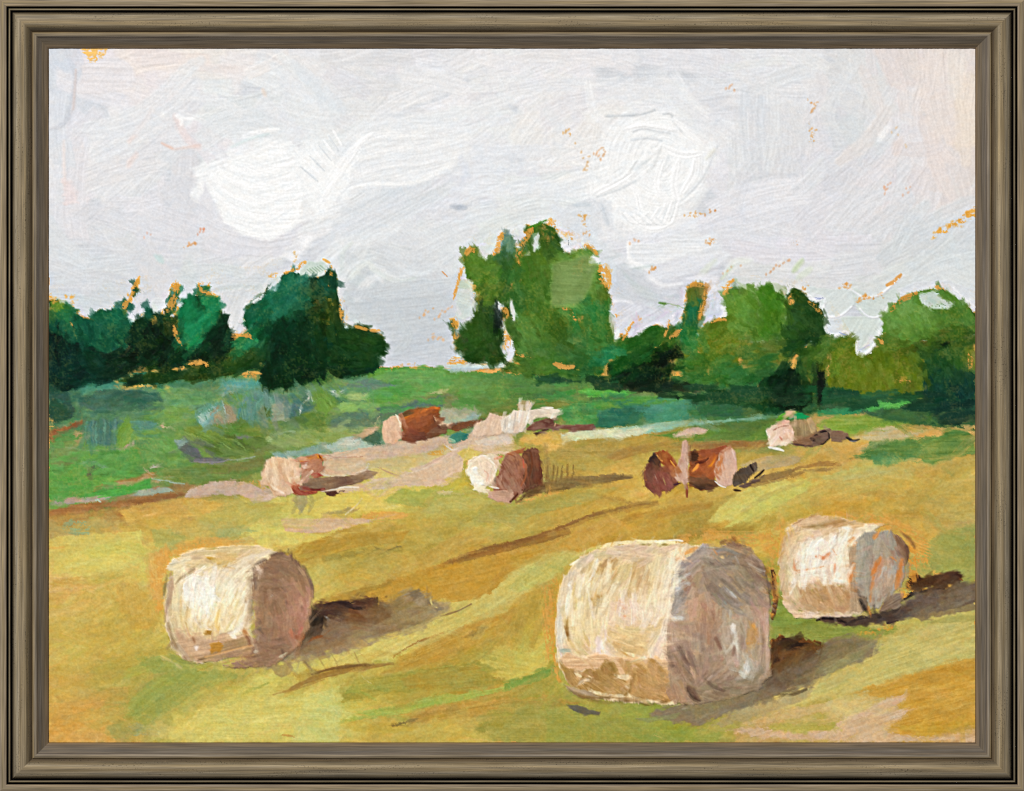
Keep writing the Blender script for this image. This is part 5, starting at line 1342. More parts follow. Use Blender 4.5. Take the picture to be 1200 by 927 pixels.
F('e8d8c4', '899,506 904,498 912,498 918,492 926,494 928,500 931,506 930,516 924,522 912,522 902,526 901,516', ang=-60, col2='dcb8a4', **dict(bk, var=14))
S('f4dcd4', 4, '904,520 912,510 922,504'); S('f0d0c4', 3, '920,504 928,506 927,514', ridge=.4); S('c47c68', 1.6, '914,512 918,518'); S('f6f4e4', 3, '901,524 912,526 918,528'); S('a4705c', 1.6, '906,504 916,500 924,499'); S('dcb4a0', 3, '914,496 924,494'); S('f0ece0', 2.4, '898,505 902,512')
F('179258', '920,488 928,483 940,484 948,488 944,491 926,491', **dict(bk, rag=.9)); F('5a9c34', '908,492 916,486 926,480 936,482 926,488 914,496', dry=.2, **bk)
F('6c5448', '954,510 960,504 972,503 976,508 970,516 962,520 954,520 949,514', ang=-10, **bk); S('1f1414', 3, '950,514 955,516'); S('241c1c', 2.4, '955,510 964,506 972,505'); S('2c2420', 2, '957,519 964,520 970,515'); S('2c2420', 2, '971,506 972,514')
F('8c7058', '972,506 982,504 992,508 995,512 986,518 974,518', ang=5, **dict(bk, col2='7c6450')); S('34302c', 3, '992,513 1000,517 1007,515'); S('8c8a88', 1.5, '996,517 1004,517'); S('54403c', 2, '927,520 940,522 952,523')
BM = blur(np.isin(OWN, [i for i, o in enumerate(OWNERS) if o[0] == 'painted_hay_bale']).astype(np.float32), 1) > .6
KEEP[0] = 1
G(520, '300,470 970,470 970,595 300,595', '315 545 e8d4b8 80; 313 560 dcc0a4 80; 322 550 e4ccac 80; 330 560 e0c4a4 70; 338 545 e8ccb0 80; 345 555 f0dcc4 80; 325 572 f0e6d8 30; 335 578 e8d8c4 20; 310 568 d0b098 70; 356 546 d0a890 0; 368 545 b88468 -20; 375 540 b07850 -20; 372 550 a87458 -30; 360 556 c49c88 -40; 350 562 d8b8a0 -40; 358 562 b48468 -30; 350 574 96503c 30; 362 574 8c4434 5; 345 570 b4684c 40; 455 500 e0c0a8 80; 463 495 dcbca4 80; 460 512 dcbaa0 80; 469 498 ecd4c0 85; 480 488 a85c28 -15; 495 484 b0642c -15; 508 482 a45c2c -10; 478 498 944828 80; 490 495 985030 80; 505 492 8c4c2c 80; 485 508 7c4430 10; 495 512 684030 0; 510 502 6c4834 -20; 478 512 7c4c38 10; 518 503 5c3c2c 0; 555 545 ece0cc 80; 552 558 f8f4ec 70; 560 565 fbf8f0 60; 566 545 ecd8c4 60; 572 556 e8d0bc 80; 562 572 ece0c4 10; 580 545 e4ccb4 60; 574 538 e8dcc8 -20; 590 545 a07460 60; 598 538 a47858 20; 600 555 9c705c 70; 605 568 a07864 70; 592 570 a88470 60; 595 582 b08c78 20; 580 582 c4a490 10; 612 545 a86a48 85; 614 560 905438 85; 624 540 70442c 85; 628 555 643828 85; 622 565 704430 80; 618 530 80543a 10; 762 555 6c4438 75; 765 568 78443a 60; 775 560 844c40 65; 785 566 86504a 60; 770 545 5c3c2c 80; 766 536 40302a 80; 778 536 b06c34 60; 786 545 a05c34 60; 780 550 8c4c34 60; 792 552 a86434 70; 792 562 8c5444 40; 803 530 d4b4a4 88; 802 545 d0b0a0 88; 798 558 ccaa98 70; 804 562 ccaa9a 88; 813 535 4c3424 60; 820 532 8c4c2c -5; 835 528 984c2c -10; 845 527 98502f -10; 820 543 70341c -20; 830 542 a85428 -40; 840 540 d4782c 110; 815 553 b87034 70; 825 552 8c4c30 10; 835 556 9c502c 70; 842 548 c46428 80; 815 565 644430 0; 830 566 5c4030 0; 825 572 503828 0; 852 535 d4b4a4 80; 848 550 ccac9c 80; 852 562 d4b8aa 80; 860 535 dcc0b0 80; 860 550 ccaa9c 80; 856 568 d8bcae 70; 905 500 e4ccb4 60; 915 496 e0bca8 -20; 925 494 d8b49c -20; 910 512 ecd8cc -50; 920 508 ecc8bc 60; 926 508 e8ccbc 80; 908 522 f0ecd8 0; 918 522 f0e8d8 0; 932 500 9c8c60 88; 942 502 948060 88; 950 500 b09c78 75; 955 502 b8a480 60; 938 514 947458 -10; 950 514 7c5c48 -10; 958 512 5c483c 0; 560 500 dcc4ae -60; 572 496 d8bca4 -60; 584 500 dcc0a8 -60; 595 492 d0ccc4 -70; 602 490 e0d8d0 -80; 610 488 f0ece4 -80; 616 486 e4dcd0 -75; 620 490 f4ece0 -75; 608 500 e0c8b4 -70; 630 484 dcd0bc 0; 642 484 dcd4c4 0; 652 484 ece4d8 0; 590 508 dcc4b0 0; 630 498 704c40 -10; 645 496 684438 0; 680 500 7c5c50 0', L=9, W=3.6, seed=77, where=BM, jit=5, dang=12, var=16, ridge=.3, lip=.7, grain=4, soft=.9, rag=1.2, op=.62)
KEEP[0] = 0
# ------------------------------------------------------------------ shadows of the near bales
own_field()
F('8c7458', '355,742 370,735 400,722 440,712 470,702 480,694 500,698 510,706 525,712 515,722 490,735 470,742 440,748 420,760 390,764 370,768 340,776 300,780 318,768', ang=-20, col2='a08c68', rag=6, var=14, ridge=.15, soft=4.5)
F('7f6652', '365,715 400,712 440,706 440,726 400,750 370,762 345,768 352,745', ang=-20, op=.6, rag=6, var=14, soft=4)
F('b8a468', '470,735 500,722 520,716 505,732 480,745', op=.6, rag=3); F('c8ac68', '410,752 425,748 432,756 420,762', op=.6)
F('5f3c24', '366,716 372,706 384,704 412,706 418,702 440,698 446,706 444,718 430,728 420,736 416,724 400,718 386,722 372,730', ang=8, col2='70482c', rag=4, var=16, soft=2.5)
S('38261f', 7, '380,709 400,707 420,712 440,714', taper=.6); S('3c2a22', 4, '412,706 428,703 436,701'); S('5c4028', 3, '440,716 452,714 466,712'); S('44301f', 3, '442,700 444,710'); F('8c5c30', '428,706 440,702 442,712 430,712', op=.8); S('98803c', 4, '458,716 474,712 486,705', taper=.6)
F('3c3024', '360,722 368,720 376,718 380,724 378,738 368,746 358,750 357,736', ang=-75, var=14); S('241c18', 3, '377,722 377,732 374,740'); S('e8e4dc', 3, '381,722 385,726 384,732', ridge=.4); S('d8d8d0', 3, '384,730 390,728')
F('7c4828', '416,724 430,722 438,726 430,730 420,733', dry=.35, soft=2, op=.7); S('8c4c24', 4, '354,756 366,748 378,745', dry=.2)
F('7c6c54', '480,694 490,690 498,700 520,712 512,716 495,706 482,706', op=.8, rag=2); S('d8c47c', 2.5, '504,700 506,708 512,712'); S('94784c', 2, '516,722 536,716 552,708')
for p in ['372,768 378,778 384,788', '388,766 394,776 398,790', '355,776 364,786', '415,764 422,780']: S('9c7c44', 2.2, p, op=.4, taper=.8)
S('9a7438', 7, '340,808 365,796 395,788 425,782 460,778', op=.75, taper=.7); S('7c5c30', 3, '366,790 392,783 438,778', op=.8); S('a88440', 3, '320,814 350,806 380,796', op=.6)
F('a48c58', '318,780 340,775 345,785 330,795 322,790', op=.7, dry=.2); S('8c7448', 2, '355,773 365,785', op=.8)
# big bale's shadow
F('8a7a5c', '800,822 860,812 880,800 905,790 940,765 975,748 1000,744 1020,752 1030,764 1010,775 985,782 955,796 930,810 900,818 870,828 845,838 820,850 790,846 760,836', ang=-22, col2='907f5c', rag=3, var=9, soft=2)
F('6f5a44', '880,800 905,786 940,770 975,755 1010,752 1005,766 970,780 935,795 905,808 885,810', ang=-20, op=.6, rag=6, var=14, soft=4)
F('8c7c60', '770,838 820,826 870,815 900,805 870,826 830,842 790,848', op=.7, rag=3, ang=-10); F('b09c74', '830,850 870,830 920,815 960,805 940,822 890,838 850,852', op=.6, rag=3, ang=-15)
S('6c5a3c', 4, '900,812 925,814 945,808', op=.8); S('e0c890', 2.5, '898,814 903,816'); S('a09868', 3, '925,810 940,802', dry=.2); S('c8a46c', 1.6, '905,812 922,804', op=.9)
F('7c4a1c', '902,752 912,744 926,748 950,748 964,752 960,762 950,770 930,776 910,788 902,786', ang=-60, col2='5c3418', rag=2.4, var=22)
F('2c1c12', '912,750 922,746 936,752 960,752 956,757 934,758 922,764 914,760', rag=2, var=12); F('2c1c14', '904,760 910,758 912,772 906,778', rag=1.6)
dots('dc983c', '915,762 925,772 935,764 950,762 958,766 904,748 915,746', 44, 1.5, 5); dots('2c1810', '908,770 920,776 930,768', 22, 1.5, 6)
S('5c3a20', 6, '905,668 908,690 909,705 905,725', dry=.1, var=14); dots('e09c34', '903,690 904,710 905,725', 16, 1.6, 5)
F('7c8c34', '905,725 912,718 920,716 918,724 912,728', op=.6)
F('6f6850', '664,826 676,826 690,832 704,834 702,838 685,838 672,834', ang=8, rag=1.6); F('8c9060', '745,842 780,838 800,834 790,842 760,846', op=.6)
# right bale's shadow
F('5c4634', '958,724 975,720 1000,722 1030,718 1055,714 1065,704 1090,694 1120,688 1143,684 1143,706 1125,712 1100,716 1070,722 1040,728 1010,732 990,734 975,730', ang=-12, col2='6c5644', rag=2.2, var=11)
F('7c6850', '1070,722 1100,712 1143,700 1143,714 1110,720 1080,728', op=.7, rag=2.5, dry=.1); F('6c5c4c', '1060,712 1090,700 1120,696 1110,708 1080,716', op=.7)
F('3c2418', '1064,676 1074,672 1084,678 1100,675 1118,671 1130,672 1124,684 1104,684 1090,688 1078,690 1068,684', ang=-5, rag=1.8, var=16); S('2c2420', 5, '1060,702 1072,694 1090,692 1106,690', ridge=.3); S('7c4c20', 3, '1066,680 1078,686'); S('8c5420', 3, '1120,676 1128,680', dry=.2)
F('d8a040', '1054,690 1068,686 1090,690 1070,694 1058,702', dry=.25); S('c8a060', 2, '1096,698 1104,702'); dots('dca850', '1106,688 1112,686', 7, 1.4, 3)
S('2c201c', 5, '957,727 968,723 980,726 992,730', ridge=.3, taper=.7); S('3c302c', 4, '992,732 1010,724 1030,724 1048,724'); S('2a1e1c', 3, '1040,730 1052,727'); dots('e0a040', '1006,748 1014,742 1030,738 1045,734', 30, 1.8, 4); F('9c9850', '1080,730 1110,722 1143,720 1143,728 1100,730', op=.5)
sk2 = dict(jit=6, dang=12, var=14, ridge=.2, lip=.4, grain=7, soft=1.6, rag=2.4, op=.65)
G(120, '350,745 362,720 380,708 440,700 470,702 500,700 515,712 490,730 440,745 400,762 340,774', '370 745 7c6650 -20; 400 740 8a7258 -20; 430 730 947c5c -20; 460 715 a08c68 -20; 490 705 a09070 -20; 380 760 9c8460 -20; 345 770 a48a64 -20; 420 745 a89468 -20; 385 715 50382a 5; 410 712 4c342a 5; 430 708 5c3c28 10; 450 715 6c5434 10; 470 712 8c743c -10; 365 735 3c3228 -70; 375 725 2c241c -70; 425 725 6c4428 0; 500 715 a89870 -10', L=26, W=6, seed=73, **sk2)
G(150, '800,832 880,808 902,790 904,752 930,748 960,754 1000,748 1022,756 1000,775 950,796 900,818 840,838', '905 775 5c3c20 -60; 925 755 3c2818 -20; 945 758 5c4020 -20; 930 768 7c5828 -40; 910 795 6c5844 -20; 940 780 74644c -20; 975 765 807050 -20; 1005 755 887856 -20; 1015 765 a09468 -20; 950 795 8c7c58 -20; 900 812 84745a -20; 870 822 8c7c60 -20; 830 832 948460 -20; 980 780 9c9060 -20; 800 838 98905c -20', L=26, W=6, seed=74, **sk2)
G(110, '975,726 1000,724 1055,712 1066,702 1068,678 1120,674 1120,684 1143,688 1143,704 1100,716 1040,728 1000,733', '985 724 4c3a2e -20; 1010 728 54443a -20; 1040 722 4c3e34 -20; 1060 712 5c4c40 -20; 1080 705 68584a -20; 1100 700 705f4c -20; 1125 695 746450 -20; 1135 705 84745a -20; 1075 680 50341c -20; 1095 680 4c301c -20; 1115 676 4c301f -20; 1080 716 84745c -20; 1110 710 887a5c -20', L=22, W=5, seed=75, **sk2)
# warm ground left glowing round the near bales
for c, q, a in [('dc9f48', '636,690 650,680 656,700 652,770 660,800 650,800 640,760', 80), ('dba04a', '890,628 918,612 920,640 914,690 904,720 898,680 900,650', 80), ('dda24c', '975,600 1040,604 1084,628 1090,660 1070,668 1064,636 1030,614 985,610', 20),
             ('dca24c', '176,660 196,640 206,650 194,680 192,720 182,716', 80), ('d9a44e', '200,640 250,630 300,634 260,640 205,652', 0), ('dba24e', '780,632 830,622 880,624 900,640 870,640 830,634 800,636', 0), ('d8963c', '1066,640 1076,650 1074,680 1064,690 1060,670', 80)]:
    F(c, q, ang=a, dry=.36, op=.75, soft=3, rag=4, var=14)
# ------------------------------------------------------------------ near bale on the left
gk = dict(jit=7, dang=10, var=14, ridge=.34, lip=.8, grain=3, soft=.9, rag=1.1, op=.8)
nk = dict(var=19, ridge=.32, lip=.5, grain=7, rag=1.8, thick=.8, soft=1.0, W=1.35, L=26)
own('painted_hay_bale', 'near cream bale on the left with a brown end, standing alone')
F('dcc898', '198,664 206,654 220,646 250,642 290,638 316,642 330,648 300,664 250,672 215,676 204,674', ang=-5, col2='e0d0b0', **nk)
F('e8dcc0', '196,676 215,668 250,664 268,668 290,660 310,646 322,642 312,658 300,672 296,690 294,712 292,740 296,756 280,766 250,776 225,778 214,772 200,760 194,735 192,700', c=(330, 700), col2='e4d4b0', **nk)
F('c8a24c', '240,652 262,655 286,650 296,650 280,662 262,664 246,658', ang=-5, **nk); F('c49a4c', '214,660 228,655 240,654 232,662 218,664', **nk); F('e8e0c8', '196,662 204,654 216,656 212,664 200,668 193,667', **nk)
F('f6f2ee', '214,684 226,676 240,674 250,676 252,690 250,708 244,724 232,730 222,716 214,700', c=(290, 700), **dict(nk, var=9)); F('f0eae8', '238,676 250,675 252,696 240,700', **nk)
smear(260, '194,680 215,664 300,650 314,646 298,672 294,750 280,766 225,778 200,760 193,720', L=18, W=3.4, op=.65, seed=51, jit=9, ridge=.3, dang=8, c=(345, 712))
G(230, '198,690 204,660 240,650 300,645 316,646 300,668 296,700 294,745 282,764 240,774 215,768 200,745', '205 665 e4d8b8 -20; 230 655 d8c498 -5; 260 650 d8be80 0; 290 648 dcc8a0 -20; 310 645 e4d8c8 -30; 200 680 e0d4b4 95; 195 690 a08468 92; 200 710 b09878 92; 210 700 f0e8d0 95; 225 690 fbf8f4 95; 245 690 fbf8f4 90; 240 710 f8f2e4 95; 252 715 f8eccc 95; 265 690 ece4d0 120; 280 675 e6dccc 125; 295 665 dccfba 130; 285 700 ece2c8 115; 270 715 eedfae 110; 280 730 e8dcc0 115; 215 725 e8d8ac 80; 205 735 dccba0 75; 228 735 eedcb4 90; 250 738 e4cc94 90; 215 750 c8ac88 60; 230 755 ccb098 20; 255 752 c4a080 0; 280 750 c8a88c -10; 262 766 b4906c -10; 285 768 a88868 -10; 240 770 b09470 0; 220 768 b8a080 40', L=17, W=5, seed=61, **gk)
for i, (c, w, p) in enumerate([('5a4636', 2.6, '196,674 195,686 193,700'), ('a88a74', 5, '200,672 199,690 196,710 194,728'), ('b89c80', 3, '203,674 202,690'), ('6c5638', 2, '206,684 214,676 228,667'), ('f6efe4', 2.6, '212,682 226,674 240,664'),
  ('e8dcb4', 6, '206,690 205,710 210,735'), ('d0b478', 3, '212,700 212,725 218,742'), ('f2ead0', 4, '215,694 217,715 226,738'), ('efe8d8', 4, '224,690 226,715 236,735'), ('c4a068', 2.5, '220,712 218,730 224,748'), ('d0b890', 2.2, '230,716 234,732'),
  ('ede3d0', 6, '262,668 280,660 300,650'), ('e4d8c4', 5, '258,680 270,668 290,656 308,648'), ('d6c4a8', 2, '268,680 280,668 300,655'), ('f2ecdc', 5, '266,690 276,676 292,664'), ('cbb898', 2, '274,690 286,674 298,662'), ('efe6d0', 5, '276,700 284,682 294,670'), ('d8c8a4', 2.2, '281,710 286,690 294,676'),
  ('f4ecd4', 4, '262,720 270,700 274,684'), ('c9b47c', 2, '266,724 274,704 279,690'), ('f6f0e0', 4, '270,735 280,712 286,694'), ('d0bc80', 2.2, '264,740 276,718 284,700'), ('f4eee0', 3.5, '272,744 284,724 290,706'), ('b8a07c', 2, '284,742 291,722 293,706'),
  ('fcfaf4', 6, '246,706 250,700 258,704'), ('f8f0d8', 4, '252,712 250,724 244,734'), ('e8c878', 4, '258,715 254,728 256,738'), ('f8f4ec', 4, '244,722 240,732 246,738'), ('fffdf8', 3, '230,686 236,682 240,680'), ('d8c8b8', 2, '232,684 234,700 240,716'), ('dccfc4', 1.6, '224,684 228,700')]):
    A(c, w, p, ridge=.35)
F('c8a888', '206,738 216,742 226,745 240,748 250,752 268,748 288,745 292,756 282,764 256,770 232,776 222,776 208,762', ang=-10, col2='c8a888', **dict(nk, soft=4, rag=5))
F('b4986c', '264,752 292,744 302,750 306,762 290,770 262,772 240,776 232,772 250,764', ang=-15, col2='a8886c', **nk)
F('b8883c', '246,755 256,752 262,756 258,764 248,766', **nk); F('b88c40', '238,742 242,738 248,740 247,744 240,745', **nk); S('c8a070', 2.4, '240,770 262,764 286,758 300,756')
for c, w, p in [('d8cba8', 4, '198,728 203,748 216,766'), ('6c5028', 2, '197,730 202,748 208,758'), ('b4a088', 5, '208,756 216,766 224,776'), ('e8d8d0', 3, '232,758 230,762'), ('fff4f0', 3, '229,758 231,762'), ('3c2820', 2.5, '234,773 241,772'), ('8c5c38', 2, '226,748 228,752'), ('fdfcfa', 5, '271,744 276,747'), ('f4f0ec', 4, '268,742 280,738 284,730'),
  ('e4dccc', 3, '277,738 284,735'), ('b46c34', 3, '285,738 290,744'), ('6c3c28', 3, '289,745 292,750 293,755'), ('8c7454', 4, '196,760 202,754 206,760'), ('7c8c4c', 4, '200,768 215,775 228,778'), ('c8bc80', 3, '190,770 202,776 212,782'), ('8c7050', 3, '216,770 226,780')]:
    A(c, w, p, ridge=.3)
F('ac8a6c', '297,668 304,662 314,656 320,650 332,648 342,650 348,660 356,668 364,680 368,696 364,715 362,735 354,750 342,764 324,778 300,782 275,784 262,780 280,776 300,772 302,750 298,720 296,690', ang=85, col2='9c7c60', **dict(nk, var=12))
F('9a7c62', '300,676 312,660 330,652 344,662 350,680 340,690 316,690 304,700', c=(325, 700), op=.8, **nk)
F('9c7c68', '300,748 330,745 348,745 340,760 322,776 290,782 262,782 290,770', ang=-12, op=.8, **nk)
F('b08474', '334,684 342,686 356,692 362,702 360,722 354,742 344,748 336,738 330,712 328,694', ang=70, col2='bc8c78', **dict(nk, op=.9))
F('a47c68', '318,690 328,694 330,720 338,744 326,748 318,728', ang=80, op=.8, **nk); F('806a5c', '329,684 338,692 336,700 344,722 350,740 344,744 336,724 328,706', ang=65, op=.75, **nk)
smear(220, '300,665 330,648 345,655 366,690 362,735 342,764 300,782 262,782 300,765 298,700', L=16, W=3.4, op=.6, seed=52, jit=6, ridge=.22, dang=14, c=(325, 718))
G(130, '302,672 316,654 334,650 352,664 364,690 360,730 344,760 318,776 285,778 300,762 300,700', '300 680 a89074 90; 300 720 a48a70 90; 315 665 8c705c 20; 335 665 94785f 30; 350 675 98805f 50; 320 685 8c7058 0; 345 690 b48c74 70; 355 700 c49880 80; 345 715 c4947c 80; 355 725 c08878 80; 335 710 9c7c64 70; 320 710 94785f 90; 315 735 947a66 90; 335 735 b08c74 80; 345 745 b08068 60; 330 760 9a7e68 -20; 310 765 94785f -5; 290 778 98805f -5; 300 755 9c8470 60', L=15, W=5, seed=62, **gk)
for c, w, p in [('4c3a30', 3.5, '297,668 302,661 312,656'), ('4c3a30', 3, '318,651 326,647 334,648'), ('463630', 2.5, '338,643 339,650'), ('4c3c34', 3, '341,648 343,656'), ('5c4a44', 3, '346,656 352,664 352,670'), ('5c4c44', 2.5, '356,664 362,676 366,690'), ('7c6a60', 4, '298,672 300,690'), ('fbecdc', 3.5, '301,664 304,668 307,667'), ('dcc8b0', 3, '304,670 303,678'),
  ('c4a888', 4, '350,664 356,672'), ('e8f4f4', 2.4, '319,697 320,698'), ('d8b8a8', 3, '362,705 358,722'), ('c86c5c', 3, '354,736 350,744'), ('c87058', 3, '341,738 342,746'), ('8c3c1c', 4, '347,746 352,748 356,744', ), ('cbbcb0', 2, '304,744 302,750'), ('5c4c40', 2, '304,726 306,730'), ('4c4038', 2, '303,736 308,742'), ('dcd8c8', 3, '298,764 301,764'), ('d8d8b8', 2.5, '328,769 336,765'), ('4c3c34', 2.5, '330,760 332,765'), ('5c5040', 1.6, '334,772 340,765'),
  ('b4a088', 4, '292,678 293,700 292,730'), ('7c6854', 1.8, '295,680 296,700 294,730'), ('a89078', 2.5, '290,690 288,705'), ('d8c4a4', 2, '290,735 294,745 297,756'), ('c49c68', 2, '262,776 280,772 296,768'), ('7c5444', 3, '288,770 298,770')]:
    A(c, w, p, ridge=.3)
# ------------------------------------------------------------------ right bale
own('painted_hay_bale', 'near bale on the right with a grey end ringed in orange')
F('d8ba90', '920,622 928,614 948,604 970,604 990,608 1010,612 1036,614 1000,622 968,630 940,640 928,650', ang=-8, col2='dcc09c', **nk)
F('d2b48c', '922,622 935,616 950,624 940,650 930,680 928,700 934,716 920,712 914,690 912,660', ang=-75, col2='d8c8a8', **nk)
F('e8d6c8', '926,640 944,630 984,620 1010,614 1030,616 1020,626 1006,640 1004,660 1000,682 976,688 950,686 930,692 922,672', ang=85, col2='e6d0b4', **nk)
F('f4ece8', '944,640 958,630 980,628 984,640 980,668 960,672 936,676 932,660', ang=-75, **nk)
F('ecdcc8', '984,640 1004,640 1002,660 998,680 980,684', ang=85, **nk); F('ece0c4', '980,622 1000,614 1034,616 1016,624 1004,632', ang=-5, **nk)
F('c4a078', '932,690 944,684 960,688 970,700 976,712 966,716 944,718 936,704', ang=60, col2='b48e64', **nk); F('b8926a', '964,688 985,684 998,684 1004,700 1006,714 990,718 972,716 964,700', ang=60, col2='c09c74', **nk)
F('b09060', '956,690 964,686 974,704 972,712 964,706', ang=60, **nk); F('dcc4a8', '916,698 926,700 936,716 960,718 958,724 932,724 920,712', **nk); F('e4cfc0', '944,716 990,717 1006,712 1010,720 970,724 945,722', ang=0, op=.8, **nk)
smear(260, '916,660 924,620 950,606 1030,614 1004,640 1003,714 930,716 914,690', L=18, W=3.4, op=.6, seed=53, jit=8, ridge=.28, dang=8, ang=80)
G(190, '917,660 924,625 950,610 1010,614 1006,640 1000,700 990,715 935,714 918,695', '930 625 dcc29c -20; 955 612 c8a878 -8; 985 610 c8a470 -8; 1005 613 d0ac74 -5; 920 640 d8bc94 110; 916 665 d4c09c 92; 925 690 d8c8a8 90; 922 705 d8c4a8 60; 935 655 ecdcc4 92; 935 675 f0e4d4 92; 955 640 f8f0ea 120; 965 655 f4e8dc 100; 980 640 f4e8dc 115; 990 630 f8f0e4 125; 975 670 f4e4d8 90; 995 650 f0e4d0 92; 990 675 f0e2cc 92; 950 675 f4e6da 0; 955 625 e8d4bc -10; 1010 618 ecdfc8 -5; 945 695 c4a076 60; 960 700 bc986c 60; 975 695 c8a47c 60; 990 700 b8946a 65; 1000 705 b48c64 70; 940 712 d0b494 20; 975 716 ccac88 10', L=17, W=5, seed=63, **gk)
for c, w, p in [('8c6a34', 2, '940,618 960,616 990,611'), ('a47c48', 1.8, '930,614 945,607 955,604'), ('c49c6c', 5, '922,626 917,640 914,658'), ('e8d8c8', 4, '922,620 930,616'), ('d0a884', 2, '925,630 934,620'), ('fffefa', 5, '950,644 958,634 962,632'), ('fbf6f2', 4, '984,620 994,620 988,634 982,648'), ('fdf8f4', 4, '988,618 998,620'), ('f4e4d8', 4, '964,640 962,655'),
  ('c87040', 1.8, '930,655 931,668'), ('c8702c', 2, '933,669 950,667 965,664'), ('d8703c', 2.5, '956,652 964,654'), ('d8783c', 2.5, '966,654 972,648'), ('d88050', 1.8, '978,662 979,676'), ('d89060', 1.6, '976,644 980,650'), ('fbf8f4', 5, '928,688 931,684 928,676'), ('e8dcb4', 4, '924,668 926,680'), ('efe8d8', 3, '930,688 926,695'), ('b88c58', 3, '966,690 972,702'), ('a8845c', 3, '990,694 1000,706'), ('f8f0ec', 3.5, '975,680 990,682')]:
    A(c, w, p, ridge=.35)
F('b49c80', '994,640 1012,636 1014,716 996,718', ang=88, **nk)
F('a8a49c', '1004,634 1014,624 1030,622 1044,622 1056,632 1062,648 1060,670 1056,688 1042,700 1030,712 1018,716 1008,704 1003,690 1003,660', ang=80, col2='a09c90', **nk)
F('aaa698', '1004,640 1012,632 1020,640 1018,670 1012,690 1004,686', ang=85, **nk); F('b4aca4', '1028,660 1046,656 1052,672 1044,694 1030,704 1022,700 1024,680', ang=-75, **nk)
F('8a6c54', '1046,624 1056,630 1064,642 1066,654 1060,662 1054,654 1052,640', ang=60, **nk); F('7c6454', '1036,702 1050,694 1058,696 1056,710 1040,716 1030,716', ang=-30, col2='8c7c6c', **nk); F('78685a', '1006,696 1014,700 1018,714 1012,716', ang=65, **nk)
smear(150, '1006,640 1040,622 1060,650 1056,690 1020,712 1006,690', L=16, W=3.4, op=.6, seed=54, jit=6, ridge=.2, dang=10, ang=100)
G(90, '1008,645 1036,626 1058,650 1055,688 1020,708 1008,690', '1010 650 a4a094 92; 1012 670 a4a096 92; 1025 640 aca498 100; 1040 635 b0a492 60; 1030 665 c09070 110; 1045 670 b8aa9c 100; 1030 690 b4a494 100; 1015 695 a89c90 80; 1055 650 98806c 60; 1060 665 b88860 92; 1055 690 b08c6c 92; 1040 705 8c7a68 -30', L=15, W=4.5, seed=64, **gk)
for c, w, p in [('d8803c', 5, '1000,662 997,670 995,680'), ('e08030', 6, '1032,654 1027,662 1022,674'), ('dc8c4c', 3, '1024,676 1021,690 1020,705'), ('d88438', 5, '1058,656 1054,670 1050,690'), ('e09048', 3, '1044,654 1050,658'), ('e08c3c', 4, '1025,630 1030,622'), ('dc8c48', 3, '995,634 1000,630'), ('dc9050', 3, '1003,636 1000,640'), ('a0a8a8', 2, '1005,638 1005,650'), ('0f0c0c', 2.6, '1005,691 1007,702 1012,712 1017,720'), ('181414', 3, '1024,710 1024,716 1030,722'),
  ('cf8440', 4, '1018,712 1020,722'), ('dfa060', 3, '1056,694 1058,700'), ('5c3c28', 2, '1058,626 1066,632 1072,640'), ('4c342c', 3, '1062,640 1064,650 1062,658'), ('6c5850', 3, '1052,646 1058,652'), ('b8b4b0', 2.5, '1044,660 1042,676'), ('e8924c', 2.5, '1004,694 1003,684'), ('c4a89c', 3, '1012,644 1020,640'), ('9c8c7c', 4, '1064,660 1062,676')]:
    A(c, w, p, ridge=.3)
# ------------------------------------------------------------------ the big bale
own('painted_hay_bale', 'largest bale, cream body and grey brown end, in the right foreground')
F('dfd0b0', '650,735 652,710 656,690 666,668 682,652 705,640 740,636 790,636 822,640 806,660 796,690 790,730 792,770 800,800 795,826 740,824 690,818 664,800 652,770', ang=85, col2='e2cfa6', **nk)
F('dcc8b4', '698,650 720,640 740,638 776,642 782,646 770,656 740,662 710,658', ang=3, col2='d2b8a0', **dict(nk, rag=.8)); F('e0c8b0', '700,644 730,650 770,652 766,658 730,662 704,656', ang=5, op=.7, **nk)
S('ece0b4', 4, '690,644 720,637 750,635 790,635', var=8); S('8c7c34', 3, '750,639 770,638 784,639', op=.8); S('f8f4dc', 2.4, '762,635 790,633 800,634'); S('c8c070', 3, '670,655 690,645 705,640', dry=.1); S('f0ead0', 2.5, '668,662 680,656')
F('e4d8c8', '652,735 654,705 660,690 672,668 690,656 698,658 680,680 670,710 668,745 672,770 660,775 653,760', ang=-78, col2='ddd0b8', **nk)
F('dcc898', '670,690 690,664 702,660 700,690 704,720 712,745 716,768 700,775 684,766 674,745 668,715', c=(760, 712), col2='e0d0a0', **nk)
F('c0a064', '702,660 720,660 726,664 714,680 702,700 696,706 694,690', ang=-60, col2='b89458', **nk)
F('ecdfbc', '724,664 730,662 728,680 716,700 704,716 700,740 696,716 706,696 714,680', ang=-62, **nk)
F('dcc8a0', '730,662 756,662 778,656 782,670 774,700 760,710 740,712 728,706 726,690', ang=-78, col2='cdb484', **dict(nk, var=16)); F('c4a46c', '750,672 764,662 772,664 760,690 752,704 746,700', ang=-70, op=.7, **nk)
F('ecdccc', '726,706 750,700 762,706 770,720 764,728 740,732 724,724', col2='ecd8d0', **nk); F('dcbc94', '712,706 724,696 728,712 722,732 708,730', ang=80, **nk)
F('e8dcc4', '776,660 790,640 800,644 794,670 786,710 776,740 764,740 772,700', ang=-78, col2='e8d8bc', **nk)
F('dcc48c', '712,735 730,728 760,732 770,728 768,745 760,756 740,770 726,768 712,758 708,748', c=(740, 690), col2='d8bc80', **nk)
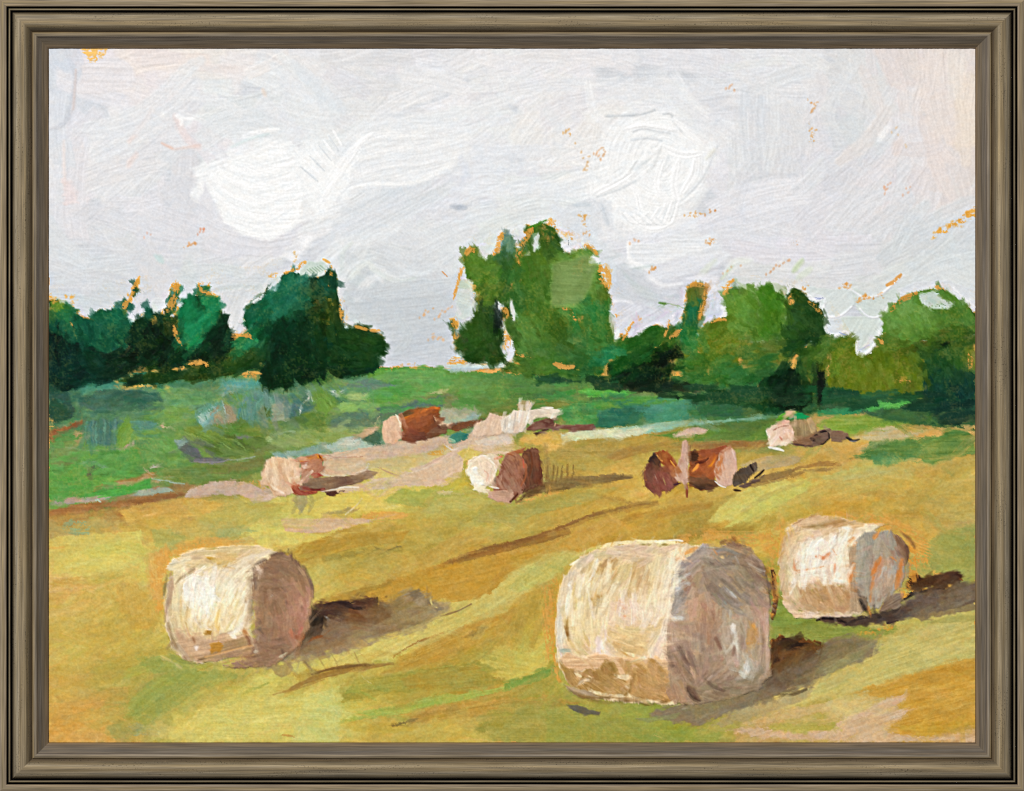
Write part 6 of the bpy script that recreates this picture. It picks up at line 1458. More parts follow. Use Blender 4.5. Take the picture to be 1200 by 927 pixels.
S('b8883c', 3, '710,750 716,758 728,764 738,770', var=12); S('c09448', 3, '712,752 724,755 738,758'); S('d0b070', 2, '740,735 756,734 766,732'); S('c8a868', 2, '735,745 755,744'); S('ece0b8', 3, '714,754 726,760 742,766')
F('eee0d8', '770,742 780,736 784,750 776,768 762,775 748,772 762,756', ang=-60, **nk); F('f4ecec', '768,744 776,742 778,752 770,758', **nk)
F('fdeac4', '654,740 656,690 684,652 720,640 800,640 790,700 784,780 700,812 662,790', op=.34, var=0, ridge=0, grain=0, lip=0, soft=4, thick=0)
smear(520, '654,740 656,690 684,652 720,640 800,640 790,700 784,780 700,812 662,790', L=24, W=3.6, op=.65, seed=55, jit=10, ridge=.32, dang=8, c=(880, 735))
G(420, '656,740 658,690 684,655 720,642 795,642 786,700 780,775 740,782 664,778', '662 674 ddd0bc 110; 655 700 e4d6c8 95; 655 740 e6dccb 90; 660 765 e0cdb4 60; 672 700 e0cc98 100; 672 730 e2cf9c 95; 680 755 e4d2a4 60; 690 770 ecd0b0 20; 685 680 e6dabf 105; 700 690 dcc08c 110; 700 672 c9a468 115; 712 665 b89458 120; 703 700 bf9c60 100; 716 684 ecdfc0 115; 706 712 eadcb8 110; 700 735 e6d6ac 90; 712 735 ecd8c4 90; 730 672 dcc898 105; 745 672 ceb07c 105; 755 680 d0b284 105; 745 695 dcc49c 100; 768 665 e6d6b0 100; 780 665 e8dcc0 105; 790 655 f0e6d0 100; 765 690 ead8b4 105; 776 700 ecdcc4 105; 725 712 eed8c8 90; 745 712 f0dcd0 80; 735 722 eed6c4 60; 758 715 ecd8c0 60; 730 742 e2cc98 20; 750 745 dfc794 10; 745 760 dcc08c 20; 765 738 e0ca9c -20; 722 755 d6b47c 30; 775 748 f0e4dc 110; 765 765 eed8c4 100; 785 760 e8cdb8 90; 702 758 f0e2dc 90; 712 765 f0dccc 30; 740 778 e8c49c 0; 700 778 e4c4a0 0; 670 780 dfc09c 30; 720 650 decbb4 0; 750 650 dcc6b0 0; 775 645 dccab2 -20; 690 655 dccdb8 -40; 700 645 e4dab4 -15', L=20, W=5.5, seed=65, **gk)
for c, w, p in [('ffffff', 4.5, '667,686 669,690 666,704 664,724'), ('fffdf8', 3, '666,686 671,681'), ('f6f2ee', 3.5, '684,674 680,690 678,698'), ('ffffff', 3.5, '700,656 696,670 690,682 689,694'), ('f4ecdc', 3, '690,696 692,710 696,726'), ('8c6420', 3, '665,722 664,734 666,750', ), ('7c4c14', 3, '662,734 665,744'), ('b08c4c', 2, '690,690 693,702'), ('a88448', 2, '678,700 677,720'), ('e6e6da', 6, '657,720 656,745 658,760'), ('8fa8a0', 3, '658,762 668,762'),
  ('d0b87c', 2, '667,750 674,762 684,768'), ('c8ac70', 2, '684,740 690,756'), ('d8c08c', 2, '672,720 676,744 688,762'), ('f0e6ec', 4, '710,722 708,736 710,745'), ('f4eef2', 4, '706,760 704,755 709,748'), ('fdf4f0', 3, '727,712 726,722'), ('d8764c', 2.4, '731,710 734,713'), ('dc8050', 2.2, '731,722 733,722'), ('e0a868', 1.8, '726,704 730,706'), ('ecc8a8', 2, '700,765 696,770'),
  ('b8985c', 2, '724,670 716,684'), ('f4ead0', 3, '740,666 736,684 730,700'), ('c8aa70', 2, '744,668 738,690'), ('f0e4c8', 2.5, '760,664 752,684 746,702'), ('c0a068', 2, '738,690 733,704'), ('f0e4cc', 3, '772,668 768,688 762,704'), ('f6eedd', 4, '788,648 784,670 776,700'), ('d8c4b0', 2, '792,668 787,700'), ('efe2cc', 2, '748,716 752,720')]:
    A(c, w, p, ridge=.35)
F('ddb890', '656,772 664,766 684,770 710,768 740,772 770,772 790,776 796,790 790,800 760,790 720,790 690,786 664,786', ang=0, col2='e0c09c', **nk)
F('ac8850', '657,778 664,783 671,785 679,797 691,809 681,811 664,800', ang=50, col2='c09c64', **nk)
F('a8864e', '679,799 682,790 686,781 694,786 703,787 705,778 709,773 717,787 724,794 739,799 734,814 718,813 705,811 691,809', ang=35, col2='bc9860', **nk)
F('b8925c', '736,811 738,794 741,782 750,783 756,787 758,778 763,772 775,785 789,792 801,816 785,822 768,821 741,816', ang=30, col2='c8a06c', **nk)
F('e8caa0', '684,797 688,792 696,794 688,800 682,802', **nk); F('e4c498', '733,806 738,790 742,796 738,806', **nk)
F('9c8868', '662,802 680,808 700,814 740,818 700,820 672,814', ang=10, col2='c4a878', **nk)
G(60, '664,786 700,780 786,780 794,806 780,818 700,812', '665 790 b08c58 60; 680 800 c4a070 20; 705 788 ac8650 70; 725 800 b48e58 40; 740 795 c09c68 80; 760 795 c09a66 60; 785 800 bc986c 50; 770 815 b8945f 10; 720 815 c0a074 10; 690 812 bfa37c 10', L=13, W=4.5, seed=66, **gk)
for c, w, p in [('dcb478', 3, '744,772 752,776 758,784'), ('b8904c', 4, '744,776 752,782 756,788'), ('b08848', 4, '760,772 768,776 776,786'), ('e4c08c', 3, '768,770 778,780 782,788'), ('7c5c28', 1.8, '712,774 718,784 722,792'), ('7c5c20', 2, '739,798 738,808 732,814'), ('8c6834', 2, '744,790 740,800 738,810'), ('8c6c34', 3, '680,800 684,795 692,795'), ('efe0cc', 3, '676,804 684,797 690,796'), ('f4e0c4', 3, '733,804 737,806'),
  ('bc9080', 3, '748,800 750,806'), ('5c4418', 2, '690,814 700,816 714,818'), ('6c4c1c', 2, '672,812 682,816 696,818'), ('cbb8a4', 3, '664,806 680,810 700,816'), ('8c7c5c', 3, '666,808 676,814'), ('a88450', 4, '718,818 740,820 760,818 780,824', ), ('604418', 1.8, '720,821 745,822 760,826 780,822'), ('c4a868', 3, '750,820 765,826'), ('84643c', 1.6, '690,820 712,824 730,824'), ('9c7c40', 2, '656,776 662,786 668,796'), ('c8a070', 4, '756,806 780,812 796,812')]:
    A(c, w, p, ridge=.35)
# its end, grey and brown
F('a8947f', '806,656 818,642 826,638 840,642 858,638 880,644 892,656 900,676 903,700 902,730 900,760 904,790 888,808 860,818 820,826 796,826 786,806 782,780 780,750 782,720 788,690 794,670', ang=85, col2='a6907c', **dict(nk, var=11))
F('96846f', '815,660 840,656 870,660 890,672 898,700 898,720 880,722 850,716 836,700 826,680', c=(800, 740), col2='948670', **dict(nk, var=14))
F('b8b4b0', '790,668 800,654 812,650 812,680 806,700 796,712 786,712 786,690', ang=-50, col2='98949a', dry=.15, **nk); F('a89e9c', '816,646 824,638 832,648 840,658 826,660 814,668 808,664', ang=-60, **nk)
F('8f5c44', '806,672 814,656 822,644 816,660 810,680 806,692', ang=-70, op=.7, **nk)
F('b89884', '804,700 814,692 822,694 826,710 824,730 812,740 800,738 800,716', ang=85, col2='b08c78', **nk); F('a8826c', '826,700 836,704 840,740 834,760 824,750', ang=85, op=.7, **nk)
F('8c7468', '802,680 812,680 818,692 808,700 800,694', **nk)
F('c0a49a', '782,730 796,726 812,740 820,760 806,764 790,760 782,752', ang=20, op=.7, **nk); F('a8907c', '804,748 836,745 844,770 832,790 812,790 802,770', ang=85, op=.7, **nk)
F('b0a494', '840,736 852,728 868,722 884,716 890,730 892,760 884,790 870,796 852,780 844,764', ang=85, col2='a89c8c', **nk)
F('bc8430', '874,744 880,722 885,722 885,750 880,768 874,764', ang=85, var=14); S('e0a068', 4, '872,776 879,768')
F('9c8474', '824,784 846,770 866,770 866,792 850,800 828,800', ang=-40, col2='98806c', **nk)
F('8c7c6a', '800,800 840,798 880,798 904,792 888,808 860,818 820,826 800,822', ang=-5, col2='877862', **nk); F('8c7468', '784,764 794,768 806,792 826,806 812,812 796,800 788,788', ang=60, **nk)
F('a4846c', '786,800 800,806 806,826 790,824 780,812', ang=70, op=.8, **nk)
F('7c6a5c', '836,640 850,640 880,648 896,670 904,690 900,700 886,672 866,662 846,660', ang=30, **nk); F('9a8068', '850,636 860,634 880,642 888,650 870,650 852,646', ang=20, **nk)
F('dcba96', '790,670 830,640 880,644 902,690 902,790 860,818 800,824 784,780 786,700', op=.26, var=0, ridge=0, grain=0, lip=0, soft=4, thick=0)
smear(560, '790,670 830,640 880,644 902,690 902,790 860,818 800,824 784,780 786,700', L=20, W=3.6, op=.6, seed=57, jit=8, ridge=.28, dang=16, c=(850, 760))
G(420, '792,670 804,652 830,645 878,648 898,690 898,790 860,814 800,820 786,780 788,700', '795 672 b4b0ac -50; 800 660 b8aea4 -40; 790 690 c4c4c4 -60; 795 705 a4a0a0 -70; 788 725 b8b4b4 0; 800 640 c8bfb0 -30; 815 655 a89890 -60; 808 680 9c7c68 -70; 830 648 a49c90 20; 850 650 908478 20; 875 650 98806c 30; 893 670 7c6450 60; 815 705 c8a488 90; 815 720 c4a084 90; 805 735 b09484 80; 830 720 a4806c 90; 836 745 a48470 90; 845 675 9a8a78 40; 865 680 a0907c 45; 885 690 9c8c7a 45; 850 700 908680 50; 870 705 a0948a 45; 890 710 ac9482 60; 840 690 8c7e70 50; 858 735 c0b8ac 90; 850 750 b4a494 80; 866 745 b8ac9c 90; 883 740 b89060 90; 897 730 c0a090 92; 895 760 b49c8c 92; 897 785 a8988a 90; 875 780 c8c4b8 80; 860 775 b8a494 70; 845 780 a08874 -45; 830 790 9c8472 -45; 815 780 a08878 70; 790 745 c4a898 80; 800 760 9c8474 60; 815 755 a89484 90; 830 765 a48e7e 90; 795 785 a08470 60; 790 805 ac8c6c 60; 820 812 8c7a64 0; 850 808 8f7e6a -5; 880 800 8f806c -10; 895 795 8c7c6c -20', L=17, W=5.5, seed=67, **gk)
for c, w, p in [('5c4c44', 3, '888,664 897,674 901,690 903,708'), ('6c4a2c', 4, '897,666 904,678 907,700'), ('6c3c24', 2.4, '858,630 864,636'), ('6a4a40', 4, '845,636 854,634 866,640'), ('8c9090', 4, '840,646 850,644 862,648'), ('e8cc94', 3, '845,652 847,653'), ('e8b468', 3, '852,652 855,651'), ('c8702c', 3, '793,656 800,652'), ('dc8830', 4, '798,650 808,646 816,642', ), ('d08844', 2.5, '836,644 840,650'), ('a8a8ac', 2.2, '862,652 866,660'), ('4c3c34', 3, '832,659 836,661'), ('c0b8ac', 2, '876,660 890,668 896,670'),
  ('e4ecf0', 4, '790,684 800,676 808,672'), ('c8d0d8', 3, '790,696 800,684 808,684'), ('f4f6f8', 3, '786,690 794,686'), ('3c302c', 3, '789,694 788,700'), ('5c5450', 2.5, '797,672 800,670'), ('54504c', 2, '796,676 798,674'), ('7c7c80', 2.5, '800,666 808,660'), ('d8dce0', 2.5, '784,706 786,694'), ('6c6460', 2, '796,700 800,694'), ('5c5450', 2, '800,704 803,698'), ('cdd4d8', 6, '788,724 798,724'), ('e8f0f8', 4, '787,723 792,725'), ('b4b0a8', 3, '788,715 800,712'),
  ('b4b4b8', 2, '852,690 860,698'), ('c4c8cc', 2, '856,694 862,700'), ('7c6c60', 1.5, '852,698 864,706'), ('70645a', 1.6, '856,676 868,690 878,698'), ('a09484', 2, '862,674 872,688'), ('70645a', 1.6, '846,680 858,690'), ('9cc0bc', 2, '848,704 851,708'), ('a49888', 2, '840,700 856,714 874,722'), ('7c7064', 1.6, '838,690 850,704 866,714'), ('7c7064', 1.6, '870,680 884,692 894,700'), ('7a6e62', 1.6, '868,700 880,708 890,710'), ('a89c8c', 2.4, '826,668 850,664 872,668'), ('6c5c50', 1.6, '838,664 860,661 880,666'),
  ('f4f6f8', 5, '859,732 859,738'), ('dcdcd8', 4, '858,738 862,744 858,756'), ('6c4438', 4.5, '839,747 842,754 845,760'), ('d8d4c8', 3, '852,764 858,756 864,748'), ('e8e4dc', 2, '860,752 866,760'), ('8c7060', 3, '861,758 859,768'), ('c8c0b4', 3, '848,756 850,766'), ('dce0e0', 7, '876,776 874,786 872,792'), ('c8ccc8', 5, '866,786 874,792 882,794'), ('b8a898', 4, '890,726 892,750 890,775'), ('6f5c50', 2, '893,730 894,755 892,780'), ('c4aaa0', 4, '898,720 899,750 898,785'), ('94846f', 3, '868,730 870,745 868,760'),
  ('b8948c', 4, '880,706 890,720 896,740', ), ('5c4640', 4, '786,770 790,780 796,790'), ('5c4640', 5, '797,760 802,770 808,778'), ('7c6458', 4, '805,762 810,774 814,784'), ('b09080', 3, '789,768 791,778'), ('241614', 4, '805,807 808,812 814,818 820,821', ), ('5c4038', 5, '808,806 814,812 818,818'), ('5c4a40', 2.2, '830,800 836,806 848,810'), ('6c5c4c', 1.8, '826,796 838,804 852,810'), ('1c140c', 2, '800,824 806,828'), ('d8d0b8', 2, '800,830 806,829'), ('b09c80', 3, '824,814 836,810'), ('6c5c50', 2, '800,780 812,792'), ('c0aca0', 3, '830,796 850,780 860,772', ), ('7c6858', 2, '836,790 850,778')]:
    A(c, w, p, ridge=.32)
CUR[0] = 0
F('8f8058', '800,828 830,824 880,812 860,824 830,832', op=.6, rag=2)
smear(420, '645,630 905,630 905,830 645,830', L=15, W=3.2, seed=31, jit=7, op=.6, dang=22, ridge=.15, R=3)
smear(220, '190,640 370,640 370,783 190,783', L=14, W=3.2, seed=32, jit=7, op=.6, dang=22, ridge=.15, R=3)
smear(200, '912,605 1065,605 1065,725 912,725', L=14, W=3.2, seed=33, jit=7, op=.6, dang=22, ridge=.15, R=3)
smear(420, '300,475 960,475 960,595 300,595', L=12, W=3, seed=34, jit=7, op=.6, dang=22, ridge=.12, R=3)
smear(150, '340,690 540,690 540,800 340,800', L=24, W=5, seed=35, jit=5, op=.6, R=3)
smear(150, '870,740 1040,740 1040,850 820,850', L=24, W=5, seed=36, jit=5, op=.6, R=3)
smear(70, '776,690 786,650 800,640 806,660 798,700 796,740 800,790 786,800 776,760', L=16, W=4.5, op=.6, seed=81, jit=6, dang=25, ang=8)
smear(30, '292,670 304,660 304,700 302,750 290,760', L=12, W=4, op=.55, seed=82, jit=6, dang=25, ang=8)
smear(34, '998,630 1010,630 1012,700 998,712', L=12, W=4, op=.6, seed=83, jit=6, dang=25, ang=8)
F('7a5844', '304,668 318,654 334,650 352,664 364,690 360,730 344,760 318,776 285,780 300,762 300,700', op=.22, var=0, ridge=0, grain=0, lip=0, thick=0, soft=5, rag=3)
LT = dict(var=18, ridge=.4, lip=.9, grain=3, soft=1, rag=1.2, op=.5, jit=4, dang=8)
G(46, '664,680 700,660 716,664 712,740 690,756 668,740', '670,700 f6ead2 98; 690,700 f8eccc 100; 708,700 f8efd6 108; 700,740 f2dfb4 80', L=26, W=4, seed=91, **LT)
G(46, '720,700 764,690 790,650 798,652 784,740 740,728', '735,712 f8e4d8 80; 760,700 f4e6c8 100; 790,665 f8f0dc 102; 776,740 f8eae2 110', L=24, W=4, seed=92, **LT)
G(40, '212,684 250,676 290,664 290,700 270,735 225,735', '225,700 fffdf8 95; 245,700 fffdf8 95; 275,690 f8f0dc 118; 250,725 fbeec6 95', L=20, W=3.6, seed=93, **LT)
G(40, '930,640 960,628 1000,624 998,676 935,682', '945,650 fffaf4 100; 970,650 fdf2e8 100; 990,640 fbf4ea 110', L=18, W=3.8, seed=94, **LT)
for q in ('645,630 905,630 905,830 645,830', '186,638 374,638 374,785 186,785', '908,602 1070,602 1070,730 908,730'):
    smear(170, q, L=10, W=3, op=.5, seed=84, jit=5, dang=60, R=3)
F('a87c48', '355,742 370,735 400,722 440,712 480,700 510,712 490,735 440,748 390,764 340,774', op=.14, var=0, ridge=0, grain=0, lip=0, thick=0, soft=6, rag=4)
COL[np.isin(OWN, [i for i, o in enumerate(OWNERS) if o[0] == 'painted_hay_bale'])] *= np.array((1.035, 1.01, .965), np.float32)
# last pass of clean colour: crisper ridges, deeper greens
COL += .55*(COL-blur(COL, 1))+.22*(COL-blur(COL, 7))
gm = (blur(np.maximum(np.isin(OWN, [i for i, o in enumerate(OWNERS) if o[0] in ('painted_tree', 'painted_bush')]), (OWN == 0)* (YY < 590)*.55).astype(np.float32), 2)*np.clip((COL[..., 1]-COL[..., 0]+12)/24, 0, 1))[..., None]
lumc = COL.mean(-1, keepdims=True)
COL += gm*((lumc+(COL-lumc)*1.22)*np.array((.96, 1.02, .97), np.float32)+(lumc-78)*.14-3-COL)
# the tooth of the canvas catching the last dry paint everywhere but the thick sky and bales
n1 = .6*tile(XX/1.15+31, YY/1.15+70)+.55*tile(XX/2.3+9, YY/2.3+210)+.45*tile(XX/4.6+19, YY/3.4+310)
n2 = .7*tile(XX/2.7+77, YY/2.2+33)+.6*tile(XX/6+7, YY/4.4+133)
n3 = .7*tile(XX/9+177, YY/5+233)+.6*tile(XX/19+71, YY/8+13)
amt = np.where(OWN == 1, 2.2, np.where(OWN == 0, 9.0, 7.0)).astype(np.float32)
bale = np.isin(OWN, [i for i, o in enumerate(OWNERS) if o[0] == 'painted_hay_bale']); amt[bale] = 5
amt = blur(amt, 2)*(.4+.6*COL.mean(-1)/170)
COL += (n1*amt)[..., None]*np.array((1, .97, .85), np.float32)+(n2*amt*.8)[..., None]*np.array((.9, -.1, -.9), np.float32)+(n3*amt*.7)[..., None]*np.array((.9, .35, -.5), np.float32)
HGT += .05*n1*np.where(OWN == 1, .6, 1.6)
#PAINT-END
# ------------------------------------------------------------------ building blocks
LIGHT = 1.0                     # how much light the canvas receives; colours below are what the paint itself reflects
def lin(c):
    c = np.clip(np.asarray(c, np.float64)/255, 0, 1)
    return np.where(c <= .04045, c/12.92, ((c+.055)/1.055)**2.4)
def mesh(name, verts, faces, mats, parent=None, matidx=None):
    m = bpy.data.meshes.new(name)
    verts = np.asarray(verts, np.float32); faces = np.asarray(faces, np.int32)
    m.vertices.add(len(verts)); m.vertices.foreach_set('co', verts.ravel())
    m.loops.add(faces.size); m.loops.foreach_set('vertex_index', faces.ravel())
    m.polygons.add(len(faces)); m.polygons.foreach_set('loop_start', np.arange(0, faces.size, faces.shape[1], dtype=np.int32))
    m.update(calc_edges=True)
    m.materials.append(mats)
    o = bpy.data.objects.new(name, m); COLL.objects.link(o)
    if parent is not None: o.parent = parent
    return o
def nodes(name):
    m = bpy.data.materials.new(name); m.use_nodes = True
    return m, m.node_tree.nodes, m.node_tree.links, m.node_tree.nodes['Principled BSDF']

# oil paint: the colour laid down stroke by stroke, with the fine unevenness of hand-mixed pigment
paint, N, K, B = nodes('oil_paint')
at = N.new('ShaderNodeAttribute'); at.attribute_name = 'pigment'
nz = N.new('ShaderNodeTexNoise'); nz.inputs['Scale'].default_value = 420; nz.inputs['Detail'].default_value = 3
tc = N.new('ShaderNodeTexCoord'); K.new(tc.outputs['Object'], nz.inputs['Vector'])
mr = N.new('ShaderNodeMapRange'); mr.inputs['From Min'].default_value = .3; mr.inputs['From Max'].default_value = .7; mr.inputs['To Min'].default_value = .94; mr.inputs['To Max'].default_value = 1.06
K.new(nz.outputs[0], mr.inputs['Value'])
vm = N.new('ShaderNodeVectorMath'); vm.operation = 'SCALE'; K.new(at.outputs['Color'], vm.inputs[0]); K.new(mr.outputs[0], vm.inputs['Scale'])
K.new(vm.outputs[0], B.inputs['Base Color']); B.inputs['Roughness'].default_value = .5; B.inputs['Specular IOR Level'].default_value = .08

linen, N, K, B = nodes('primed_linen')
wv = N.new('ShaderNodeTexNoise'); wv.inputs['Scale'].default_value = 300
cr = N.new('ShaderNodeValToRGB'); cr.color_ramp.elements[0].color = (.55, .42, .25, 1); cr.color_ramp.elements[1].color = (.72, .6, .42, 1)
K.new(wv.outputs[0], cr.inputs[0]); K.new(cr.outputs[0], B.inputs['Base Color']); B.inputs['Roughness'].default_value = .9

plaster, N, K, B = nodes('wall_paint')
wn = N.new('ShaderNodeTexNoise'); wn.inputs['Scale'].default_value = 60; wn.inputs['Detail'].default_value = 6
cr = N.new('ShaderNodeValToRGB'); cr.color_ramp.elements[0].color = (.74, .73, .71, 1); cr.color_ramp.elements[1].color = (.8, .79, .77, 1)
K.new(wn.outputs[0], cr.inputs[0]); K.new(cr.outputs[0], B.inputs['Base Color']); B.inputs['Roughness'].default_value = .9

def wood(name, flecks):
    m, N, K, B = nodes(name)
    at = N.new('ShaderNodeAttribute'); at.attribute_name = 'stain'
    uvn = N.new('ShaderNodeUVMap'); uvn.uv_map = 'grain'
    def streak(sx, sy, off, det):
        mp = N.new('ShaderNodeMapping'); mp.inputs['Scale'].default_value = (sx, sy, 1); mp.inputs['Location'].default_value = (off, off*1.7, 0)
        t = N.new('ShaderNodeTexNoise'); t.inputs['Scale'].default_value = 1; t.inputs['Detail'].default_value = det
        K.new(uvn.outputs[0], mp.inputs['Vector']); K.new(mp.outputs[0], t.inputs['Vector']); return t.outputs[0]
    def rng(src, a, b, c, d):
        r = N.new('ShaderNodeMapRange'); r.inputs['From Min'].default_value = a; r.inputs['From Max'].default_value = b; r.inputs['To Min'].default_value = c; r.inputs['To Max'].default_value = d
        K.new(src, r.inputs['Value']); return r.outputs[0]
    def mul(a, b):
        q = N.new('ShaderNodeMath'); q.operation = 'MULTIPLY'; K.new(a, q.inputs[0]); K.new(b, q.inputs[1]); return q.outputs[0]
    s = mul(rng(streak(.012, .55, 3, 3), .3, .7, .68, 1.3), rng(streak(.03, 1.6, 9, 4), .3, .7, .8, 1.2))
    s = mul(s, rng(streak(.006, .22, 21, 2), .3, .7, .86, 1.14))
    if flecks:
        f = mul(rng(streak(.45, .6, 33, 2), .56, .70, 0, 1), rng(streak(.012, .16, 40, 2), .5, .6, 0, 1))
        f2 = rng(f, 0, 1, 1, .45); s = mul(s, f2)
        g = mul(rng(streak(.38, .7, 61, 2), .60, .72, 0, 1), rng(streak(.012, .16, 41, 2), .5, .6, 0, 1))
        s = mul(s, rng(g, 0, 1, 1, 1.35))
    hue = N.new('ShaderNodeMix'); hue.data_type = 'RGBA'; hue.inputs['A'].default_value = (1.04, 1.0, .90, 1); hue.inputs['B'].default_value = (.98, 1.0, 1.06, 1)
    K.new(rng(streak(.008, .35, 77, 2), .35, .65, 0, 1), hue.inputs['Factor'])
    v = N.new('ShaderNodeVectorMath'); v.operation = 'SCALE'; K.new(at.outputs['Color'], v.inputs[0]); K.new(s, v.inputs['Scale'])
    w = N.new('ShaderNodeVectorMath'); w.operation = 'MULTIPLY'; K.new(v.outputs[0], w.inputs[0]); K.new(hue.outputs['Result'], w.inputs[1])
    K.new(w.outputs[0], B.inputs['Base Color']); B.inputs['Roughness'].default_value = .6; B.inputs['Specular IOR Level'].default_value = .2
    bp = N.new('ShaderNodeBump'); bp.inputs['Strength'].default_value = .25; bp.inputs['Distance'].default_value = .0006
    K.new(s, bp.inputs['Height']); K.new(bp.outputs[0], B.inputs['Normal'])
    return m
wood_main = wood('weathered_wood', True); wood_plain = wood('weathered_wood_plain', False)

# ------------------------------------------------------------------ the wall behind
wall = mesh('wall', [(-3, .021, -2), (3, .021, -2), (3, .021, 2), (-3, .021, 2), (-3, .12, -2), (3, .12, -2), (3, .12, 2), (-3, .12, 2)],
            [(0, 1, 2, 3), (5, 4, 7, 6), (0, 4, 5, 1), (3, 2, 6, 7), (0, 3, 7, 4), (1, 5, 6, 2)], plaster)
wall['kind'] = 'structure'

# ------------------------------------------------------------------ the framed painting
pic = bpy.data.objects.new('framed_painting', None); COLL.objects.link(pic); pic.location = (0, 0, 0)
pic.empty_display_size = .1
pic['label'] = 'oil painting of hay bales in a golden field, in a weathered brown wood frame'
pic['category'] = 'framed painting'
W2, H2 = 600.6, 464.1           # half width and height of the frame, mm
def rail(side):
    """one mitred side of the frame: moulding (the part) with its lip, grooves, bead and liner as sub-parts"""
    def build(name, prof, mat, parent):
        # prof: list of (mm in from the outer edge, mm in front of the canvas, stain colour)
        n = len(prof); V = []; U = []; C = []
        ends = []
        cuts = 2
        for t in range(cuts):
            for d, h, c in prof:
                a, b = (W2-d, H2-d)
                if side in ('top', 'bottom'):
                    x = (-a, a)[t]; z = b if side == 'top' else -b; al = x
                else:
                    z = (-b, b)[t]; x = -a if side == 'left' else a; al = z
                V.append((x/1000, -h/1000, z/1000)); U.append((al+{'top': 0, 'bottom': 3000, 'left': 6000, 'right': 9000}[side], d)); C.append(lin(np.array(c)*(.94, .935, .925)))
        Fc = []
        for i in range(n-1):
            q = (i, i+1, n+i+1, n+i)
            if side in ('bottom', 'left'): pass
            Fc.append(q if side in ('right', 'bottom') else q[::-1])
        o = mesh(name, V, Fc, mat, parent)
        m = o.data
        uvl = m.uv_layers.new(name='grain'); idx = np.empty(len(m.loops), np.int32); m.loops.foreach_get('vertex_index', idx)
        uvl.data.foreach_set('uv', np.array(U, np.float32)[idx].ravel())
        ca = m.color_attributes.new('stain', 'FLOAT_COLOR', 'POINT'); ca.data.foreach_set('color', np.hstack([np.array(C), np.ones((len(C), 1))]).astype(np.float32).ravel())
        return o
    A = (168, 150, 122); g = (10, 5, 7)
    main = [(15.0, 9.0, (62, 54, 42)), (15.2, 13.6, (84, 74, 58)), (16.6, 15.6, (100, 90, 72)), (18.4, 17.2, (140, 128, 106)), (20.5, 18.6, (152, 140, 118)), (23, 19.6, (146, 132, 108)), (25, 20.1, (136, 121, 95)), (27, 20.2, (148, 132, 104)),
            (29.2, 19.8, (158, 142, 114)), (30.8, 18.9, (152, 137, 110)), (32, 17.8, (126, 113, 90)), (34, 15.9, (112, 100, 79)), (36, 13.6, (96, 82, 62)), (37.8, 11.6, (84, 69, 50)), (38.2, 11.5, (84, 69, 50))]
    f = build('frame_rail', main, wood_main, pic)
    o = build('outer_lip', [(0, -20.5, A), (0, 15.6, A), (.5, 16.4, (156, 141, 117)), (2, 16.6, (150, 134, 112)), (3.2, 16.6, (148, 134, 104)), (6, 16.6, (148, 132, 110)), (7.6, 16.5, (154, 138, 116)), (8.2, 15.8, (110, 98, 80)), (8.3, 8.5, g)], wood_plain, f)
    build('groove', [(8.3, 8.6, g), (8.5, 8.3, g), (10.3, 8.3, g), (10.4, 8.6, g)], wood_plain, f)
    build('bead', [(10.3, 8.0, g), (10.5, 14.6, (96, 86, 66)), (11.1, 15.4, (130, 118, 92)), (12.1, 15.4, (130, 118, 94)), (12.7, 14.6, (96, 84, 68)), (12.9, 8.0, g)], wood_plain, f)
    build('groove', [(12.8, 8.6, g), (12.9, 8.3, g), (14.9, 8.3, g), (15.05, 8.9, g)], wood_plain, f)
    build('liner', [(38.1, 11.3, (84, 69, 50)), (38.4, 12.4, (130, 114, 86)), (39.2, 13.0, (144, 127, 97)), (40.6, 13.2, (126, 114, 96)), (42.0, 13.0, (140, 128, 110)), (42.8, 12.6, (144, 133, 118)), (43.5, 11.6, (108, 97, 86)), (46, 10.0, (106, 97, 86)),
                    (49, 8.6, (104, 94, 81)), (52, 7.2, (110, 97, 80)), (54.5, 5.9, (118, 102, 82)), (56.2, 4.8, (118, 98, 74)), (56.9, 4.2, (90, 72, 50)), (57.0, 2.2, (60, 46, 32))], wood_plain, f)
for s in ('top', 'bottom', 'left', 'right'): rail(s)

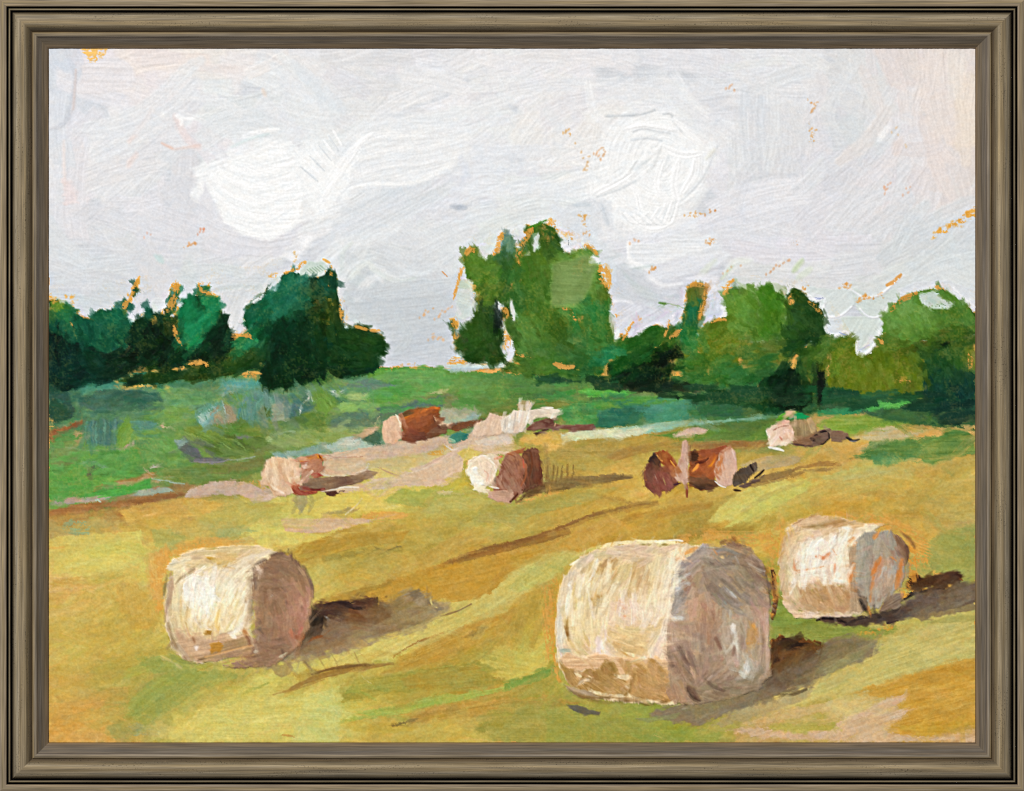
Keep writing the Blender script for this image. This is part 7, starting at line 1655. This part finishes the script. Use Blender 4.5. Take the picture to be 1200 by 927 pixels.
# ------------------------------------------------------------------ canvas and paint
x0, x1, z0, z1 = -.5475, .5475, -.411, .411
canvas = mesh('canvas', [(x0, -.0015, z0), (x1, -.0015, z0), (x1, -.0015, z1), (x0, -.0015, z1), (x0, .019, z0), (x1, .019, z0), (x1, .019, z1), (x0, .019, z1)],
              [(0, 1, 2, 3), (5, 4, 7, 6), (0, 4, 5, 1), (3, 2, 6, 7), (0, 3, 7, 4), (1, 5, 6, 2)], linen, pic)
# owner of every square millimetre, freed of stray specks
def box_blur(a, r):
    for ax in (0, 1):
        p = np.pad(a, [(r+1, r) if i == ax else (0, 0) for i in (0, 1)], mode='edge'); c = np.cumsum(p, axis=ax)
        a = (c[2*r+1:, :]-c[:-2*r-1, :]) if ax == 0 else (c[:, 2*r+1:]-c[:, :-2*r-1])
    return a
best = np.zeros(OWN.shape, np.float32)-1; CLEAN = OWN.copy()
for k in range(len(OWNERS)):
    s = box_blur((OWN == k).astype(np.float32), 4); m = s > best; best[m] = s[m]; CLEAN[m] = k
FOWN = CLEAN[:-1, :-1]
SC = 1.0017                     # the canvas lies deeper than the lip, so it is a hair larger than it looks
GX = ((XX-600)*SC/1000).astype(np.float32); GZ = ((463.5-YY)*SC/1000).astype(np.float32); GY = (-.0031-HGT*1.5/1000).astype(np.float32)
PIG = lin(np.clip(COL, 0, 252))/LIGHT
PIG = np.dstack([PIG, np.ones(PIG.shape[:2])]).astype(np.float32)
iy, ix = np.mgrid[0:PH-1, 0:PW-1]
v00 = (iy*PW+ix).astype(np.int32)
for k, ow in enumerate(OWNERS):
    nm, lb = (ow, 'golden and green stubble field in loose brushwork') if isinstance(ow, str) else ow
    q = v00[FOWN == k]
    if len(q) < 4: continue
    f = np.stack([q, q+PW, q+PW+1, q+1], 1)
    used, inv = np.unique(f, return_inverse=True)
    o = mesh(nm, np.stack([GX.ravel()[used], GY.ravel()[used], GZ.ravel()[used]], 1), inv.reshape(-1, 4), paint, canvas)
    ca = o.data.color_attributes.new('pigment', 'FLOAT_COLOR', 'POINT'); ca.data.foreach_set('color', PIG.reshape(-1, 4)[used].ravel())
    o.data.polygons.foreach_set('use_smooth', np.ones(len(q), bool))
    if lb: o['label'] = lb
